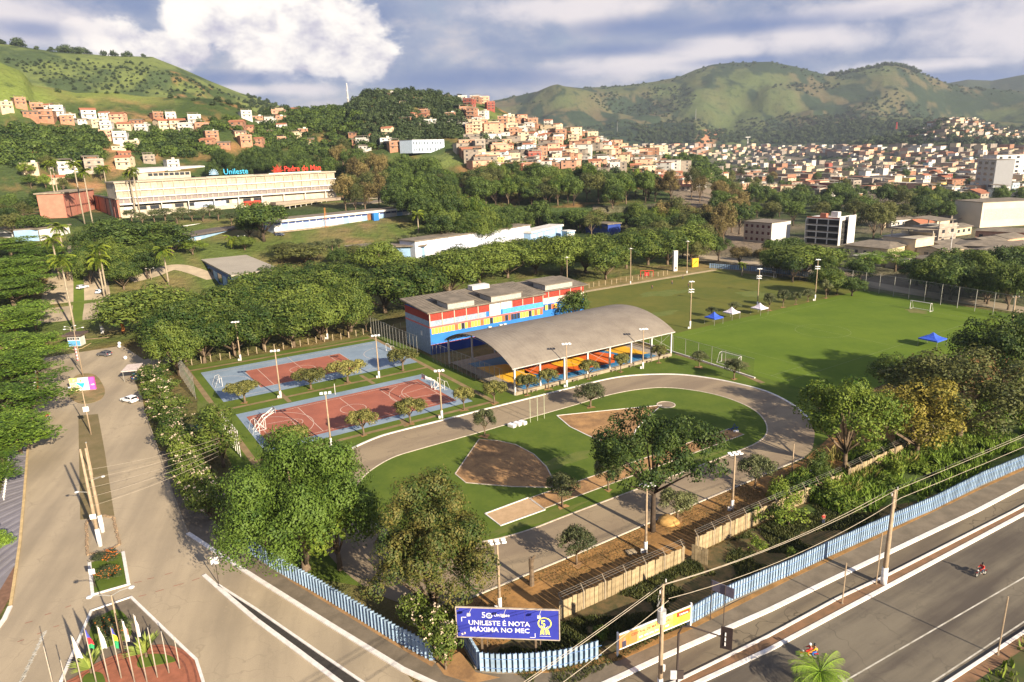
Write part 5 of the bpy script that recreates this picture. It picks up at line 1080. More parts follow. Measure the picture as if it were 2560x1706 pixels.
# ---- woods of separate trees
def zone(poly, n, kinds, wr, hr, label, group, name='tree', mind=6.0, cen=True, store=None):
    xs = [p[0] for p in poly]; ys = [p[1] for p in poly]; pts = []; tries = 0; out = []
    cand = []
    while len(cand) < n*(2.2 if n > 200 else 4) and tries < n*60:
        tries += 1; x, y = R_.uniform(min(xs), max(xs)), R_.uniform(min(ys), max(ys)); ins = False; j = len(poly)-1
        for i in range(len(poly)):
            if (poly[i][1] > y) != (poly[j][1] > y) and x < (poly[j][0]-poly[i][0])*(y-poly[i][1])/(poly[j][1]-poly[i][1])+poly[i][0]: ins = not ins
            j = i
        if ins: cand.append((x*DS, y*DS))
    if not cand: return []
    h = sum(hr)/2; g = GV([c[0] for c in cand], [c[1] for c in cand], h*.6 if cen else 0.0)
    for c, b in zip(cand, g):
        if np.isnan(b[0]) or any((b[0]-q[0])**2+(b[1]-q[1])**2 < mind**2 for q in pts): continue
        pts.append(b); k = R_.choice(kinds)
        if store is not None: store.append((b, R_.uniform(*wr)))
        else: out.append(tree(k, tuple(b), R_.uniform(*wr), R_.uniform(*hr), label, group=group, name=name))
        if len(pts) >= n: break
    if out: number(out, label)
    return out
zone([(0, 455), (95, 450), (125, 470), (120, 515), (0, 518)], 11, ['dark', 'olive'], (9, 14), (9, 12), 'dark tree in the clump at the far left above the pale blue hall', 'trees above the pale blue hall')
zone([(0, 375), (130, 372), (240, 395), (240, 420), (120, 440), (0, 400)], 9, ['dark', 'olive', 'lime'], (8, 12), (7, 10), 'tree on the orange bank behind the royal palms at the left', 'trees behind the royal palms')
zone([(765, 330), (820, 350), (880, 380), (890, 430), (830, 455), (775, 440), (770, 390)], 24, ['brown', 'olive', 'dark'], (11, 16), (14, 20), 'tall olive brown tree in the wood right of the long cream block', 'olive wood right of the cream block')
zone([(1010, 395), (1120, 400), (1230, 395), (1330, 405), (1480, 415), (1520, 440), (1480, 480), (1350, 500), (1260, 500), (1215, 500), (1160, 490), (1060, 500), (1010, 480)], 84, ['dark', 'dark', 'mango', 'olive', 'lime'], (13, 20), (12, 19), 'dense tree in the broad wood between the campus and the hillside houses', 'broad wood behind the campus', mind=7.5)
zone([(1500, 420), (1700, 395), (1790, 400), (1760, 450), (1700, 500), (1640, 530), (1560, 520), (1540, 470)], 34, ['brown', 'olive', 'brown', 'dark'], (10, 15), (14, 21), 'tall wispy brown-green tree in the wood right of the slate blue hall', 'wispy wood right of the slate blue hall', mind=6.5)
zone([(1600, 525), (1660, 540), (1660, 575), (1610, 590), (1560, 560)], 7, ['mango', 'dark', 'olive'], (8, 12), (9, 11), 'tree at the far end of the mango belt by the cross street', 'trees at the end of the mango belt')
zone([(1940, 430), (2060, 430), (2110, 470), (2100, 500), (1990, 520), (1930, 480)], 13, ['dark', 'olive'], (12, 17), (13, 19), 'large dark tree behind the unfinished white block', 'trees behind the unfinished white block')
zone([(2100, 440), (2240, 440), (2220, 490), (2120, 500)], 9, ['dark', 'olive', 'lime'], (9, 13), (8, 11), 'tree between the unfinished block and the windowless beige block', 'trees left of the beige block')
zone([(1660, 470), (1760, 470), (1790, 495), (1700, 500)], 6, ['dark', 'lime'], (8, 12), (8, 11), 'tree beside the white three-storey block', 'trees by the three-storey block')
zone([(690, 580), (900, 570), (880, 590), (730, 605)], 6, ['olive', 'dark', 'mango'], (7, 11), (6, 8), 'tree on the lawn below the long low classroom block', 'trees below the classroom block', mind=8)
zone([(1010, 505), (1230, 500), (1230, 512), (1100, 525), (1010, 530)], 12, ['dark', 'mango'], (11, 15), (12, 15), 'dark tree behind the long white block', 'trees behind the long white block', mind=7)
zone([(1240, 480), (1480, 490), (1640, 500), (1640, 545), (1480, 560), (1440, 520), (1340, 515)], 24, ['dark', 'mango', 'dark', 'olive'], (12, 17), (11, 15), 'dark tree between the broad wood and the mango belt', 'trees between broad wood and mango belt', mind=8)
zone([(150, 560), (330, 560), (380, 600), (240, 640), (180, 620)], 8, ['mango', 'dark'], (9, 13), (9, 12), 'tree on the lawns beside the palm avenue', 'trees beside the palm avenue', mind=9)
zone([(1770, 448), (1960, 440), (1970, 490), (1830, 500), (1770, 480)], 14, ['dark', 'dark', 'olive'], (12, 17), (12, 17), 'dark tree behind the white three-storey block', 'dark trees behind the three-storey block', mind=8)
zone([(2050, 440), (2240, 440), (2230, 480), (2100, 485)], 8, ['dark', 'mango'], (11, 15), (11, 15), 'large tree left of the windowless beige block', 'large trees left of the beige block', mind=8)
zone([(1640, 430), (1780, 430), (1760, 480), (1640, 500)], 14, ['brown', 'dark', 'mango'], (9, 13), (9, 14), 'tree at the right end of the wispy wood', 'trees at the right end of the wispy wood', mind=8)
zone([(2120, 610), (2353, 600), (2353, 658), (2220, 648), (2130, 636)], 20, ['dark', 'mango', 'dark'], (11, 15), (11, 14), 'dark tree massed behind the high right fence', 'trees behind the right fence', mind=6)
zone([(1745, 570), (1960, 560), (1985, 640), (1800, 625)], 9, ['mango', 'dark'], (8, 12), (8, 10), 'tree massed at the far corner of the pitch', 'trees at the far pitch corner', mind=6)
for (x, y, w, h, k, l) in ((1850, 590, 175, 12, 'mango', 'broad tree with a light top over the far fence behind the pitch'), (1790, 590, 90, 10, 'mango', 'tree left of the broad tree at the far pitch corner'), (1700, 585, 60, 8, 'brown', 'orange tinted tree by the cross street'), (1755, 590, 60, 8, 'brown', 'small orange tinted tree by the three-storey block'), (1905, 640, 80, 9, 'mango', 'lower tree at the right foot of the broad tree'), (2000, 600, 80, 8, 'flame', 'flat topped airy tree behind the far fence'), (2060, 595, 90, 8, 'flame', 'second flat topped airy tree behind the far fence, further right'), (2110, 620, 80, 9, 'dark', 'dark tree at the left end of the fence row'), (2170, 640, 90, 10, 'dark', 'dark tree behind the fence, left of the tallest one'), (2215, 610, 120, 12, 'mango', 'tallest light topped tree behind the right fence'), (2270, 650, 90, 10, 'mango', 'tree right of the tallest tree behind the right fence'), (2320, 650, 90, 10, 'dark', 'dark tree behind the fence near the right edge'), (2370, 640, 110, 10, 'dark', 'dark tree behind the fence cut by the right edge'), (1960, 655, 60, 6, 'dark', 'low dark tree left of the airy trees')):
    tree_c(k, x, y, w, h, l, name='tree')
# ---- plumeria shrubs along the pavement
pl = [(352, 860, 75), (365, 895, 80), (385, 930, 85), (400, 965, 80), (412, 1000, 85), (430, 1030, 80), (440, 1080, 90), (460, 1115, 95), (478, 1150, 90), (455, 1020, 60), (1000, 1440, 110), (960, 1405, 85), (1020, 1480, 90)]
for i, (x, y, w) in enumerate(pl):
    l = ordl(i, 10, 'pale flowering plumeria along the pavement, counted down the road') if i < 10 else ('pale flowering plumeria leaning over the blue wall, lowest', 'pale flowering plumeria leaning over the blue wall, upper left', 'pale flowering plumeria leaning over the blue wall, right')[i-10]
    tree_c('plumeria', x, y, w, 5.0, l, cat='shrub', name='plumeria', group='plumerias')
for i in range(12):
    x = 345+i*9+R_.uniform(-6, 6); tree_c('bush', x, 850+i*26, 60, 2.6, nth(i+1)+' leafy bush down the road among the plumerias', cat='shrub', name='bush', group='bushes along the pavement')
# ---- shrubs in the verge behind the concrete wall
_vb = []
for i in range(46):
    u = R_.uniform(76, 150); v = R_.uniform(46.5, 58) if u > 84 else R_.uniform(50, 57); h = R_.uniform(1.5, 3.6)
    _vb.append(tree('bush', UV(u, v), R_.uniform(3, 6), h, 'x', cat='shrub', name='bush', group='bushes in the overgrown verge'))
number(_vb, 'green bush in the overgrown verge right of the concrete wall')
for (x, y, w, h, l) in ((1742, 1180, 55, 2.2, 'green bush on top of the concrete wall'), (1740, 1250, 45, 2, 'green bush below the concrete wall at its broken end'), (1378, 1455, 36, 2, 'small leafy plant behind the blue wall right of the billboard'), (1820, 1270, 30, 1.6, 'grass tuft behind the blue wall left of the big pole')):
    tree_c('bush', x, y, w, h, l, cat='shrub', name='bush')
# ---- grass blades: tall verge and dry tufts (stuff)
def blades(name, pts, hgtr, m, seed, w=.10):
    rs = np.random.RandomState(seed); n = len(pts); p = np.array(pts); a = rs.rand(n)*6.283; h = rs.uniform(*hgtr, n); le = rs.normal(size=(n, 2))*.35*h[:, None]
    d = np.stack([np.cos(a)*w, np.sin(a)*w, 0*a], 1)
    v = np.stack([p-d, p+d, p+np.stack([le[:, 0]*.5, le[:, 1]*.5, h*.6], 1)+d*.7, p+np.stack([le[:, 0], le[:, 1], h], 1)], 1).reshape(-1, 3)
    me = bpy.data.meshes.new(name); me.vertices.add(4*n); me.vertices.foreach_set('co', v.ravel().astype(np.float32)); me.loops.add(4*n); me.loops.foreach_set('vertex_index', np.arange(4*n, dtype=np.int32)); me.polygons.add(n); me.polygons.foreach_set('loop_start', np.arange(0, 4*n, 4, dtype=np.int32)); me.update(calc_edges=True); me.materials.append(m)
    return tag(put(name, me), kind='stuff')
rs = np.random.RandomState(5)
def uvcloud(n, u0, u1, v0, v1): u = rs.uniform(u0, u1, n); v = rs.uniform(v0, v1, n); return np.stack([u*uu[0]+v*vv[0], u*uu[1]+v*vv[1], 0*u], 1)
def clumped(P, s, thr): k = fbm(P[:, 0]/s, P[:, 1]/s, 3)*2; return P[k > thr]
def label_stuff(o, l, c): tag(o, l, c); return o
label_stuff(blades('tall_grass', clumped(uvcloud(60000, 84, 165, 43, 58), 5, -.15), (.5, 1.9), LM['grass'], 1, .15), 'lush tall grass filling the verge between concrete wall and blue wall', 'grass')
label_stuff(blades('straw_tufts', clumped(uvcloud(9000, 88, 150, 50, 60), 4, .22), (.8, 2.4), LM['straw'], 2, .12), 'straw coloured tufts standing in the overgrown verge', 'grass')
P_ = uvcloud(70000, 31, 92, 44.5, 52.8); label_stuff(blades('scrub_grass', clumped(P_, 4, -.12), (.08, .45), LM['dark' if False else 'olive'], 3, .07), 'low dark scrub between the concrete wall and the blue wall', 'grass')
P_ = uvcloud(30000, 28, 128, 53.6, 61.6); label_stuff(blades('dry_tufts', clumped(P_, 3, .05), (.05, .20), LM['straw' if False else 'brown'], 4, .05), 'dry brown tufts and leaves on the strip beside the track', 'leaf litter')
P_ = uvcloud(5000, 45, 160, 12, 22.5); label_stuff(blades('verge_plants', clumped(P_, 4, -.0), (.3, 1.1), LM['lime'], 5, .16), 'leafy ground plants on the verge at the lower right corner', 'plants')
# ---- far woods: instanced crowns, one object each
def woods(name, store, src, label, jitter=.35, seed=0):
    P = np.array([s[0] for s in store]); Sx = np.array([s[1] for s in store])
    me = bpy.data.meshes.new(name); me.vertices.add(len(P)); me.vertices.foreach_set('co', P.ravel().astype(np.float32)); at = me.attributes.new('sz', 'FLOAT', 'POINT'); at.data.foreach_set('value', Sx.astype(np.float32)); me.update()
    o = tag(put(name, me), label, 'wood', kind='stuff'); ng = bpy.data.node_groups.new(name, 'GeometryNodeTree'); ng.interface.new_socket('Geometry', in_out='INPUT', socket_type='NodeSocketGeometry'); ng.interface.new_socket('Geometry', in_out='OUTPUT', socket_type='NodeSocketGeometry')
    N = ng.nodes; L = ng.links; gi = N.new('NodeGroupInput'); go = N.new('NodeGroupOutput'); ip = N.new('GeometryNodeInstanceOnPoints'); oi = N.new('GeometryNodeObjectInfo'); oi.inputs[0].default_value = src; oi.inputs[1].default_value = True
    na = N.new('GeometryNodeInputNamedAttribute'); na.data_type = 'FLOAT'; na.inputs[0].default_value = 'sz'; rv = N.new('FunctionNodeRandomValue'); rv.data_type = 'FLOAT_VECTOR'; rv.inputs[0].default_value = (-.08, -.08, 0); rv.inputs[1].default_value = (.08, .08, 6.283); rv.inputs['Seed'].default_value = seed
    L.new(gi.outputs[0], ip.inputs['Points']); oi.transform_space = 'ORIGINAL'; L.new(oi.outputs['Geometry'], ip.inputs['Instance']); L.new(na.outputs[0], ip.inputs['Scale']); L.new(rv.outputs[0], ip.inputs['Rotation']); L.new(ip.outputs[0], go.inputs[0])
    md = o.modifiers.new('scatter', 'NODES'); md.node_group = ng; return o
_sw = []
zone([(455, 372), (560, 350), (735, 348), (770, 380), (760, 402), (600, 400), (470, 398)], 26, ['x'], (1.06, 1.63), (11, 15), '', '', store=_sw)
zone([(880, 385), (1000, 380), (1020, 420), (1010, 480), (1000, 500), (905, 460)], 28, ['x'], (1.15, 1.73), (12, 17), '', '', store=_sw)
zone([(1690, 352), (2340, 375), (2340, 440), (1640, 430)], 34, ['x'], (0.67, 1.15), (6, 10), '', '', mind=25, store=_sw)
zone([(1760, 440), (2353, 445), (2353, 470), (2240, 470), (2180, 500), (2130, 480), (1990, 440), (1930, 480), (1850, 490), (1760, 480)], 26, ['x'], (0.87, 1.25), (8, 12), '', '', mind=9, store=_sw)
_src = [c for c in COL.objects if c.parent in set(TREES) and c.data in [p[0] for p in PROTO['dark']]][0]
woods('campus_edge_wood', _sw, _src, 'woods massed behind the cream block, the low campus buildings and among the near town houses', seed=11)
def src_tree(kind, x, y, label):
    b = D(x, y); me, tm, R, Ht, bm = PROTO[kind][0]; t = thing('tree', label, 'tree', b); c = put('crown', me, parent=t); put('trunk', tm, parent=t); return c
s1 = src_tree('far', 640, 335, 'dark tree on the hillside below the brick houses, left of centre'); s2 = src_tree('fargreen', 200, 300, 'dark green tree in the wood below the hillside houses at the left')
st = []; kw = dict(kinds=['x'], hr=(7, 8), label='', group='', store=st)
zone([(0, 282), (60, 280), (150, 290), (225, 300), (240, 345), (200, 365), (60, 372), (0, 365)], 150, wr=(1.0, 1.7), mind=4.5, **kw)
zone([(325, 300), (345, 290), (480, 300), (500, 340), (440, 350), (330, 345), (280, 330)], 60, wr=(.8, 1.4), mind=4.5, **kw)
zone([(440, 270), (520, 262), (560, 270), (540, 300), (460, 290)], 16, wr=(.8, 1.3), mind=5, **kw)
zone([(600, 245), (700, 238), (790, 240), (830, 260), (860, 330), (780, 345), (700, 345), (560, 320), (560, 290), (620, 280)], 190, wr=(.8, 1.5), mind=5, **kw)
woods('hillside_wood', st, s2, 'dark wood covering the lower slope of the left hill below the brick houses')
st = []; kw['store'] = st
zone([(790, 240), (830, 212), (870, 200), (960, 205), (1030, 212), (1060, 225), (1080, 240), (1060, 300), (980, 330), (900, 330), (860, 330), (830, 290)], 330, wr=(.7, 1.5), mind=5, **kw)
zone([(1050, 320), (1160, 300), (1170, 340), (1060, 345)], 30, wr=(.7, 1.2), mind=5, **kw)
zone([(1150, 250), (1380, 300), (1420, 330), (1600, 400), (1450, 400), (1160, 400)], 70, wr=(.5, 1.1), mind=9, **kw)
zone([(1290, 280), (1400, 300), (1440, 330), (1380, 330)], 30, wr=(.7, 1.2), mind=5, **kw)
woods('hilltop_wood', st, s1, 'wood covering the central hill among the brick houses', seed=3)
# ridge line trees
st = []
for (x, y, s) in [(3, 98, 1.2), (10, 100, .9), (40, 98, 2.2), (48, 100, 1.8), (85, 110, .9), (118, 112, 1.2), (138, 106, 1.6), (148, 104, 2.0), (158, 105, 2.0), (168, 108, 1.6), (180, 108, 1.8), (190, 108, 1.7), (203, 112, 1.2), (238, 118, 1.4), (262, 120, 1.6), (284, 120, 1.0), (296, 122, 1.5), (330, 124, .9)]:
    b = ray(x*DS, (y+8)*DS); a = math.atan2(b[0], b[1]); r = 1385; st.append((np.array([r*math.sin(a), r*math.cos(a), float(T(r*math.sin(a), r*math.cos(a)))]), s*1.1))
for k in range(46):
    x = 1905+k*4.6+R_.uniform(-2, 2); b = ray(x*DS, 160*DS); a = math.atan2(b[0], b[1]); r = 3470+R_.uniform(-20, 20); st.append((np.array([r*math.sin(a), r*math.cos(a), float(T(r*math.sin(a), r*math.cos(a)))]), R_.uniform(1.5, 3.2)))
for k in range(260):
    x = R_.uniform(1150, 2350); b = ray(x*DS, 160*DS); a = math.atan2(b[0], b[1]); r = R_.uniform(3380, 3500); st.append((np.array([r*math.sin(a), r*math.cos(a), float(T(r*math.sin(a), r*math.cos(a)))-2]), R_.uniform(.7, 1.9)))
woods('ridge_trees', st, s1, 'scattered small trees along the skyline of the far ridges', seed=5)
st = []; kw['store'] = st
zone([(1450, 336), (2353, 338), (2353, 440), (1760, 440), (1600, 400)], 420, wr=(.7, 1.2), mind=10, **kw)
zone([(1600, 335), (1720, 340), (1740, 385), (1640, 400), (1540, 360)], 90, wr=(.9, 1.5), mind=7, **kw)
zone([(1170, 270), (1500, 345), (1560, 400), (1200, 400)], 190, wr=(.45, .9), mind=6, **kw)
woods('town_trees', st, s2, 'street and garden trees scattered among the far town roofs', seed=9)
st = []; kw['store'] = st
zone([(0, 130), (100, 128), (330, 140), (430, 170), (560, 225), (560, 245), (440, 220), (300, 205), (130, 200), (80, 170)], 300, wr=(.25, .8), mind=6, **kw)
zone([(560, 210), (640, 225), (700, 240), (620, 262), (560, 250)], 60, wr=(.6, 1.2), mind=6, **kw)
zone([(1440, 325), (2353, 330), (2353, 300), (1900, 262), (1700, 300), (1480, 300)], 900, wr=(1.2, 2.6), mind=14, **kw); _k0 = len(st)
zone([(1160, 240), (1500, 200), (1900, 190), (2353, 230), (2353, 300), (1440, 320)], 1500, wr=(.8, 2.0), mind=12, **kw)
st[_k0:] = [s for s in st[_k0:] if fbm(np.array([s[0][0]/170]), np.array([s[0][1]/170]), 3)[0] > -.02]
woods('mountain_scrub', st, s1, 'bushes and small woods scattered over the far mountain slopes', seed=7)
# ---- palms
def frond_mesh(Lf, droop, m, nl=20, lw=.09, ll=.8, up=.55, seed=0):
    mb = MB(); rs_ = random.Random(seed); P = []
    for i in range(nl+1):
        t = i/nl; P.append(Vector((Lf*t*(1-.12*t*droop), 0, Lf*(up*t-droop*t*t))))
    mb.tube([tuple(p) for p in P[::4]], [.05*(1-.8*q/len(P[::4])) for q in range(len(P[::4]))], 4, cap=False)
    for i in range(2, nl+1):
        t = i/nl; l = ll*math.sin(PI*min(1, t*.93+.08))**.6*(.8+.4*rs_.random())
        for s in (-1, 1):
            p = P[i]; q = p+Vector((l*.45, s*l*.8, -l*(.25+.45*rs_.random()))); d = Vector((lw, 0, 0)); mb.add([p-d, p+d, q+d*.3, q-d*.3], [(0, 1, 2, 3)])
    return mb.mesh('frond', m)
FR = {'royal': frond_mesh(3.8, .72, LM['palm'], 22, .15, 1.15, .62, 1), 'near': frond_mesh(3.4, .60, leafmat('bright_palm_frond', (.08, .17, .012), (.24, .36, .03)), 30, .022, .95, .5, 2)}
FR['royal2'] = frond_mesh(3.5, 1.0, LM['palm'], 20, .15, 1.1, .35, 3)
M_PTRUNK = mat('pale_palm_trunk', (.34, .28, .20), .9, .15, 3)
def palm(base, height, label, group=None, kind='royal', nf=20, sc=1.0, tr=.28):
    t = thing('palm_tree', label, 'palm tree', base, R_.uniform(0, 6), group); th = height-1.6*sc
    mb = MB(); mb.tube([(0, 0, -.3), (.03, 0, th*.3), (0, .04, th*.75), (0, 0, th)], [tr*1.3, tr*1.05, tr, tr*.7], 8)
    put('trunk', mb.mesh('trunk', M_PTRUNK, True), parent=t)
    mb = MB(); mb.tube([(0, 0, th-.05), (0, 0, th+1.1*sc)], [tr*.75, tr*.4], 7); put('crownshaft', mb.mesh('crownshaft', LM['palm']), parent=t)
    for k in range(nf):
        fk = kind if kind == 'near' or k % 2 else 'royal2'
        put('frond', FR[fk], (0, 0, th+(.9 if k % 2 else .6)*sc), parent=t, rot=(0, R_.uniform(-.45, .25) if k % 2 else R_.uniform(-.1, .4), k*2.399), scale=sc*R_.uniform(.85, 1.1))
    return t
for (x, y, ty, l) in ((188, 829, 640, 'nearest royal palm in the road median, in front of the gate house'), (269, 742, 612, 'royal palm right of the road with two shadows across the lane'), (262, 746, 640, 'slightly shorter royal palm touching the palm right of the road'), (422, 713, 620, 'royal palm on the lawn in front of the grey roof hall'), (235, 575, 425, 'royal palm in front of the red hall, right one of the close pair'), (352, 548, 420, 'tall royal palm in front of the left part of the cream block'), (341, 545, 428, 'tall royal palm touching its neighbour before the cream block'), (155, 535, 400, 'royal palm left of the red hall with leaning trunk'), (148, 540, 408, 'royal palm just left of the leaning palm by the red hall'), (212, 560, 405, 'royal palm crossing the face of the red hall'), (280, 540, 415, 'royal palm at the joint of red hall and cream block'), (1047, 586, 530, 'left palm of the two on the lawn before the classroom block'), (1101, 578, 524, 'right palm of the two on the lawn before the classroom block'), (150, 700, 590, 'royal palm behind the nearest one in the road median'), (160, 640, 560, 'royal palm far up the avenue by the pale blue hall'), (808, 476, 437, 'slim palm before the right end of the cream block'), (583, 622, 590, 'low palm by the classroom wing')):
    b = G(x, y); palm(b, hgt(b, ty), l, 'royal palms', sc=1.15 if y > 600 else 1.0)
palm(atz(2046, 1730, 0), hgt(atz(2046, 1730, 0), 1668), 'bright green palm crown rising into the picture at the bottom right edge', None, 'near', 34, .85)
palm(G(1855, 690), 5, 'small palm among the sheds near the street lamp with two heads', sc=.6)
# spiky rosettes in the plaza
sp = MB()
def spiky(base, label, R=2.3):
    t = thing('spiky_plant', label, 'plant', base, R_.uniform(0, 6), 'spiky plants in the brick plaza')
    mb = MB(); mb.tube([(0, 0, 0), (0, 0, .7)], .16, 6); part('stem', mb, M_BARK, t)
    b = MB(); b.add([(0, -.09, 0), (0, .09, 0), (R*.6, .15, .12), (R*.6, -.15, .12), (R, 0, -.02)], [(0, 3, 2, 1), (3, 4, 2)]); me = b.mesh('leaf', leafmat('spiky_leaf', (.14, .20, .03), (.34, .40, .09)))
    for k in range(46): put('leaf', me, (0, 0, .65), parent=t, rot=(0, -rad(8+78*((k*.618) % 1)), k*2.399), scale=R_.uniform(.8, 1.1))
spiky(G(367, 1645), 'spiky yellow-green rosette plant on the right lawn of the brick plaza'); spiky(G(230, 1685), 'spiky yellow-green rosette plant on the left lawn of the brick plaza')
for (x, y, w, l) in ((270, 1405, 62, 'low clipped bush with orange flowers, upper one in the white edged plot'), (272, 1447, 62, 'low clipped bush with orange flowers, lower one in the white edged plot'), (258, 1575, 60, 'low clipped bush in the round flower bed behind the flags'), (300, 1590, 70, 'wider low bush in the flower bed behind the flags')):
    b = G(x, y); t = tree('ball', b, w*dist(b)/FPX, 1.35, l, cat='shrub', name='flower_bush'); rs2 = np.random.RandomState(x)
    n = 60 if y < 1500 else 14; a = rs2.rand(n)*1.2*PI-1.0; r = rs2.rand(n)**.5*1.3; pos = np.stack([r*np.cos(a), r*np.sin(a), 3.42-.9*(r/1.5)**2], 1); nn = np.tile([0, 0, 1.], (n, 1))+rs2.normal(size=(n, 3))*.3; nn /= np.linalg.norm(nn, axis=1)[:, None]
    put('flower', leaf_mesh('flower', pos, nn, .16*(.6+.8*rs2.rand(n)), mat('orange_flower', (.75, .20, .02), .6), rs2, 1), parent=t)
# ================================================================== FENCES AND WALLS
M_SLAT = mat('pale_blue_slat_paint', (.31, .405, .51), .8, .1, 1.2, col2=(.18, .27, .38), objvar=.2); M_SLATD = mat('deep_blue_slat_side', (.08, .16, .36), .8, .1, 1.5)
def poly_walk(pts, step):
    out = []; pts = [Vector((p[0], p[1], 0)) for p in pts]; carry = 0
    for a, b in zip(pts, pts[1:]):
        L = (b-a).length; d = (b-a)/L; s = carry
        while s < L: out.append((a+d*s, math.atan2(d.y, d.x))); s += step
        carry = s-L
    return out
def slat_mesh(w=.34, h=2.25, dep=.30):
    # folded concrete slat: a channel section with a slanted cap
    mb = MB(); t = .06; vs = [(-w/2, 0), (w/2, 0), (w/2, dep), (w/2-t, dep), (w/2-t, t), (-w/2+t, t), (-w/2+t, dep), (-w/2, dep)]; n = len(vs)
    mb.v = [(x, y, 0) for x, y in vs]+[(x, y, h-(.0 if y < .1 else .10)) for x, y in vs]
    mb.f = [(i, (i+1) % n, (i+1) % n+n, i+n) for i in range(n)]+[(8, 9, 12, 13), (9, 10, 11, 12), (8, 13, 14, 15)]
    return mb.mesh('slat', M_SLAT)
def slat_wall(label, pts, step, h=2.25, stuff_after=300, gap=True, turn=0.0):
    b0 = Vector((pts[0][0], pts[0][1], 0)); t = thing('slat_wall', label, 'wall', b0); me = slat_mesh(step*(.66 if gap else .74), h); rest = MB()
    W_ = poly_walk(pts, step)
    for i, (p, a) in enumerate(W_):
        if i < stuff_after:
            hh = 1+R_.uniform(-.015, .02); o = put('slat', me, p-b0, a+turn+R_.uniform(-.04, .04), t, (1, 1, hh))
        else: rest.box((p.x-b0.x, p.y-b0.y, h/2), (step*.9, .25, h), a)
    if rest.v: o = part('slat_row', rest, M_SLAT, t); o['kind'] = 'stuff'
    mb = MB()
    for z in (.55, 1.65):
        for q0, q1 in zip(pts, pts[1:]): mb.tube([(q0[0]-b0.x, q0[1]-b0.y, z), (q1[0]-b0.x, q1[1]-b0.y, z)], .04, 4)
    rails = part('rail', mb, M_SLATD, t); rails['kind'] = 'stuff'
    mb = MB(); mb.ribbon([Vector(q)-b0 for q in pts], .36, -.02, .14); part('footing', mb, M_CONC, t)
    return t
slat_wall('blue slat wall running down the pavement under the huge dense tree', [UV(14.5, 87.5), UV(16.0, 82.3), UV(16.4, 80.9), UV(18.4, 75.1), UV(20.6, 68.2), UV(22.9, 60.7), UV(25.0, 55.0)], .58, turn=.7)
slat_wall('short blue slat wall turning the corner under the left edge of the billboard', [UV(29.4, 57.2), UV(28.9, 56.6), UV(28.1, 51.9)], .5)
slat_wall('pale blue slat wall with open gaps below the billboard', catmull([UV(28.3, 51.2), UV(30.6, 49.3), UV(34.8, 47.0), UV(39.1, 45.7)], 3), .56, turn=.3)
slat_wall('long pale blue slat wall along the avenue right of the orange banner', [UV(50.1, 44.1), UV(56.6, 44.3), UV(62.9, 43.8), UV(66.3, 43.4), UV(73.8, 43.1), UV(86, 42.2), UV(95.2, 41.4), UV(108.1, 41.0), UV(119.6, 40.0), UV(175, 36)], .44, gap=False, turn=.16)
slat_wall('dark slat fence along the cross street beyond the far pitch', [UV(226, 196), UV(232, 180), UV(236, 160), UV(236, 140)], .9, 2.0)
M_CW = mat('weathered_concrete_plank', (.40, .31, .18), .95, .15, 1.5, col2=(.22, .165, .095), det=6, objvar=.22)
def plank_wall(label, pts, step=.62, h=2.3):
    b0 = Vector((pts[0][0], pts[0][1], 0)); t = thing('concrete_wall', label, 'wall', b0)
    ms = []
    for k in range(3):
        mb = MB(); mb.box((0, 0, h/2-.04*k), (step*.90, .09, h-.05*k)); ms.append(mb.mesh('plank', M_CW))
    for i, (p, a) in enumerate(poly_walk(pts, step)): put('plank', ms[i % 3], p-b0, parent=t, rot=(R_.uniform(-.03, .03), R_.uniform(-.015, .015), a+R_.uniform(-.05, .05)))
    pm = MB(); pm.box((0, 0, h/2+.1), (.14, .2, h+.2)); pm.tube([(0, 0, h), (0, .05, h+.25), (0, .5, h+.75)], .05, 4); me = pm.mesh('post', M_CONC)
    for p, a in poly_walk(pts, 3.1): put('post', me, p-b0, a, t)
    wr = MB()
    for (y, z) in ((.12, h+.35), (.3, h+.55), (.46, h+.7)):
        for q0, q1 in zip(pts, pts[1:]):
            d = (Vector(q1)-Vector(q0)).normalized(); n = Vector((-d.y, d.x, 0))*y; wr.tube([Vector(q0)-b0+n+Vector((0, 0, z)), Vector(q1)-b0+n+Vector((0, 0, z))], .012, 3)
    w = part('barbed_wire', wr, M_METG, t); w['kind'] = 'stuff'
plank_wall('leaning concrete plank wall behind the billboard, left of the open gate', uvs([(39.6, 53.1), (58.6, 52.8)]))
plank_wall('concrete plank wall with bent wire posts right of the open gate', uvs([(61.4, 53.4), (72.7, 53.4), (92, 53.0)]))
plank_wall('overgrown end of the concrete plank wall behind the tall grass', uvs([(94, 53.1), (131, 53.3)]))
t = thing('wall_gate', 'open vertical plank gate leaf standing out from the concrete wall', 'gate', UV(59.6, 52.4), TH-1.2)
for k in range(5): mb = MB(); mb.box((k*.42, 0, 1.15), (.36, .06, 2.3)); part('plank', mb, M_CW, t)
mb = MB(); mb.box((.85, .06, .5), (2.1, .05, .1)).box((.85, .06, 1.8), (2.1, .05, .1)); part('brace', mb, M_METD, t)['kind'] = 'stuff'
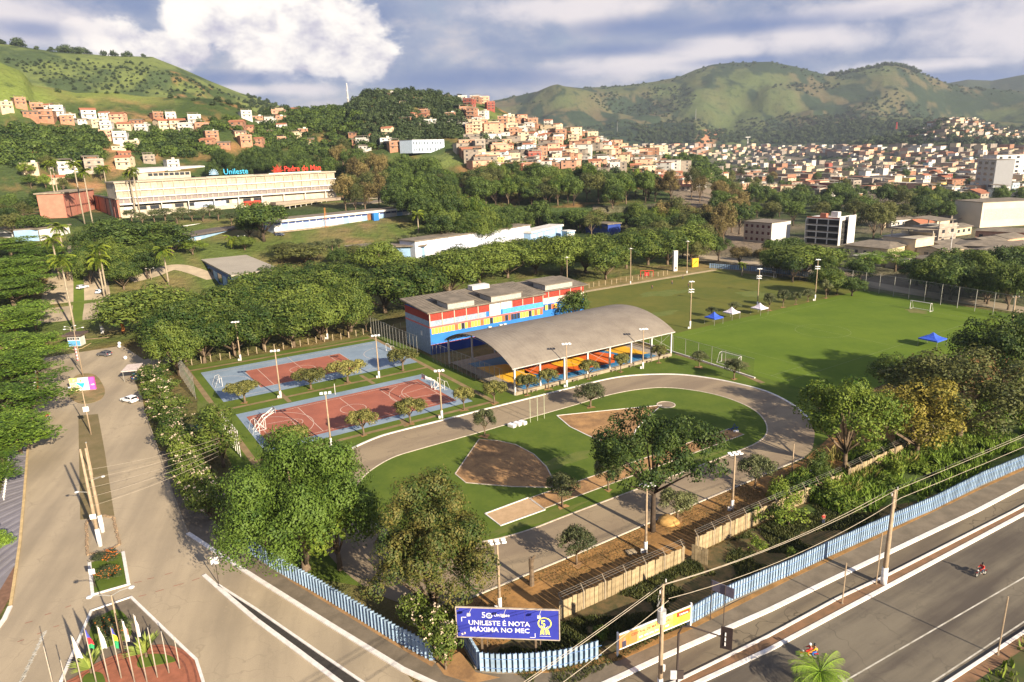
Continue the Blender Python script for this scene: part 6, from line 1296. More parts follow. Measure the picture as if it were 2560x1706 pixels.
# dark shadow-casting boards lying between the walls: broken slats on the ground
M_MESH = None
def net_mat():
    m = bpy.data.materials.new('chain_link'); m.use_nodes = True; t = NT(m.node_tree); t.n.clear()
    b = t.node('ShaderNodeBsdfPrincipled', {'Base Color': (.20, .21, .19, 1), 'Roughness': .6}); tr = t.node('ShaderNodeBsdfTransparent'); mx = t.node('ShaderNodeMixShader', {0: .84, 1: b.outputs[0], 2: tr.outputs[0]})
    t.node('ShaderNodeOutputMaterial', {0: mx.outputs[0]}); return m
M_NET = net_mat()
def net_fence(label, pts, h, step, m=None, slatted=False, r=.05):
    b0 = Vector((pts[0][0], pts[0][1], 0)); t = thing('mesh_fence', label, 'fence', b0); mb = MB(); mb.tube([(0, 0, 0), (0, 0, h)], r, 5); me = mb.mesh('post', m or M_METG)
    for p, a in poly_walk(pts, step): put('post', me, p-b0, a, t)
    nt = MB()
    for q0, q1 in zip(pts, pts[1:]): a, b = Vector(q0)-b0, Vector(q1)-b0; nt.add([(a.x, a.y, .05), (b.x, b.y, .05), (b.x, b.y, h-.1), (a.x, a.y, h-.1)], [(0, 1, 2, 3)])
    part('netting', nt, M_NET, t); rl = MB()
    for q0, q1 in zip(pts, pts[1:]): a, b = Vector(q0)-b0, Vector(q1)-b0; rl.tube([(a.x, a.y, h-.06), (b.x, b.y, h-.06)], .03, 4)
    part('top_rail', rl, m or M_METG, t); return t
net_fence('tall mesh fence behind the far court beside the sports building', uvs([(72.2, 186), (72.2, 172), (73.0, 157)]), 5.2, 1.9)
net_fence('tall mesh fence between the courts and the arched court', uvs([(73.6, 150), (74.4, 136), (75.2, 120.5)]), 5.0, 1.9)
net_fence('tall mesh fence at the left end of the far court by the road corner', uvs([(20.0, 178), (20.0, 156)]), 5.5, 2.0, r=.05)
net_fence('short mesh fence by the near left court corner behind the slender trees', uvs([(20.6, 132), (20.8, 120)]), 5.0, 1.7, M_METW, r=.07)
net_fence('mesh fence behind the near football goal at the arched court', uvs([(125.3, 140), (125.0, 124), (124.6, 106), (124, 94)]), 4.2, 4.2)
net_fence('high mesh fence on tall posts along the right end of the pitch', uvs([(229, 150), (226.5, 128), (224, 105), (221, 84), (219, 72)]), 6.5, 5.2, r=.09)
net_fence('low dark mesh fence behind the far goal of the dry pitch', uvs([(231, 188), (230, 168), (229, 152)]), 3.2, 4.0)
# small posts in the shade of the mango belt
t = thing('post_row', 'row of short pale posts along the foot of the mango belt behind the courts', 'fence', UV(24, 186.5))
mb = MB(); mb.box((0, 0, .9), (.14, .14, 1.8)); me = mb.mesh('post', mat('pale_post', (.45, .36, .24), .9))
for k in range(26): q = UV(k*2.3, .35*math.sin(k), 0); put('post', me, (q.x, q.y, 0), 0, t)
t = thing('post_row', 'row of short dark posts on the sandy verge beside the dry pitch', 'fence', UV(124, 197))
for k in range(30): q = UV(k*2.7, .5*math.sin(k*1.3), 0); put('post', me, (q.x, q.y, 0), 0, t)
# ================================================================== POLES AND LIGHTS
M_POLE = mat('concrete_pole', (.40, .30, .20), .9, .1, 2, col2=(.28, .21, .14)); M_WP = mat('white_pole_base', (.78, .76, .74), .8)
M_LAMP = mat('floodlight_housing', (.70, .70, .70), .5)
def floodlight(base, h, label, group, heads=3, double=False, basew=1.6, boxes=True):
    t = thing('floodlight_pole', label, 'lamp post', base, R_.uniform(-.05, .05), group)
    mb = MB(); mb.tube([(0, 0, -.1), (0, 0, h*.5), (0, 0, h)], [.20, .15, .10], 8); part('pole', mb, M_POLE, t, True)
    mb = MB(); mb.tube([(0, 0, -.05), (0, 0, basew)], .23, 8); part('painted_base', mb, M_WP, t, True)
    lv = [h-.1]+([h-2.3, h-3.0] if double else [])
    for z in lv:
        mb = MB(); q = UV(1, 0); mb.box((0, 0, z), (2.0, .10, .10), TH-.35); part('crossarm', mb, M_METG, t)
        for k in range(heads):
            x = (k-(heads-1)/2)*.72; c, s_ = math.cos(TH-.35), math.sin(TH-.35)
            for sd_ in (-1, 1):
                mb = MB(); mb.box((0, 0, 0), (.50, .34, .20)); o = part('lamp_head', mb, M_LAMP, t); o.location = (x*c-sd_*.28*s_, x*s_+sd_*.28*c, z+.12); o.rotation_euler = (sd_*.5, 0, TH-.35)
    if boxes: mb = MB(); mb.box((-.42, -.05, .28), (.4, .3, .5)); part('switch_box', mb, M_WP, t)
    return t
fp = [((828, 1117), 984, 'floodlight pole at the near edge of the near court, left of its middle'), ((702, 995), 878, 'floodlight pole in the strip between the courts, left one'), ((948, 945), 840, 'floodlight pole in the strip between the courts, right one'), ((1105, 1046), 928, 'floodlight pole at the near right corner of the near court'), ((1417, 968), 861, 'floodlight pole before the arched court near its left third'), ((1607, 922), 824, 'floodlight pole before the arched court near its right end'), ((602, 902), 806, 'thin lamp pole at the left back edge of the far court'), ((819, 848), 774, 'thin lamp pole at the right back edge of the far court under the mango belt'), ((1830, 1276), 1135, 'floodlight pole on the litter strip right of the low umbrella tree'), ((1614, 1382), 1214, 'floodlight pole on the litter strip beside the thin trunk of the large dark tree'), ((1250, 1525), 1356, 'floodlight pole directly behind the billboard')]
for (b, ty, l) in fp: p = G(*b); floodlight(p, hgt(p, ty), l, 'floodlight poles around the courts and track')
for (b, ty, l, dbl) in (((1725, 822), 705, 'tall floodlight pole between the pitches, left of the tents', True), ((1893, 772), 673, 'tall floodlight pole between the pitches by the right white tent', True), ((2037, 752), 650, 'tall floodlight pole between the pitches, furthest right', True), ((1717, 684), 604, 'tall lamp pole on the sandy verge near the white column', False), ((1576, 710), 622, 'tall lamp pole on the sandy verge before the mango belt', False), ((1418, 706), 644, 'tall lamp pole rising behind the right wing of the sports building', False)):
    p = G(*b); floodlight(p, hgt(p, ty), l, 'tall floodlight poles of the pitches', 2 if dbl else 1, dbl, 2.2 if dbl else 1.0, dbl)
def streetlamp(base, h, label, arm=1.6, both=True, group=None, sign=False, yaw=0.4, m=None):
    t = thing('street_lamp', label, 'street lamp', base, yaw, group); mb = MB(); mb.tube([(0, 0, -.1), (0, 0, h*.5), (0, 0, h)], [.15, .11, .07], 7); part('pole', mb, m or M_POLE, t, True)
    for s in ((-1, 1) if both else (1,)):
        mb = MB(); mb.tube([(0, 0, h-.1), (s*arm*.5, 0, h+.25), (s*arm, 0, h+.35)], .05, 5); part('arm', mb, m or M_METG, t)
        mb = MB(); mb.sphere((s*(arm+.3), 0, h+.35), .34, 8, .35); part('lamp_head', mb, M_LAMP, t, True)
    if sign: mb = MB(); mb.box((0, -.12, h*.55), (.95, .06, .95)); part('sign_plate', mb, M_WP, t)
    return t
p = G(228, 1087); streetlamp(p, 9.5, 'double armed street lamp with a white square plate in the median of the left road', sign=True)
p = G(208, 941); streetlamp(p, hgt(p, 825), 'double armed street lamp behind the colourful sign on the roundabout')
p = G(310, 1640); streetlamp(p, hgt(p, 1488), 'double armed street lamp rising from the flower bed behind the flags')
for (x, y, ty, l) in ((182, 852, 825, 'short white lamp by the gate house'), (379, 700, 680, 'small lamp on the lawn before the grey roof hall'), (607, 618, 592, 'lamp at the bend of the campus lane'), (1850, 580, 540, 'lamp post beside the three-storey block')):
    p = G(x, y); streetlamp(p, max(4, hgt(p, ty)), l, 1.0, True)
p = G(2366, 703); streetlamp(p, 17, 'tall white mast with yellowish lamp ring in the street right of the grey sheds', 1.5, True, m=M_METW)
# concrete twin poles in the median
def bigpole(base, h, label, wb=2.2, r=.24, arms=True, yaw=.3, whiteh=None, darkside=False):
    t = thing('utility_pole', label, 'utility pole', base, yaw); mb = MB(); mb.tube([(0, 0, -.1), (0, 0, h*.5), (0, 0, h)], [r*1.25, r, r*.6], 8); part('pole', mb, M_POLE, t, True)
    mb = MB(); mb.tube([(0, 0, -.05), (0, 0, wb)], [r*1.45, r*1.3], 8); part('painted_base', mb, M_WP, t, True)
    if arms:
        for z in (h-.4,): 
            mb = MB(); mb.box((0, 0, z), (2.2, .12, .12)); part('crossarm', mb, M_BARK, t)
            for k in (-1, 0, 1): mb = MB(); mb.tube([(k*.95, 0, z+.05), (k*.95, 0, z+.35)], [.07, .05], 6); part('insulator', mb, M_METW, t)
    return t
pA = G(251, 1365); pB = G(257, 1330)
ta = bigpole(pA, hgt(pA, 1123), 'left one of the two tall concrete poles with white bases in the median', 2.6, .22, False); tb = bigpole(pB, hgt(pB, 1121), 'right one of the two tall concrete poles with white bases in the median', 2.6, .22, False)
for t_, s in ((ta, 1), (tb, 2)):
    mb = MB(); mb.tube([(0, 0, 8.0), (1.2*(1 if s == 2 else -1), 0, 8.3)], .05, 5); part('lamp_arm', mb, M_METG, t_); mb = MB(); mb.sphere((1.4*(1 if s == 2 else -1), 0, 8.3), .3, 8, .4); part('lamp_head', mb, M_LAMP, t_, True)
mb = MB(); mb.box((-.05, -.35, 4.6), (.75, .08, .7)); part('sign_plate', mb, M_WP, ta)
t = thing('stub_pole', 'thin short pole beside the twin concrete poles in the median', 'pole', G(232, 1190)); mb = MB(); mb.tube([(0, 0, 0), (0, 0, 6)], .09, 6); part('pole', mb, M_POLE, t); mb = MB(); mb.tube([(0, 0, 5.9), (0, 0, 6.05)], .14, 6); part('cap', mb, M_METG, t)
# brick edging around the median garden
mb0 = MB(); mb0.box((0, 0, .12), (.52, .26, .24)); brick = mb0.mesh('brick', mat('pale_stone_block', (.38, .27, .17), .9, .15, 2, col2=(.22, .15, .09)))
t = thing('stone_edging', 'uneven stone block edging around the feet of the two median poles', 'edging', G(250, 1340)); b0 = t.location.copy()
for p, a in poly_walk(gp([(262, 1291), (284, 1296), (292, 1330), (300, 1362), (278, 1376), (240, 1386), (219, 1388), (217, 1340), (217, 1305), (238, 1298)]), .62): put('brick', brick, p-b0+Vector((R_.uniform(-.06, .06), R_.uniform(-.06, .06), 0)), a+R_.uniform(-.35, .35), t)
# big pole right and the transformer pole
pR = G(2208, 1462); t = bigpole(pR, hgt(pR, 1225), 'massive concrete pole with dark face and white base in the avenue median', 2.3, .26, True, TH+.2)
pT = G(1650, 1722); hT = hgt(pT, 1461); tT = bigpole(pT, hT, 'utility pole with transformer and tangled wires in front of the orange banner', 1.2, .20, True, TH+.5)
mb = MB(); mb.tube([(-.55, -.1, hT-3.6), (-.55, -.1, hT-2.3)], .42, 12); part('transformer', mb, mat('transformer_grey', (.45, .44, .42), .6), tT)
for k in range(3): mb = MB(); mb.tube([(-.75+k*.2, -.1, hT-2.3), (-.75+k*.2, -.1, hT-1.9)], .06, 6); part('bushing', mb, M_METW, tT)
mb = MB(); mb.box((0, .25, hT-1.9), (1.6, .1, .1)); part('bracket', mb, M_METG, tT)
mb = MB(); cl = [(.35+.75*math.cos(k*.5), .3, hT-1.5+.6*math.sin(k*.5)) for k in range(14)]; mb.tube(cl, .025, 4, cap=False); part('cable_coil', mb, M_METG, tT)
mb = MB(); mb.box((.3, -.2, 2.2), (.3, .25, .6)); part('meter_box', mb, M_WP, tT)
pE = G(2527, 823); t = bigpole(pE, hgt(pE, 740), 'concrete pole with wires at the right edge by the pitch corner', .8, .2, True, .2)
pX = G(1978, 1200); t = bigpole(pX, hgt(pX, 1110), 'bare wooden pole on the litter strip by the track bend', .1, .12, False)
for (x, y, ty, l) in ((2190, 1463, 1333, 'thin bare post in the avenue median left of the massive pole'), (2105, 1512, 1408, 'thin bare post in the avenue median further left'), (2494, 1640, 1492, 'thin bare post on the kerb at the lower right edge'), (2234, 1300, 1222, 'thin pole behind the blue wall near the cables')):
    p = G(x, y); t = thing('bare_post', l, 'post', p); h = hgt(p, ty); mb = MB(); mb.tube([(0, 0, -.1), (0, 0, h)], .07, 6); part('pole', mb, M_POLE, t); mb = MB(); mb.tube([(0, 0, -.02), (0, 0, .25)], .12, 6); part('socket', mb, M_CONC, t)
# overhead cables
def cable(label, a, b, sag, r=.028, n=14):
    pts = [Vector(a).lerp(Vector(b), i/n)-Vector((0, 0, sag*4*(i/n)*(1-i/n))) for i in range(n+1)]; mb = MB(); mb.tube(pts, r, 4, cap=False); o = put('overhead_cable', mb.mesh('overhead_cable', mat('cable_grey', (.42, .36, .28), .8))); tag(o, label, 'cable', 'overhead cables'); return o
topT = pT+Vector((0, 0, hT)); topR = pR+Vector((0, 0, hgt(pR, 1225)))
farR = UV(210, 30, 12); farL = UV(-10, 34, 10.0)
for k, (o, s) in enumerate(((0, .9), (.9, 1.0), (-.9, 1.3))):
    off = Vector((-uu[1]*o, uu[0]*o, .0)); w = ('uppermost', 'middle', 'lowest')[k]
    cable('%s overhead cable from the transformer pole to the massive pole' % w, topT+off*.8-Vector((0, 0, .1+.5*k)), topR+off*.8-Vector((0, 0, .1+.3*k)), s)
    cable('%s overhead cable leaving the transformer pole to the lower left' % w, topT+off*.8-Vector((0, 0, .1+.6*k)), farL+off-Vector((0, 0, .6*k)), s*.8)
    cable('%s overhead cable running from the massive pole to the right edge' % w, topR+off*.8-Vector((0, 0, .1+.3*k)), farR+off-Vector((0, 0, .3*k)), s)
qa = pA+Vector((0, 0, 11)); 
for k in range(5): cable('%s thin cable crossing the left road from the median poles' % ('first', 'second', 'third', 'fourth', 'fifth')[k], pA+Vector((0, 0, 11.2-k*1.3)), G(560, 1180+k*12)+Vector((0, 0, 6)), .5, .018)
# ================================================================== SIGNS
# billboard
z0, z1 = 2.7, 5.9
A_ = atz(1144.5, 1591, z0); 
Bd = atz(1398, 1600, z0); f = Fac(A_, Bd); L = f.L; H1 = 2.7
def bh():
    lo, hi = 1, 6
    for _ in range(30):
        m = (lo+hi)/2
        if proj(f.pt(0, 0, z0+m))[1] > 1519: lo = m
        else: hi = m
    return m
H1 = bh(); t = thing('billboard', 'large royal blue billboard with white lettering and a yellow medal behind the slat wall', 'billboard', tuple(f.pt(L/2, 0, 0))); bb = t.location.copy()
def bpart(name, mb, m): o = part(name, mb, m, t); o.matrix_parent_inverse = Matrix.Translation(-bb); return o
def bbx(name, x0, x1, za, zb, o0, o1, m): mb = MB(); f.box(mb, x0, x1, za, zb, o0, o1); return bpart(name, mb, m)
M_BBLUE = mat('billboard_blue', (.035, .045, .34), .55, .06, .5); M_BW = mat('print_white', (.80, .80, .84), .6); M_BY = mat('print_yellow', (.80, .78, .18), .6)
for k in range(3): bbx('panel', L*k/3+.01, L*(k+1)/3-.01, z0, z0+H1, -.08, 0, M_BBLUE)
for (x0, x1, za, zb) in ((-.08, L+.08, z0-.1, z0), (-.08, L+.08, z0+H1, z0+H1+.1), (-.1, 0, z0, z0+H1), (L, L+.1, z0, z0+H1)): bbx('frame', x0, x1, za, zb, -.1, .05, mat('frame_tan', (.45, .38, .30), .8))
for x in (L*.235, L*.77): bbx('leg', x-.1, x+.1, 0, z0+H1*.9, -.35, -.15, M_BARK); bbx('leg', x+.35, x+.45, 0, z0+.3, -1.3, -1.2, M_BARK)
def bt(txt, size, x, z, m, bold=.0, nm='lettering', align='CENTER'):
    o = lettering(txt, size, m, f, x, .012, z, None, .004, bold, nm, align); mw = o.matrix_world.copy(); o.parent = t; o.matrix_parent_inverse = Matrix.Translation(-bb); o.matrix_world = mw; return o
bt('UNILESTE É NOTA', L*.0735, L*.415, z0+H1*.425, M_BW, .012); bt('MÁXIMA NO MEC', L*.0735, L*.42, z0+H1*.195, M_BW, .012)
bt('Unileste', L*.047, L*.445, z0+H1*.735, M_BW, .008); bt('5', L*.090, L*.268, z0+H1*.68, M_BW, .004)
bt('5', L*.105, L*.847, z0+H1*.43, M_BY, .02)
def disc_on(cx, cz, r0, r1, m, o=.012, n=28, name='emblem'):
    mb = MB(); vs = []
    for k in range(n): a = 2*PI*k/n; vs.append(f.pt(cx+r1*math.cos(a), o, cz+r1*math.sin(a)))
    if r0:
        for k in range(n): a = 2*PI*k/n; vs.append(f.pt(cx+r0*math.cos(a), o, cz+r0*math.sin(a)))
        fs = [(k, (k+1) % n, (k+1) % n+n, k+n) for k in range(n)]
    else: fs = [tuple(range(n))]
    mb.add(vs, fs); return bpart(name, mb, m)
disc_on(L*.322, z0+H1*.755, L*.021, L*.031, M_BW); disc_on(L*.322, z0+H1*.755, 0, L*.013, mat('emblem_grey', (.25, .30, .36)), .014)
disc_on(L*.862, z0+H1*.55, L*.055, L*.068, M_BY, .013, 36, 'medal_ring')
for k in range(5): a = -PI/2+(k-2)*.36; disc_on(L*.862+L*.047*math.cos(a), z0+H1*.55+L*.047*math.sin(a), 0, L*.005, M_BW, .015, 8, 'star')
mb = MB()
for s in (-1, 1):
    x = L*.862+s*L*.022; mb.add([f.pt(x-L*.016, .011, z0+H1*.34), f.pt(x+L*.016, .011, z0+H1*.34), f.pt(x+L*.022+s*L*.006, .011, z0+H1*.15), f.pt(x+s*L*.004, .011, z0+H1*.19), f.pt(x-L*.020+s*L*.006, .011, z0+H1*.15)], [(0, 1, 2, 3, 4)])
bpart('medal_ribbon', mb, M_BY)
for (x0, x1, a, b) in ((.045, .095, .665, .685), (.045, .052, .53, .685), (.715, .77, .04, .06), (.763, .77, .04, .2), (.81, .92, .10, .112)): bbx('corner_mark', L*x0, L*x1, z0+H1*a, z0+H1*b, .008, .014, M_BW)
for x in (.155, .49, .83):
    mb = MB(); mb.tube([f.pt(L*x, .0, z0+H1+.05), f.pt(L*x-.12, 1.1, z0+H1+.15)], .025, 4); bpart('lamp_arm', mb, M_METW); mb = MB(); c = f.pt(L*x-.14, 1.15, z0+H1+.08); mb.box(tuple(c), (.34, .24, .2)); bpart('floodlamp', mb, M_METW)
# orange banner panel on the wall gap
A_ = UV(40.5, 44.95); B_ = UV(50.1, 43.95); f = Fac(A_, B_); L = f.L
t = thing('banner_panel', 'long orange and cream advertising panel set in the gap of the blue wall', 'banner'); zz0, zz1 = .9, 2.75
NP = 8; colr = [mat('banner_orange', (.66, .20, .03), .6, .3, 1.4, col2=(.35, .17, .09)), MATS['banner_orange'], mat('banner_cream', (.72, .55, .28), .6, .25, 1.2, col2=(.74, .36, .08)), MATS['banner_cream'], mat('banner_amber', (.74, .40, .06), .6, .2, 1.0, col2=(.72, .50, .2)), MATS['banner_amber'], mat('banner_gold', (.74, .34, .03), .6, .2, 1.2, col2=(.76, .46, .08)), MATS['banner_gold']]
for k in range(NP): f.p('panel', L*(.02+.96*k/NP), L*(.02+.96*(k+1)/NP)-.01, zz0+.12, zz1-.12, 0, .06, colr[k], t)
for (a, b, c, d) in ((0, L, zz0, zz0+.11), (0, L, zz1-.11, zz1), ): f.p('frame', a, b, c, d, -.02, .1, M_WP, t)
for x in (0, L-.14): f.p('leg', x, x+.14, 0, zz1+.25, -.1, .07, M_WP, t)
lettering('CENTRAL DE MATRÍCULAS', .42, mat('banner_red', (.50, .06, .03)), f, L*.44, .075, zz0+1.05, t, .004, .006)
lettering('Unileste', .36, M_BW, f, L*.88, .13, zz0+1.2, t, .004, .006); f.p('label_patch', L*.79, L*.965, zz0+1.1, zz0+1.58, .065, .12, mat('banner_deep_red', (.45, .05, .02)), t)
for k in range(6): f.p('text_strip', L*(.28+.07*k), L*(.33+.07*k), zz0+.45, zz0+.62, .065, .08, M_BW, t)
mb = MB(); c = f.pt(L*.085, .07, zz0+.55); f.box(mb, L*.06, L*.11, zz0+.14, zz0+.85, .065, .10); part('printed_figure', mb, mat('print_dark', (.05, .05, .08)), t); f.p('printed_face', L*.07, L*.1, zz0+.86, zz0+1.25, .065, .10, mat('print_skin', (.45, .24, .15)), t)
# road sign seen from behind
t = thing('road_sign', 'tilted grey back of a road sign on thin bent posts at the avenue kerb', 'road sign', G(1808, 1567)); b0 = t.location
mb = MB(); mb.box((-.2, .3, 4.4), (2.6, .08, 1.2), -.75); part('sign_plate', mb, mat('sign_back_grey', (.12, .11, .15), .6), t)
mb = MB(); mb.tube([(0, 0, 0), (0, 0, 5)], .05, 5); part('post', mb, M_METD, t); mb = MB(); mb.tube([(-1.1, 1.0, 0), (-1.1, 1.0, 5)], .05, 5); part('post', mb, M_METD, t)
# traffic light on mast arm
pS = G(1690, 1760); t = thing('traffic_light', 'dark traffic light on a curved mast arm over the service lane', 'traffic light', pS); hs_ = hgt(pS, 1560)
mb = MB(); arm = Vector((uu[0]*.2+.95, -.5, 0)).normalized()
mb.tube([(0, 0, 0), (0, 0, hs_-1.0)], .11, 7); part('mast', mb, M_METD, t); mb = MB(); mb.tube([(0, 0, hs_-1.0), tuple(arm*.3+Vector((0, 0, hs_-.2))), tuple(arm*1.0+Vector((0, 0, hs_))), tuple(arm*4.9+Vector((0, 0, hs_-.4)))], [.10, .09, .08, .05], 6); part('mast_arm', mb, M_METD, t)
c = arm*4.1+Vector((0, -.05, hs_-.3)); a_ = math.atan2(arm.y, arm.x)
mb = MB(); mb.box((c.x, c.y, c.z), (1.0, .08, 2.2), a_); part('backplate', mb, mat('traffic_black', (.03, .02, .02), .6), t)
mb = MB(); mb.box((c.x, c.y+.18, c.z), (.4, .26, 1.5), a_); part('signal_housing', mb, M_METD, t)
for k in range(3): mb = MB(); mb.box((c.x-.12, c.y-.07, c.z-.55+k*.5), (.1, .05, .34), a_); part('hinge_plate', mb, M_WP, t)
for dx in (0, .62): mb = MB(); mb.box((-.35+dx, -.1, 3.3), (.58, .12, .9)); part('control_box', mb, mat('box_grey', (.5, .5, .5)) if dx == 0 else M_METD, t)
# small signs by the roads
for (x, y, l) in ((547, 1461, 'white square sign on a thin post at the start of the storm drain'), (239, 1470, 'small sign on a post at the edge of the flower plot')):
    p = G(x, y); t = thing('road_sign', l, 'road sign', p); h = 3.6 if x > 300 else 2.6
    mb = MB(); mb.tube([(0, 0, 0), (0, 0, h)], .05, 5); part('post', mb, M_METD, t); mb = MB(); mb.box((0, -.06, h-.3), (.95, .05, .95) if x > 300 else (.7, .05, .7), .2); part('sign_plate', mb, M_WP, t)
# colourful roundabout panel
A_ = G(178, 980); B_ = G(240, 975); f = Fac(A_, B_); L = f.L; t = thing('event_sign', 'colourful yellow, white and pink panel with a blue shape on the roundabout', 'sign')
hh = hgt(A_, 948); P3 = [(0, .34, mat('sign_yellow_print', (.75, .68, .10), .6, .4, 1.5, col2=(.72, .66, .55))), (.34, .76, mat('sign_white_print', (.80, .78, .80), .6, .1, 2)), (.76, 1.0, mat('sign_pink_print', (.70, .10, .42), .6, .1, 2))]
for a, b, m in P3: f.p('panel', L*a+.005, L*b-.005, .15, hh, -.5, 0, m, t)
mb = MB(); mb.add([f.pt(L*.22, .03, hh*.72), f.pt(L*.5, .03, hh*.22), f.pt(L*.62, .03, hh*.62), f.pt(L*.42, .03, hh*.62)], [(0, 1, 2, 3)]); part('blue_shape', mb, mat('sign_cyan', (.03, .42, .70)), t)
for k in range(4): f.p('ink_stroke', L*(.06+.04*k), L*(.3+.03*k), hh*(.2+.12*k), hh*(.23+.12*k), .006, .02, mat('sign_violet', (.2, .06, .3)), t)
f.p('green_mark', L*.42, L*.5, hh*.72, hh*.86, .006, .02, mat('sign_green', (.3, .6, .08)), t); f.p('skirt', 0, L, 0, .14, -.5, 0, M_METG, t)
# ================================================================== SPORTS EQUIPMENT
def frame(pts_list, r, n=5):
    mb = MB()
    for p in pts_list: mb.tube(p, r, n)
    return mb
def goal(u, v, side, w, h, d, label, r=.06, cat='goal', net=True, face=1):
    """side=+1 opens towards +u"""
    t = thing('football_goal', label, cat, UV(u, v), TH+(0 if side > 0 else PI))
    mb = MB(); mb.tube([(0, -w/2, 0), (0, -w/2, h)], r, 6); part('post', mb, M_METW, t); mb = MB(); mb.tube([(0, w/2, 0), (0, w/2, h)], r, 6); part('post', mb, M_METW, t)
    mb = MB(); mb.tube([(0, -w/2-r, h), (0, w/2+r, h)], r, 6); part('crossbar', mb, M_METW, t)
    mb = MB()
    for s in (-1, 1): mb.tube([(0, s*w/2, h-.02), (-d*.5, s*w/2, h-.15), (-d, s*w/2, .05), (-d*.5, s*w/2, .04), (0, s*w/2, .04)], r*.7, 4)
    mb.tube([(-d, -w/2, .05), (-d, w/2, .05)], r*.7, 4); k = part('net_frame', mb, M_METW, t); k['kind'] = 'stuff'
    if net:
        mb = MB(); mb.add([(0, -w/2, h), (0, w/2, h), (-d*.5, w/2, h-.15), (-d*.5, -w/2, h-.15), (-d, w/2, .06), (-d, -w/2, .06)], [(0, 1, 2, 3), (3, 2, 4, 5)]); part('net', mb, M_NET, t)
    return t
goal(127.6, 103.2, 1, 5.6, 2.5, 1.6, 'white football goal at the near end of the bright pitch', .09)
goal(212.3, 103.7, -1, 5.8, 2.6, 1.8, 'white football goal at the far right end of the bright pitch', .10)
goal(226, 168, -1, 6.0, 2.5, 1.6, 'white football goal at the far end of the dry pitch under the dark trees', .09)
goal(128, 165, 1, 5.6, 2.4, 1.4, 'white football goal frame half hidden by the round tree at the sports building', .08)
goal(26.6, 164.8, 1, 3.2, 2.1, 1.6, 'white futsal goal at the left end of the far court', .05); goal(68.2, 164.8, -1, 3.2, 2.1, 1.5, 'white futsal goal at the right end of the far court', .05)
goal(26.3, 130.6, 1, 3.2, 2.1, 1.3, 'white futsal goal at the left end of the near court behind the hoop frame', .05); goal(65.6, 130.6, -1, 3.2, 2.1, 1.3, 'white futsal goal at the right end of the near court behind the hoop frame', .05)
def hoop(u, v, side, label):
    t = thing('basketball_hoop', label, 'basketball hoop', UV(u, v), TH+(0 if side > 0 else PI)); mb = MB()
    for s in (-.8, .8): mb.tube([(-1.8, s, .05), (.3, s, .05), (.3, s, 2.2), (2.3, s*.8, 3.5)], .07, 5).tube([(-1.8, s, .05), (.3, s, 2.4), (2.2, s*.8, 3.0)], .06, 5).tube([(.3, s, .1), (-.7, s, 1.2)], .05, 4)
    k = part('support_frame', mb, M_METW, t); k['kind'] = 'stuff'; mb = MB()
    for i in range(6): x = -.9+i*.55; z = 1.1+i*.42; mb.tube([(x, -.8, z), (x, .8, z)], .05, 4)
    k = part('cross_bar', mb, M_METW, t); k['kind'] = 'stuff'
    mb = MB(); mb.box((2.4, 0, 3.35), (.05, 1.8, 1.05)); part('backboard', mb, mat('backboard_grey', (.45, .46, .48), .5), t)
    mb = MB(); mb.tube([(2.45+.28+.24*math.cos(a*.524), .24*math.sin(a*.524), 3.05) for a in range(13)], .025, 4, cap=False); part('rim', mb, mat('rim_orange', (.7, .15, .03)), t)
hoop(27.5, 131.2, 1, 'white framed basketball hoop at the left end of the near court'); hoop(64.2, 131.2, -1, 'white framed basketball hoop at the right end of the near court')
for (u, v, l) in ((45.4, 120.2, 'thin volleyball net post on the near edge of the near court'), (45.4, 141.4, 'thin volleyball net post on the far edge of the near court')):
    t = thing('net_post', l, 'post', UV(u, v)); mb = MB(); mb.tube([(0, 0, 0), (0, 0, 2.5)], .06, 6); part('pole', mb, M_METW, t); mb = MB(); mb.tube([(0, 0, 0), (0, 0, .12)], .16, 8); part('foot', mb, M_METG, t)
for i, (x, y) in enumerate([(1326, 1057), (1344, 1053), (1361, 1047)]):
    t = thing('tall_thin_post', ordl(i, 3, 'tall thin pale pole on the inner edge of the far straight'), 'post', G(x, y), 0, 'thin poles at the far straight'); h = 5.2; mb = MB(); mb.tube([(0, 0, 0), (0, 0, h)], .06, 5); part('pole', mb, mat('pale_green_pole', (.42, .44, .30)), t)
for i, (x, y) in enumerate([(1280, 1068), (1294, 1064), (1307, 1061)]):
    t = thing('landing_mat', ordl(i, 3, 'white covered landing mat on the grass inside the track'), 'mat', G(x, y), TH+.3, 'white landing mats'); mb = MB(); mb.box((0, 0, .28), (.9, 1.5, .56)); o = part('mat_body', mb, M_METW, t); bv = o.modifiers.new('bevel', 'BEVEL'); bv.width = .1; bv.segments = 2; mb = MB(); mb.box((0, 0, .60), (.86, 1.4, .05)); part('top_sheet', mb, mat('white_sheet', (.8, .8, .85)), t)
t = thing('starting_frame', 'small dark blue and white frame lying at the far end of the run-up', 'sports frame', G(1828, 1078)); mb = MB(); mb.tube([(0, 0, 0), (.6, .2, 1.3), (1.2, 0, 0)], .08, 5); part('frame', mb, M_NAVY, t); mb = MB(); mb.box((.7, -.5, .15), (.9, .4, .3)); part('base', mb, M_WP, t); mb = MB(); mb.tube([(-.6, 0, .3), (1.4, .5, .5)], .09, 5); part('bar', mb, M_NAVY, t)
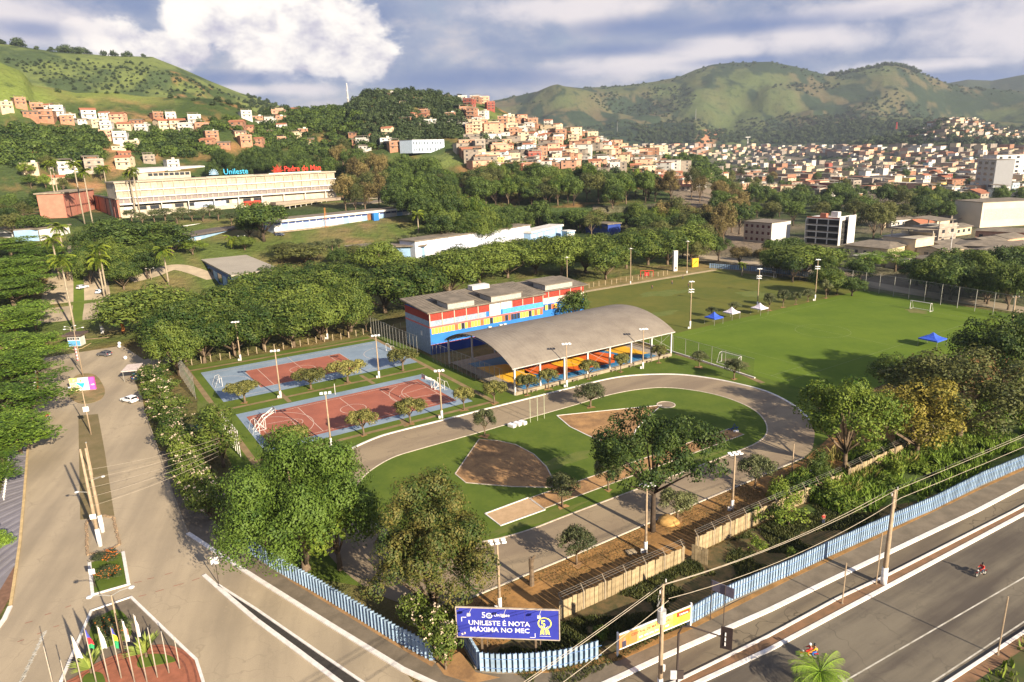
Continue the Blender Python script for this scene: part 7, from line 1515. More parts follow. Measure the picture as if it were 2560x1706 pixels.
# tents
def tent(px, py, w, m, label, grp=None):
    b = G(px, py); t = thing('canopy_tent', label, 'tent', b, TH, grp); h = 2.1; mb = MB(); n = 5; k = w/2
    vs = []; fs = []; R5 = [(1, 0), (.62, .28), (.32, .72), (.10, 1.25)]
    for s, z in R5:
        for (x, y) in ((-1, -1), (1, -1), (1, 1), (-1, 1)): vs.append((x*k*s, y*k*s, h+z))
    for i in range(len(R5)-1):
        for j in range(4): fs.append((i*4+j, i*4+(j+1) % 4, (i+1)*4+(j+1) % 4, (i+1)*4+j))
    vs.append((0, 0, h+1.5)); o = (len(R5)-1)*4; fs += [(o+j, o+(j+1) % 4, len(vs)-1) for j in range(4)]; mb.add(vs, fs); part('roof', mb, m, t)
    mb = MB()
    for (x0, y0, x1, y1) in ((-k, -k, k, -k), (k, -k, k, k), (k, k, -k, k), (-k, k, -k, -k)): mb.add([(x0, y0, h-.3), (x1, y1, h-.3), (x1, y1, h), (x0, y0, h)], [(0, 1, 2, 3)])
    part('valance', mb, m, t)
    for x in (-k, k):
        for y in (-k, k): mb = MB(); mb.box((x*.97, y*.97, h/2), (.07, .07, h)); part('leg', mb, M_METG, t)
M_TB = mat('tent_blue', (.04, .10, .55), .6); M_TW = mat('tent_white', (.66, .60, .68), .6)
tent(1784, 810, 3.7, M_TB, 'blue peaked canopy tent, leftmost of the three beside the pitch'); tent(1828, 797, 3.5, M_TW, 'white peaked canopy tent right beside the blue one'); tent(1898, 786, 3.6, M_TW, 'white peaked canopy tent at the foot of the tall floodlight pole'); tent(2329, 866, 4.6, M_TB, 'blue peaked canopy tent alone at the right end of the bright pitch')
# people far off and odd bits
M_SKIN = mat('skin', (.30, .16, .10), .7)
def skin_body(name, joints, edges, m, parent=None, sub=1):
    me = bpy.data.meshes.new(name); me.from_pydata([j[:3] for j in joints], edges, []); me.update(); o = put(name, me, parent=parent)
    sk = o.modifiers.new('skin', 'SKIN'); sk.use_smooth_shade = True
    if not me.skin_vertices: me.attributes.new if False else None
    bm_ = bmesh.new(); bm_.from_mesh(me); ly = bm_.verts.layers.skin.verify(); bm_.verts.ensure_lookup_table()
    for i, j in enumerate(joints): bm_.verts[i][ly].radius = (j[3], j[3]*(j[4] if len(j) > 4 else 1)); bm_.verts[i][ly].use_root = (i == 0)
    bm_.to_mesh(me); bm_.free(); sb = o.modifiers.new('sub', 'SUBSURF'); sb.levels = sub; sb.render_levels = sub
    me.materials.append(m); return o
def person(base, yaw, label, shirt, pants, pose='walk', hair=(.02, .015, .01), scale=1.0, group=None, helmet=None):
    t = thing('person', label, 'person', base, yaw, group, scale)
    if pose in ('walk', 'stand'):
        s = .22 if pose == 'walk' else .04
        legs = [(0, .09, .92, .11), (s, .1, .50, .085), (s*.6, .1, .08, .05), (s*.6+.14, .1, .04, .045), (0, -.09, .92, .11), (-s*.4, -.1, .50, .085), (-s*1.5, -.1, .08, .05), (-s*1.5+.14, -.1, .04, .045)]
        J = [(0, 0, .95, .15, .9)]+legs+[(0, 0, 1.2, .15, 1.2), (0, 0, 1.42, .14, 1.3), (0, 0, 1.52, .06), (.01, 0, 1.60, .085), (.01, 0, 1.72, .085), (0, .20, 1.40, .06), (.02, .26, 1.14, .045), (.12, .25, .90, .032), (.16, .25, .82, .03), (0, -.20, 1.40, .06), (-.02, -.26, 1.14, .045), (.06, -.25, .90, .032), (.08, -.25, .82, .03)]
        E_ = [(0, 1), (1, 2), (2, 3), (3, 4), (0, 5), (5, 6), (6, 7), (7, 8), (0, 9), (9, 10), (10, 11), (11, 12), (12, 13), (10, 14), (14, 15), (15, 16), (16, 17), (10, 18), (18, 19), (19, 20), (20, 21)]
        sh = [(0, 0, .98, .165, 1), (0, 0, 1.2, .165, 1.2), (0, 0, 1.41, .155, 1.3), (0, .20, 1.40, .078), (.01, .25, 1.2, .064), (0, -.20, 1.40, .078), (-.01, -.25, 1.2, .064)]; shE = [(0, 1), (1, 2), (2, 3), (3, 4), (2, 5), (5, 6)]
        pa = [(0, 0, .97, .16, 1), (0, .09, .88, .125), (s, .1, .50, .098), (s*.65, .1, .14, .07), (0, -.09, .88, .125), (-s*.4, -.1, .50, .098), (-s*1.4, -.1, .14, .07)]; paE = [(0, 1), (1, 2), (2, 3), (0, 4), (4, 5), (5, 6)]; hd = (.01, 0, 1.70)
    else:   # seated on a motorcycle, leaning a little forward
        J = [(-.25, 0, .92, .15, .9), (-.15, .12, .90, .11), (.22, .20, .82, .085), (.05, .19, .42, .055), (.18, .19, .36, .05), (-.15, -.12, .90, .11), (.22, -.20, .82, .085), (.05, -.19, .42, .055), (.18, -.19, .36, .05), (-.18, 0, 1.15, .15, 1.2), (-.08, 0, 1.38, .14, 1.3), (-.05, 0, 1.48, .06), (-.03, 0, 1.57, .085), (-.02, 0, 1.68, .085), (-.06, .20, 1.36, .06), (.12, .27, 1.16, .045), (.36, .25, 1.10, .032), (.44, .25, 1.10, .03), (-.06, -.20, 1.36, .06), (.12, -.27, 1.16, .045), (.36, -.25, 1.10, .032), (.44, -.25, 1.10, .03)]
        E_ = [(0, 1), (1, 2), (2, 3), (3, 4), (0, 5), (5, 6), (6, 7), (7, 8), (0, 9), (9, 10), (10, 11), (11, 12), (12, 13), (10, 14), (14, 15), (15, 16), (16, 17), (10, 18), (18, 19), (19, 20), (20, 21)]
        sh = [(-.24, 0, .98, .17, 1), (-.18, 0, 1.15, .17, 1.2), (-.08, 0, 1.37, .155, 1.3), (-.06, .20, 1.36, .08), (.10, .265, 1.17, .066), (.3, .25, 1.11, .05), (-.06, -.20, 1.36, .08), (.10, -.265, 1.17, .066), (.3, -.25, 1.11, .05)]; shE = [(0, 1), (1, 2), (2, 3), (3, 4), (4, 5), (2, 6), (6, 7), (7, 8)]
        pa = [(-.25, 0, .92, .165, 1), (-.13, .12, .90, .125), (.22, .20, .82, .1), (.06, .19, .46, .07), (-.13, -.12, .90, .125), (.22, -.20, .82, .1), (.06, -.19, .46, .07)]; paE = [(0, 1), (1, 2), (2, 3), (0, 4), (4, 5), (5, 6)]; hd = (-.02, 0, 1.66)
    skin_body('body', J, E_, M_SKIN, t); skin_body('shirt', sh, shE, shirt, t); skin_body('trousers', pa, paE, pants, t)
    mb = MB(); mb.sphere(hd, .135 if helmet else .105, 10, 1.05); o = part('helmet' if helmet else 'hair', mb, helmet or mat('dark_hair', (.02, .015, .012), .6), t, True)
    mb = MB(); mb.sphere((hd[0]+.10, hd[1], hd[2]-.04), .03, 6); part('nose', mb, M_SKIN, t, True)
    for s in (.035, -.035): mb = MB(); mb.sphere((hd[0]+.085, s, hd[2]), .014, 6); part('eye', mb, M_DARK, t, True)
    return t
def motorcycle(base, yaw, label, body, trunk=None):
    t = thing('motorcycle', label, 'motorcycle', base, yaw); rb = mat('tyre_rubber', (.02, .02, .02), .8)
    for x in (-.62, .68):
        mb = MB(); mb.tube([(x+.27*math.cos(a*.393), 0, .30+.27*math.sin(a*.393)) for a in range(17)], .055, 6, cap=False); w = part('wheel', mb, rb, t, True); mb = MB(); mb.tube([(x, -.04, .3), (x, .04, .3)], .17, 10); part('rim', mb, M_METG, w)
        w.name = 'wheel'
    mb = MB(); mb.tube([(.68, .07, .3), (.50, .07, .9)], .03, 5).tube([(.68, -.07, .3), (.50, -.07, .9)], .03, 5); part('fork', mb, M_METG, t)['kind'] = 'stuff'
    mb = MB(); mb.tube([(.42, 0, .78), (.2, 0, .84), (-.05, 0, .72)], [.10, .17, .10], 8); part('fuel_tank', mb, body, t, True)
    mb = MB(); mb.tube([(-.1, 0, .76), (-.4, 0, .78), (-.78, 0, .82)], [.11, .13, .08], 8); part('saddle', mb, M_METD, t, True)
    mb = MB(); mb.tube([(.3, 0, .45), (-.2, 0, .42)], [.17, .16], 8); part('engine', mb, M_METG, t); mb = MB(); mb.tube([(.46, -.36, 1.02), (.5, 0, .98), (.46, .36, 1.02)], .022, 5); part('handlebar', mb, M_METD, t)
    mb = MB(); mb.sphere((.62, 0, .88), .10, 8); part('headlight', mb, M_METW, t, True); mb = MB(); mb.tube([(.1, -.16, .34), (-.7, -.18, .42)], .05, 6); part('exhaust', mb, M_METG, t)
    mb = MB(); mb.box((.68, 0, .62), (.42, .12, .03)).box((-.66, 0, .62), (.4, .14, .03)); part('mudguard', mb, body, t)['kind'] = 'stuff'
    return t
M_RED = mat('bright_red_cloth', (.62, .03, .03), .8); M_JEAN = mat('dark_jeans', (.04, .05, .09), .9); M_YC = mat('yellow_cloth', (.75, .42, .02), .8); M_WH = mat('white_helmet', (.8, .8, .8), .3); M_BK = mat('black_helmet', (.02, .02, .02), .3)
p = G(2452, 1440); motorcycle(p, TH+2.9, 'dark motorcycle ridden along the avenue at the right', mat('dark_red_fairing', (.2, .02, .02))); person(p, TH+2.9, 'person in a red shirt riding the dark motorcycle on the avenue', M_RED, M_JEAN, 'ride', helmet=M_BK)
p = G(2022, 1646); motorcycle(p, TH+2.4, 'red motorcycle beside the palm crown at the bottom right', M_RED); person(p, TH+2.4, 'person in red with white helmet steering the red motorcycle', M_RED, mat('orange_trousers', (.6, .2, .03)), 'ride', helmet=M_WH); q = p-Vector((math.cos(TH+2.4), math.sin(TH+2.4), 0))*.42; person(q, TH+2.4, 'passenger in a yellow top behind the rider in red', M_YC, mat('blue_trousers', (.05, .15, .5)), 'ride', helmet=M_BK)
p = G(120, 1052); motorcycle(p, 1.3, 'small dark motorcycle on the left road below the feathery trees', M_METD); person(p, 1.3, 'person in a red shirt on the small motorcycle on the left road', M_RED, M_JEAN, 'ride', helmet=M_BK)
for i, (x, y, l, c) in enumerate(((1630, 724, 'person in dark clothes on the dry pitch, left of the other two', M_METD), (1680, 712, 'person in dark clothes walking in the middle of the dry pitch', M_METD), (1707, 698, 'person in dark clothes near the pale concrete path', M_METD), (1721, 720, 'person standing by the tall floodlight pole of the dry pitch', M_JEAN), (2057, 1312, 'person in a red cap standing in the scrub behind the blue wall', M_RED), (98, 1008, 'person in orange at the left edge of the left road', mat('orange_cloth', (.7, .2, .02))))): person(G(x, y), 1.0+i, l, c, M_JEAN, 'walk' if i < 4 else 'stand')
# cars
def car(base, yaw, label, paint, L=4.0, hatch=True):
    t = thing('parked_car' if 'parked' in label else 'car', label, 'car', base, yaw); w = .84
    prof = [(-2.0, .35), (-2.0, .78), (-1.9, .95), (-1.72, 1.42), (-1.3, 1.50), (-.1, 1.50), (.75, 1.02), (1.75, .86), (2.0, .66), (2.0, .33)]
    def shell(pr, hw, top_in):
        mb = MB(); n = len(pr); zt = 1.5
        for s in (-1, 1):
            for (x, z) in pr: k = max(0, (z-.95)/.55); mb.v.append((x, s*(hw-top_in*k), z))
        mb.f = [(i, (i+1) % n, (i+1) % n+n, i+n) for i in range(n)]+[tuple(range(n-1, -1, -1)), tuple(range(n, 2*n))]; return mb
    o = part('body', shell(prof, w, .16), paint, t); bv = o.modifiers.new('bevel', 'BEVEL'); bv.width = .06; bv.segments = 2
    gl = mat('car_glass', (.015, .018, .022), .08, spec=.8)
    mb = MB(); mb.add([(.80, -w+.06, 1.03), (.80, w-.06, 1.03), (-.03, w-.18, 1.49), (-.03, -w+.18, 1.49)], [(0, 1, 2, 3)]); mb.v = [(x+.03, y, z+.015) for x, y, z in mb.v]; part('windscreen', mb, gl, t)
    mb = MB(); mb.add([(-1.92, -w+.1, 1.0), (-1.92, w-.1, 1.0), (-1.74, w-.2, 1.40), (-1.74, -w+.2, 1.40)], [(3, 2, 1, 0)]); mb.v = [(x-.02, y, z) for x, y, z in mb.v]; part('rear_window', mb, gl, t)
    for s in (-1, 1):
        mb = MB(); mb.add([(.55, s*(w-.02), 1.03), (-.1, s*(w-.14), 1.42), (-.75, s*(w-.14), 1.43), (-.75, s*(w-.02), 1.03)], [(0, 1, 2, 3)]).add([(-.82, s*(w-.02), 1.03), (-.82, s*(w-.14), 1.43), (-1.4, s*(w-.14), 1.42), (-1.66, s*(w-.02), 1.05)], [(0, 1, 2, 3)]); mb.v = [(x, y+s*.012, z) for x, y, z in mb.v]; part('side_window', mb, gl, t)['kind'] = 'stuff'
        for x in (-1.28, 1.28):
            mb = MB(); mb.tube([(x, s*(w-.17), .31), (x, s*(w+.03), .31)], .31, 14); wl = part('wheel', mb, mat('tyre_rubber', (.02, .02, .02), .8), t, True); mb = MB(); mb.tube([(x, s*(w+.0), .31), (x, s*(w+.05), .31)], .19, 10); part('rim', mb, M_METG, wl)
        mb = MB(); mb.box((1.96, s*.6, .68), (.1, .34, .14)); part('headlight', mb, M_METW, t); mb = MB(); mb.box((-1.99, s*.68, .88), (.06, .22, .22)); part('tail_light', mb, mat('tail_light_red', (.4, .02, .02), .3), t)
        mb = MB(); mb.box((.62, s*(w+.1), 1.05), (.14, .2, .12)); part('mirror', mb, paint, t)
    mb = MB(); mb.box((-2.01, 0, .55), (.04, .5, .12)); part('number_plate', mb, M_WP, t); mb = MB(); mb.box((-2.0, 0, .42), (.12, 1.5, .16)); part('bumper', mb, paint, t)
    return t
car(G(262, 890), 2.75, 'dark grey hatchback crossing the junction before the gate house', mat('car_grey_paint', (.10, .10, .115), .25, .02, spec=.6), )
car(G(324, 1005), 2.65, 'white hatchback driving on the left road beside the plumerias', mat('car_white_paint', (.78, .78, .80), .25, .02, spec=.6))
car(G(352, 945), 1.35, 'blue and white car parked in the shade behind the bus shelter', mat('car_blue_paint', (.06, .18, .40), .25, .02, spec=.6))
car(G(253, 733), 1.4, 'pale parked car beside the right royal palm on the campus road', mat('car_pale_paint', (.60, .66, .74), .3, .02)); car(G(207, 722), 1.2, 'silver parked car at the curve of the palm median', mat('car_silver_paint', (.55, .58, .62), .3, .02))
for (x, y, c, l) in ((880, 676, (.55, .56, .6), 'pale parked car on the campus yard left of the blue shed'), (700, 590, (.05, .06, .1), 'dark parked car under the hedge row below the classroom block'), (515, 514, (.5, .04, .03), 'red parked car before the long cream block'), (2310, 705, (.6, .62, .66), 'white van shaped car parked before the grey sheds'), (2395, 660, (.5, .05, .04), 'red car in the street beside the beige block')):
    b = G(x, y); car(b, R_.uniform(-.4, .4), l, mat('car_paint_%d' % x, c, .3, .02))
# bus shelter, gate house, spheres
t = thing('bus_shelter', 'pinkish white shelter roof on thin posts at the junction', 'shelter', G(335, 945), .25); mb = MB(); mb.box((0, 0, 2.6), (3.4, 6.2, .15)); part('roof', mb, mat('pink_white_roof', (.62, .52, .48), .9), t); mb = MB(); mb.box((1.5, 0, 1.25), (.08, 5.4, 2.4)); part('back_panel', mb, mat('dusty_panel', (.35, .28, .24)), t)
for (x, y) in ((-1.4, -2.8), (1.4, -2.8), (-1.4, 2.8), (1.4, 2.8)): mb = MB(); mb.box((x, y, 1.25), (.1, .1, 2.5)); part('post', mb, M_METG, t)
for i, (x, y) in enumerate(((299, 863), (299, 870), (314, 899))):
    t = thing('stone_sphere', ('white stone sphere bollard, upper of the touching pair', 'white stone sphere bollard, lower of the touching pair', 'white stone sphere bollard standing alone on the brown corner')[i], 'bollard', G(x, y)); mb = MB(); mb.sphere((0, 0, .5), .48, 12); part('sphere', mb, M_WP, t, True); mb = MB(); mb.tube([(0, 0, 0), (0, 0, .12)], .3, 10); part('foot', mb, M_CONC, t)
t = thing('gate_house', 'small gate house with blue front and white band in the campus entrance', 'gate house', G(188, 866), .05)
mb = MB(); mb.box((0, 1.2, 1.5), (3.4, 2.6, 3.0)); part('wall', mb, M_WWALL, t); mb = MB(); mb.box((0, 1.2, 3.35), (5.0, 4.4, .5)); part('roof', mb, mat('dark_tile_roof', (.10, .07, .06), .9), t)
mb = MB(); mb.box((0, -.13, .9), (3.3, .04, 1.5)); part('blue_panel', mb, mat('sign_blue_panel', (.10, .32, .62)), t)
for k in range(5): mb = MB(); mb.box((-1.3+k*.65, -.13, 2.2), (.5, .05, .6)); part('window', mb, M_GLASS, t)
for nm, pts in (('left', [(130, 850), (165, 871), (186, 876)]), ('right', [(186, 876), (205, 872), (228, 858)])): kerbline('entrance_kerb', gp(pts), .3, .16, M_YKERB)
t = thing('entrance_canopy', 'flat dark canopy over the right entrance lane under the mango tree', 'canopy', G(283, 832), .1); mb = MB(); mb.box((0, 1, 3.4), (7, 4, .3)); part('roof', mb, MATS['dark_tile_roof'], t)
for x in (-3, 3): mb = MB(); mb.box((x, 0, 1.7), (.7, .7, 3.4)); part('post', mb, M_WP if x < 0 else MATS['orange_column'], t)
t = thing('barrier_strip', 'pair of speed bumps of pale blocks across the campus entrance', 'speed bump', G(230, 848)); b0 = t.location.copy()
for row in (842, 850):
    for k in range(17): q = G(206+k*4.2, row-k*.35); mb = MB(); mb.box((q.x-b0.x, q.y-b0.y, .06), (.42, .5, .1)); part('block', mb, MATS['pale_stone_block'], t)
t = thing('street_flag', 'narrow red and white banner hanging on the lamp post by the roundabout', 'banner', G(204, 925)); mb = MB(); mb.tube([(0, 0, 0), (0, 0, 6.5)], .06, 5); part('pole', mb, M_METG, t); mb = MB(); mb.box((-.5, 0, 4.2), (.55, .04, 3.6)); part('cloth', mb, mat('banner_white_cloth', (.7, .62, .6)), t)
for k in range(5): mb = MB(); mb.box((-.5, -.03, 2.6+k*.8), (.5, .03, .25)); part('red_band', mb, M_RED, t)
# row of white posts and orange bins under feathery trees
t = thing('road_barrier', 'row of short white posts with an orange strip beside the left road', 'barrier', G(88, 955)); b0 = t.location.copy()
for k in range(7): q = G(86+k*.7, 978-k*7); mb = MB(); mb.box((q.x-b0.x, q.y-b0.y, .45), (.16, .16, .9)); part('post', mb, M_WP, t)
q0, q1 = G(95, 984), G(94, 935); mb = MB(); mb.ribbon([q0-b0, q1-b0], .25, 0, .5); part('strip', mb, mat('orange_barrier', (.7, .22, .05)), t)
t = thing('pavement_railing', 'row of small white posts on the outer side of the left pavement', 'railing', G(22, 1200)); b0 = t.location.copy()
for k in range(16): q = G(24-k*.9, 1155+k*6.5); mb = MB(); mb.box((q.x-b0.x, q.y-b0.y, .5), (.1, .1, .8)); part('post', mb, M_WP, t)
# soil pile, manhole, debris
t = thing('soil_pile', 'small heap of yellow soil behind the low umbrella tree', 'heap', G(1670, 1305)); mb = MB(); mb.sphere((0, 0, 0), 1.5, 14, .55); mb.v = [(x*(1+.1*math.sin(7*y)), y*(1+.12*math.cos(5*x)), max(-.1, z*(1+.15*math.sin(9*x+4*y)))) for x, y, z in mb.v]; part('heap', mb, mat('yellow_soil', (.45, .27, .09)), t, True)
t = thing('inspection_cover', 'pale square concrete cover on the litter strip beside the lamp post', 'manhole cover', G(1578, 1383), .3); mb = MB(); mb.box((0, 0, .12), (1.2, 1.0, .24)); part('cover', mb, M_CONC, t); mb = MB(); mb.box((0, 0, .26), (.9, .7, .04)); part('lid', mb, M_PATH, t)
t = thing('white_tank', 'small white cylinder and fallen white pole by the small dark tree', 'tank', G(2027, 1200)); mb = MB(); mb.tube([(0, 0, 0), (0, 0, 1.5)], .28, 10); part('tank', mb, M_WP, t); mb = MB(); mb.tube([(-1.8, .2, .2), (-.4, -.3, .25)], .12, 6); part('fallen_pole', mb, M_WP, t)
t = thing('litter_bin', 'green boxed enclosure between the plumerias and the slender tree', 'box', G(470, 1105), .5); mb = MB(); mb.box((0, 0, 1.1), (5.2, 4.0, 2.2)); part('box', mb, mat('dark_green_panel', (.03, .10, .06), .7, .4, 1.5), t); mb = MB(); mb.box((0, 0, 2.25), (5.4, 4.2, .1)); part('cover', mb, mat('green_net', (.06, .14, .09)), t)
t = thing('white_column', 'white advertising column with a small dark hatch at the end of the mango belt', 'column', G(1687, 678)); mb = MB(); mb.box((0, 0, 4.2), (1.7, 1.2, 8.4), .3); part('column', mb, M_WWALL, t); mb = MB(); mb.box((.3, -.72, 1.4), (.5, .04, .8), .3); part('hatch', mb, M_METD, t)
t = thing('yellow_climbing_frame', 'yellow playground panel beside the white column', 'play equipment', G(1737, 668)); mb = MB(); mb.box((0, 0, 1.9), (3.4, .6, 3.6), .5); part('panel', mb, mat('play_yellow', (.75, .42, .03)), t)
for k in range(4): mb = MB(); mb.box((-.9+k*.55, -.9+k*.15, 1.0+.5*k), (.7, .1, .3), .8); part('step', mb, mat('play_orange', (.6, .2, .02)), t)
t = thing('red_play_frame', 'red playground frame in the shade of the mango belt', 'play equipment', G(1617, 692)); 
for x in (-2.5, -.8, .8, 2.5): mb = MB(); mb.tube([(x, 0, 0), (x, 0, 2.4)], .1, 5); part('post', mb, M_RED, t)
mb = MB(); mb.tube([(-2.5, 0, 2.4), (2.5, 0, 2.4)], .1, 5); part('beam', mb, M_RED, t)
mb = MB(); mb.box((0, 0, 1.1), (1.6, .2, 1.3)); part('panel', mb, M_RED, t)
# ================================================================== FLAGS
FB = [(138, 1735, None, 1617, None), (170, 1730, None, 1652, None), (208, 1722, (.8, .8, .8), 1590, 'white flag with a blue edge, leftmost of the hanging flags'), (243, 1716, 'rb', 1573, 'red, blue and green flag hanging limp on its pole'), (274, 1710, (.82, .82, .82), 1567, 'plain white flag left of the green and yellow flag'), (304, 1698, 'br', 1570, 'green, yellow and blue flag hanging on its pole'), (337, 1708, 'wr', 1552, 'white flag with a faint reddish mark'), (368, 1708, (.82, .82, .84), 1538, 'white flag, rightmost of the hanging flags'), (394, 1696, None, 1571, None), (423, 1685, None, 1581, None), (450, 1674, None, 1591, None)]
M_FP = mat('grey_flag_pole', (.42, .36, .29), .6); nb_ = 0
for i, (x, y, c, ty, l) in enumerate(FB):
    p = G(x, y); h = hgt(p, ty); t = thing('flag_pole', ordl(i, len(FB), 'slim tapered flag pole in the brick plaza'), 'flag pole', p, 0, 'flag poles in the brick plaza'); mb = MB(); mb.tube([(0, 0, 0), (0, 0, h*.5), (0, 0, h)], [.075, .06, .035], 7); part('pole', mb, M_FP, t, True); mb = MB(); mb.sphere((0, 0, h+.05), .07, 6); part('finial', mb, M_METG, t)
    if c is None: continue
    fo = thing('flag', l, 'flag', p+Vector((0, 0, h-.1)), .3+i*.2)
    def cloth(z0_, z1_, w0, w1, m, nm, off=0):
        mb = MB(); n = 9; r = 6
        for a in range(r+1):
            z = z0_+(z1_-z0_)*a/r; w = w0+(w1-w0)*a/r
            for b in range(n+1): s = b/n; mb.v.append((.05+w*s, .10*math.sin(s*9+z*2)*(.3+s)+off, -z-.35*s*s))
        for a in range(r):
            for b in range(n): q = a*(n+1)+b; mb.f.append((q, q+1, q+n+2, q+n+1))
        return part(nm, mb, m, fo, True)
    if c == 'rb': cloth(0, .95, .1, .35, mat('flag_blue', (.08, .10, .5)), 'blue_field'); cloth(.9, 1.7, .35, .5, mat('flag_red', (.6, .05, .06)), 'red_field', .01); cloth(1.65, 2.2, .5, .45, mat('flag_green', (.03, .30, .12)), 'green_field', .02)
    elif c == 'br': cloth(0, .7, .12, .3, mat('flag_blue', (.08, .10, .5)), 'blue_field'); cloth(.65, 1.5, .3, .42, mat('flag_yellow', (.78, .60, .04)), 'yellow_field', .01); cloth(1.45, 2.4, .42, .42, MATS['flag_green'] if 'flag_green' in MATS else mat('flag_green', (.03, .30, .12)), 'green_field', .02)
    elif c == 'wr': cloth(0, 2.4, .12, .5, mat('flag_white', (.8, .8, .8)), 'cloth'); mb = MB(); mb.box((.28, -.12, -1.4), (.14, .03, .7)); part('mark', mb, mat('flag_pink', (.6, .25, .22)), fo)
    else: cloth(0, 2.5, .12, .55, mat('flag_white', (.8, .8, .8)), 'cloth')
# ================================================================== HOUSES
HW = {'orange brick': mat('orange_brick_house', (.40, .205, .125), .92, .1, .6, col2=(.25, .135, .085), objvar=.2), 'white': mat('white_house', (.58, .555, .51), .9, .06, .5, objvar=.1), 'cream': mat('cream_house', (.58, .47, .32), .9, .08, .5, objvar=.12), 'peach': mat('peach_house', (.58, .33, .22), .9, .08, .5, objvar=.12), 'yellow': mat('yellow_house', (.66, .48, .16), .9, .06, .5, objvar=.1), 'grey concrete': mat('grey_house', (.34, .29, .24), .92, .1, .6, col2=(.23, .19, .155), objvar=.12), 'pale blue': mat('pale_blue_house', (.40, .50, .56), .9, .06, .5), 'dark red': mat('dark_red_house', (.27, .07, .05), .9, .1, .5)}
HR = {'grey': M_FIBRO, 'tiled': mat('clay_tile_roof', (.40, .15, .08), .92, .15, 2, col2=(.24, .10, .06), objvar=.15), 'slab': mat('pale_roof_slab', (.50, .46, .40), .9, .1, .4, col2=(.30, .27, .23), objvar=.12)}
HP = {}; _wm = {}
def wmesh(w, h):
    k = (round(w, 1), round(h, 1))
    if k not in _wm: mb = MB(); mb.box((0, -.02, 0), (w, .10, h)); _wm[k] = mb.mesh('window', M_GLASS)
    return _wm[k]
mb = MB(); mb.box((0, -.05, 0), (1.5, .2, .12)); SILL = mb.mesh('sill', M_WWALL)
def house_parts(col, style, roof):
    key = (col, style, roof)
    if key in HP: return HP[key]
    wm, rm = HW[col], HR[roof]; P = []; W, Dp, F = {'one': (9.5, 8, 1), 'two': (9, 9, 2), 'three': (8.5, 9, 3)}[style]; h = F*2.9
    mb = MB(); mb.box((0, 0, h/2-3), (W, Dp, h+6)); mb.box((W*.28, -Dp/2-.3, h-3.2 if F > 1 else -1), (W*.36, .6, 2.2 if F > 1 else .1)) if False else None; P.append(('wall', mb.mesh('wall', wm), (0, 0, 0)))
    if roof == 'tiled' or (style == 'one' and roof == 'grey'):
        mb = MB(); o = .5; r = 1.5 if roof == 'tiled' else .9; x, y = W/2+o, Dp/2+o
        mb.add([(-x, -y, h), (x, -y, h), (x, y, h), (-x, y, h), (-x, 0, h+r), (x, 0, h+r), (-x, -y, h+.14), (x, -y, h+.14), (x, y, h+.14), (-x, y, h+.14), (-x, 0, h+r+.14), (x, 0, h+r+.14)], [(6, 7, 11, 10), (10, 11, 8, 9), (0, 4, 5, 1), (4, 3, 2, 5), (0, 1, 7, 6), (2, 3, 9, 8), (0, 6, 10, 4), (4, 10, 9, 3), (1, 5, 11, 7), (5, 2, 8, 11)]); P.append(('roof', mb.mesh('roof', rm), (0, 0, .003)))
        mb = MB(); mb.add([(-W/2, -Dp/2, h), (-W/2, Dp/2, h), (-W/2, 0, h+r*.9), (W/2, -Dp/2, h), (W/2, Dp/2, h), (W/2, 0, h+r*.9)], [(0, 2, 1), (3, 4, 5)]); g1, g2 = MB(), MB(); g1.add(mb.v[:3], [(0, 2, 1)]); g2.add(mb.v[3:], [(0, 1, 2)]); P.append(('gable', g1.mesh('gable', wm), (0, 0, 0))); P.append(('gable', g2.mesh('gable', wm), (0, 0, 0)))
    elif roof == 'grey':
        mb = MB(); mb.box((0, 0, h+.1), (W+.7, Dp+.7, .2)); P.append(('slab', mb.mesh('slab', HR['slab']), (0, 0, 0)))
        mb = MB(); x, y = W*.5+.5, Dp/2+.4; mb.add([(-x, -y, h+2.2), (x*.6, -y, h+2.2), (x*.6, y, h+2.9), (-x, y, h+2.9), (-x, -y, h+2.32), (x*.6, -y, h+2.32), (x*.6, y, h+3.02), (-x, y, h+3.02)], [(0, 3, 2, 1), (4, 5, 6, 7), (0, 1, 5, 4), (1, 2, 6, 5), (2, 3, 7, 6), (3, 0, 4, 7)]); P.append(('roof', mb.mesh('roof', rm), (0, 0, 0)))
        mb = MB(); mb.box((0, 0, 1.2), (.25, .25, 2.4)); pm = mb.mesh('roof_post', HR['slab'])
        for q in ((-W*.46, -Dp*.46), (W*.26, -Dp*.46), (W*.26, Dp*.46)): P.append(('roof_post', pm, (q[0], q[1], h-.1)))
        mb = MB(); mb.box((0, -Dp/2+.1, h+.65), (W, .16, .9)); P.append(('terrace_wall', mb.mesh('terrace_wall', wm), (0, 0, .003)))
    else:
        mb = MB(); mb.box((0, 0, h+.14), (W+.5, Dp+.5, .28)); P.append(('roof', mb.mesh('roof', rm), (0, 0, 0))); mb = MB(); mb.box((W*.22, Dp*.2, h+.9), (2.2, 2.0, 1.3)); P.append(('water_tank_box', mb.mesh('water_tank_box', HW['white'] if col != 'white' else HR['slab']), (0, 0, 0)))
    nwin = 3 if W > 9 else 2
    for f_ in range(F):
        z = f_*2.9+1.7
        for k in range(nwin): P.append(('window', wmesh(1.3, 1.1), (W*(k+.5)/nwin-W/2, -Dp/2-.02, z)))
        P.append(('window', wmesh(1.2, 1.0), (W/2+.02, -Dp*.15, z), 90))
        if F > 1 and f_ > 0: mb = MB(); mb.box((0, -Dp/2-.45, f_*2.9), (W*.9, .88, .18)); P.append(('balcony', mb.mesh('balcony', HR['slab']), (0, 0, 0)))
    HP[key] = P; return P
HN = [0]; HOUSES = []
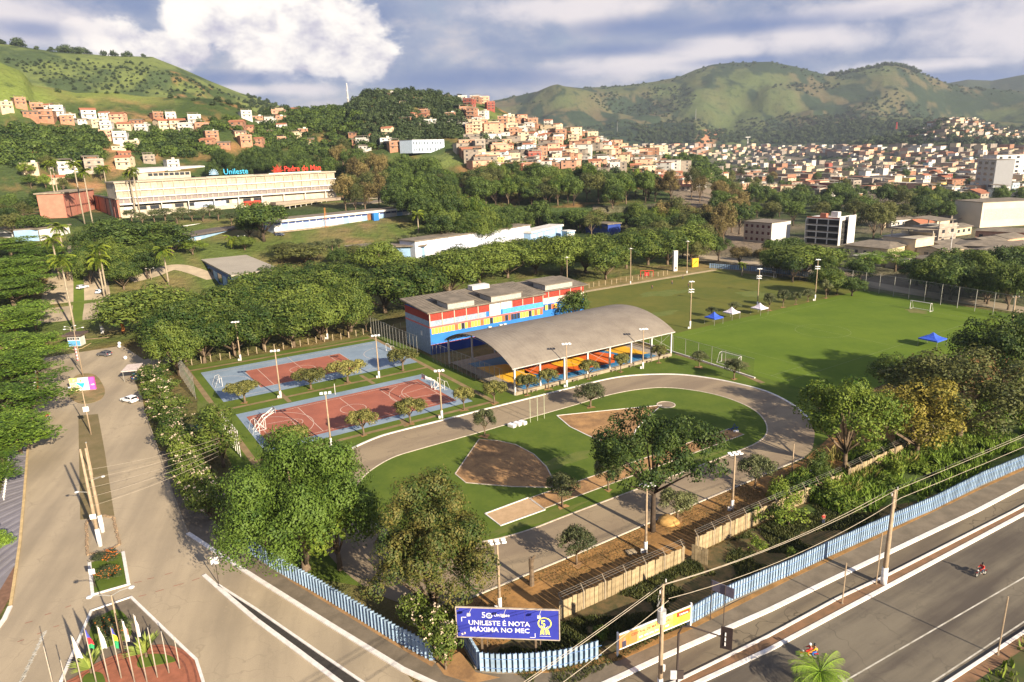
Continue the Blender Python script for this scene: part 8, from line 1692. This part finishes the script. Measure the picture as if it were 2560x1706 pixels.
def house(b, col, style, roof, zone_, yaw, sc):
    t = thing('house', '', 'house', tuple(b), yaw, 'houses ' + zone_, sc)
    for p in house_parts(col, style, roof): put(p[0], p[1], p[2], rad(p[3]) if len(p) > 3 else 0, t)
    HOUSES.append((t, '%s %s house with %s roof %s' % ({'one': 'low', 'two': 'two-storey', 'three': 'three-storey'}[style], col, {'grey': 'grey sheet', 'tiled': 'clay tiled', 'slab': 'flat slab'}[roof], zone_), proj(b)[0])); HN[0] += 1
def sample(poly, n, mind, h=0.0):
    xs = [p[0] for p in poly]; ys = [p[1] for p in poly]; c = []
    for _ in range(n*12):
        x, y = R_.uniform(min(xs), max(xs)), R_.uniform(min(ys), max(ys)); ins = False; j = len(poly)-1
        for i in range(len(poly)):
            if (poly[i][1] > y) != (poly[j][1] > y) and x < (poly[j][0]-poly[i][0])*(y-poly[i][1])/(poly[j][1]-poly[i][1])+poly[i][0]: ins = not ins
            j = i
        if ins: c.append((x*DS, y*DS))
    g = GV([q[0] for q in c], [q[1] for q in c], h); out = []
    for b in g:
        if np.isnan(b[0]) or any((b[0]-q[0])**2+(b[1]-q[1])**2 < mind**2 for q in out): continue
        out.append(b)
        if len(out) >= n: break
    return out
BR = ['orange brick']*6+['peach']*2+['white']*3+['cream']*2; TW = ['cream']*5+['white']*5+['grey concrete']*5+['peach']*3+['orange brick']*3+['yellow', 'pale blue', 'dark red']
def cluster(poly, n, pal, st, rf, zone_, mind=10, sc=(.85, 1.2), yj=.5, align=None):
    for b in sample(poly, n, mind):
        a = math.atan2(b[0], b[1]); yaw = (-a + R_.uniform(-yj, yj)) if align is None else align+R_.choice((0, 0, PI/2, PI))+R_.uniform(-.08, .08)
        s = R_.uniform(*sc)*.9; house(b, R_.choice(pal), R_.choice(st), R_.choice(rf), zone_, yaw, (s*R_.uniform(.9, 1.25), s, s*R_.uniform(.92, 1.1)))
S12, S23, S123 = ['one', 'two'], ['two', 'two', 'three'], ['one', 'two', 'two', 'three']
RA = ['grey', 'grey', 'slab', 'tiled']; RT = ['grey', 'grey', 'grey', 'slab', 'slab', 'tiled']
cluster([(0, 232), (90, 245), (150, 262), (130, 285), (0, 262)], 9, BR, S12, RA, 'at the left edge of the hillside', 10, (.9, 1.25))
cluster([(150, 265), (330, 278), (330, 305), (230, 300), (150, 288)], 13, ['white', 'white', 'cream', 'orange brick', 'peach'], S12, RA, 'above the dark wood on the left', 9, (.85, 1.2))
cluster([(235, 305), (300, 315), (330, 345), (245, 345)], 6, BR, S12, RA, 'right of the dark wood', 9)
cluster([(340, 270), (450, 278), (470, 310), (400, 312), (350, 292)], 8, BR, S23, RA, 'on the saddle of the left hill', 9)
cluster([(545, 265), (680, 255), (700, 290), (560, 285)], 10, BR, S12, RA, 'high on the slope left of centre', 10)
cluster([(470, 312), (540, 290), (720, 300), (735, 340), (560, 338), (480, 345)], 17, BR, S12, RA, 'low on the slope left of centre', 10)
cluster([(20, 405), (90, 385), (240, 355), (400, 365), (420, 395), (250, 400), (100, 425)], 12, ['white', 'cream', 'white', 'grey concrete', 'orange brick'], S12, RA, 'behind the royal palms', 13, (.9, 1.2))
cluster([(850, 215), (1010, 212), (1050, 235), (930, 245)], 8, BR, ['one'], RA, 'on top of the central hill', 12, (.7, 1.0))
cluster([(1040, 225), (1140, 238), (1180, 262), (1100, 255)], 7, ['peach', 'white', 'white', 'dark red', 'orange brick'], S23, RA, 'on the right shoulder of the central hill', 10)
cluster([(900, 262), (1060, 268), (1070, 300), (920, 290)], 12, BR, S12, RA, 'halfway up the central hill', 10, (.8, 1.1))
cluster([(1060, 262), (1180, 275), (1190, 320), (1080, 312)], 17, BR, S23, RA, 'in the steep upper part of the hillside quarter', 8.5)
cluster([(800, 310), (905, 310), (930, 345), (820, 350)], 9, BR+['white']*3, S12, RA, 'left of the pale blue hall', 11)
W1 = 'in the crowded hillside quarter'
cluster([(1180, 285), (1300, 300), (1300, 345), (1190, 345)], 26, BR+TW[:8], S123, RA, 'in the upper left of the crowded quarter', 9)
cluster([(1300, 300), (1430, 325), (1500, 360), (1300, 350)], 20, BR+TW[:8], S123, RA, 'in the upper right of the crowded quarter', 9)
cluster([(1050, 350), (1200, 348), (1240, 400), (1100, 395)], 15, TW, S23, RA, 'at the lower left of the crowded quarter', 10)
cluster([(1200, 348), (1360, 352), (1400, 395), (1230, 400)], 22, BR+TW, S123, RA, 'at the lower centre of the crowded quarter', 9.5)
cluster([(1360, 355), (1500, 362), (1600, 400), (1580, 440), (1520, 425), (1400, 395)], 22, BR+TW, S12, RA, 'at the lower right of the crowded quarter', 11)
cluster([(1510, 400), (1680, 400), (1700, 425), (1530, 445)], 8, TW, S12, RT, 'left of the wispy wood', 13, align=TH)
TA = TH-.12
cluster([(1700, 352), (2000, 355), (2000, 395), (1700, 392)], 18, TW, S23, RT, 'in the middle distance of the town, left part', 19, (1.0, 1.5), align=TA)
cluster([(2000, 355), (2353, 358), (2353, 395), (2000, 395)], 18, TW, S23, RT, 'in the middle distance of the town, right part', 19, (1.0, 1.5), align=TA)
cluster([(1790, 395), (2080, 395), (2100, 430), (1850, 440)], 20, TW, S23, RT, 'in the near town, left part', 14, (1.0, 1.35), align=TA)
cluster([(2080, 395), (2353, 400), (2353, 440), (2110, 435)], 22, TW, S23, RT, 'in the near town, right part', 14, (1.0, 1.35), align=TA)
cluster([(1980, 510), (2160, 505), (2230, 470), (2353, 470), (2353, 500), (2200, 540), (2060, 545)], 10, ['grey concrete', 'cream', 'grey concrete', 'peach'], ['one'], ['grey', 'grey', 'tiled'], 'between the unfinished block and the beige block', 13, (1.1, 1.6), align=TA)
cluster([(1950, 585), (2100, 560), (2353, 560), (2353, 625), (2200, 600), (2080, 590)], 13, ['grey concrete', 'grey concrete', 'cream', 'peach'], ['one', 'one', 'two'], ['grey'], 'behind the trees of the far fence', 13, (1.2, 1.8), align=TA)
cluster([(1680, 430), (1860, 440), (1990, 440), (1960, 460), (1780, 470), (1700, 450)], 9, TW, ['one', 'two', 'two'], RT, 'among trees before the near town', 14, (1.1, 1.4), align=TA)
cluster([(2110, 438), (2353, 440), (2353, 465), (2150, 470)], 12, TW, ['one', 'two', 'two'], RT, 'behind the beige block', 14, (1.1, 1.4), align=TA)
_g = {}
for t, d, x in HOUSES: _g.setdefault(d, []).append((x, t))
for d, l in _g.items():
    l.sort(key=lambda q: q[0]); sh = d.replace(' house with', ' house,')
    for i, (x, t) in enumerate(l):
        s = d if len(l) == 1 else (ORD[i].capitalize() if False else nth(i+1)) + ' from left, ' + d
        if len(s.split()) > 16: s = s.replace(' sheet roof', ' roof').replace(' flat slab roof', ' slab roof').replace(' clay tiled roof', ' tiled roof')
        if len(s.split()) > 16: s = s.replace(' part', '').replace('the middle distance of the town,', 'the mid town,').replace('in the steep upper part of', 'high in')
        if len(s.split()) > 16: s = s.replace(' crowded quarter', ' quarter')
        t['label'] = ' '.join(s.split()[:16])
# large sheds with named looks
for (x0, y0, x1, y1, z, h, dp, w, r, l) in ((2112, 610, 2220, 620, 5.5, 5.5, 22, 'cream', 'grey', 'broad brown hipped shed roof beyond the far fence, below the unfinished block'), (2285, 640, 2345, 656, 5, 5, 14, 'peach', 'grey', 'pale shed with blue-grey roof and pink side wall behind the fence trees'), (2440, 575, 2600, 582, 6, 6, 10, 'peach', 'grey', 'long grey roofed shed in front of the windowless beige block'), (2400, 612, 2600, 618, 5, 5, 16, 'grey concrete', 'grey', 'long flat grey shed at the right edge below the beige block'), (2520, 648, 2566, 652, 6, 6, 7, 'white', 'slab', 'small white house with red window at the right edge'), (2230, 548, 2290, 545, 5, 5, 8, 'white', 'grey', 'small white house with two windows between the dark trees')):
    f = Fac(atz(x0, y0, z), atz(x1, y1, z)); t = thing('shed', l, 'building'); f.p('wall', 0, f.L, 0, z-.3, -dp, 0, HW[w], t)
    mb = MB(); a, b_, c, d_ = f.pt(-1, 1, z-.3), f.pt(f.L+1, 1, z-.3), f.pt(f.L+1, -dp-1, z-.3), f.pt(-1, -dp-1, z-.3); e, g_ = f.pt(f.L*.25, -dp/2, z+1.2), f.pt(f.L*.75, -dp/2, z+1.2)
    mb.add([a, b_, c, d_, e, g_], [(0, 1, 5, 4), (1, 2, 5), (2, 3, 4, 5), (3, 0, 4), (3, 2, 1, 0)]); part('roof', mb, HR[r], t)
    for k in range(5): f.p('window', f.L*(k+.3)/5, f.L*(k+.62)/5, z-3.4, z-2.0, .004, .1, M_GLASS, t)
t = thing('service_yard_roof', 'low pale roofs seen through the airy trees behind the far fence', 'building', G(2230, 665)); b0 = t.location
for k in range(4): q = G(2160+k*42, 655+k*6); mb = MB(); mb.box((q.x-b0.x, q.y-b0.y, 1.4), (9, 5, 2.8), TH); part('wall', mb, HW['cream'], t); mb = MB(); mb.box((q.x-b0.x, q.y-b0.y, 2.95), (9.6, 5.6, .25), TH); part('roof', mb, HR['slab'], t)
# the rest of the town, too far and too many: one object
def far_town():
    mats = [HW['white'], HW['cream'], HW['grey concrete'], HW['peach'], HW['orange brick'], M_FIBRO, HR['slab'], HR['tiled'], M_GLASS]; me = bpy.data.meshes.new('far_town'); V = []; F = []; MI = []
    def bx(c, d, rz, mi):
        mb = MB(); mb.box(c, d, rz); o = len(V); V.extend(mb.v); F.extend([tuple(i+o for i in f) for f in mb.f]); MI.extend([mi]*6)
    sets = [([(1450, 333), (1720, 336), (2353, 338), (2353, 358), (1500, 358)], 360, 18, 1.1), ([(1640, 358), (2353, 360), (2353, 440), (1760, 440), (1640, 400)], 300, 13, .95), ([(2085, 315), (2130, 290), (2180, 272), (2230, 272), (2280, 290), (2353, 308), (2353, 322), (2100, 322)], 190, 13, 1.0), ([(1150, 280), (1300, 295), (1500, 350), (1580, 400), (1100, 395), (1060, 340)], 110, 8, .8)]
    for poly, n, md, sc in sets:
        for b in sample(poly, n, md):
            w, d, h = R_.uniform(11, 22)*sc, R_.uniform(9, 17)*sc, R_.choice((3.0, 3.2, 5.6, 5.8, 5.8, 8.4)); rz = TA+R_.choice((0, PI/2)) if b[0] > 300 else -math.atan2(b[0], b[1])+R_.uniform(-.5, .5); m_ = R_.choice((0, 1, 1, 2, 2, 3, 4))
            bx((b[0], b[1], b[2]+h/2-2), (w, d, h+4), rz, m_); bx((b[0], b[1], b[2]+h+.15), (w+.8, d+.8, .3), rz, R_.choice((5, 5, 6, 7)))
            c, s = math.cos(rz), math.sin(rz)
            for fl_ in range(int(h/2.8)):
                for k in (-.28, .28):
                    x, y = w*k, -d/2-.03; bx((b[0]+x*c-y*s, b[1]+x*s+y*c, b[2]+fl_*2.8+1.7), (1.4, .12, 1.1), rz, 8)
    me.from_pydata(V, [], F)
    for m in mats: me.materials.append(m)
    me.polygons.foreach_set('material_index', MI); me.update(); tag(put('far_town', me), 'countless small pale and brick houses of the far town below the mountains', 'houses', kind='stuff')
far_town()
# street masts, chimneys and towers far off
for (x, y, ty, w, l, c) in ((1869, 362, 343, 3.5, 'white T-shaped water tower on the far plain', M_METW), (2240, 330, 306, 5, 'red lattice tower at the foot of the mountain', M_RED), (1543, 330, 305, 2, 'thin pylon on the mountain foot, left one', M_METG), (1739, 300, 273, 3, 'thin pylon on the mountain foot, right one', M_METG), (871, 250, 208, 1.6, 'thin red and white antenna mast behind the central hill', M_METW)):
    b = G(x, y) if x != 871 else Vector(GV([871], [262])[0]); h = hgt(b, ty); t = thing('tower', l, 'tower', b); n = max(3, int(h/9)); mb = MB()
    for s in range(4): a = s*PI/2; mb.tube([(math.cos(a)*w*.5, math.sin(a)*w*.5, -2), (math.cos(a)*w*.12, math.sin(a)*w*.12, h)], max(.25, w*.12), 4)
    part('leg_frame', mb, c, t)['kind'] = 'stuff'
    for k in range(n): mb = MB(); z = h*(k+1)/n; ww = w*(1-.75*z/h)+.4; mb.box((0, 0, z-.4), (ww if k < n-1 or 'T-' not in l else 16, ww, .8 if 'T-' not in l else 2), .0); part('platform', mb, c, t)
# ------------------------------------------------------------------ haze
mb = MB(); zt = max(v.co.z for v in bpy.data.objects['ground'].data.vertices)+30; mb.box((0, 0, (zt-9)/2), (11000, 11000, zt+9)); print('ZTOP', zt); 
HZ = bpy.data.objects.new('haze', None)
hm = bpy.data.materials.new('haze'); hm.use_nodes = True; t = NT(hm.node_tree); t.n.clear()
pv = t.node('ShaderNodeVolumePrincipled', {'Color': (.72, .82, 1.0, 1), 'Density': .00007, 'Anisotropy': .2}); o_ = t.node('ShaderNodeOutputMaterial', {1: pv.outputs[0]})
bpy.data.objects.remove(HZ); hz = put('haze', mb.mesh('haze', hm)); tag(hz, 'thin bluish haze over the whole valley', 'haze', kind='stuff')
print('HOUSES', HN[0], 'OBJ', len(COL.objects))
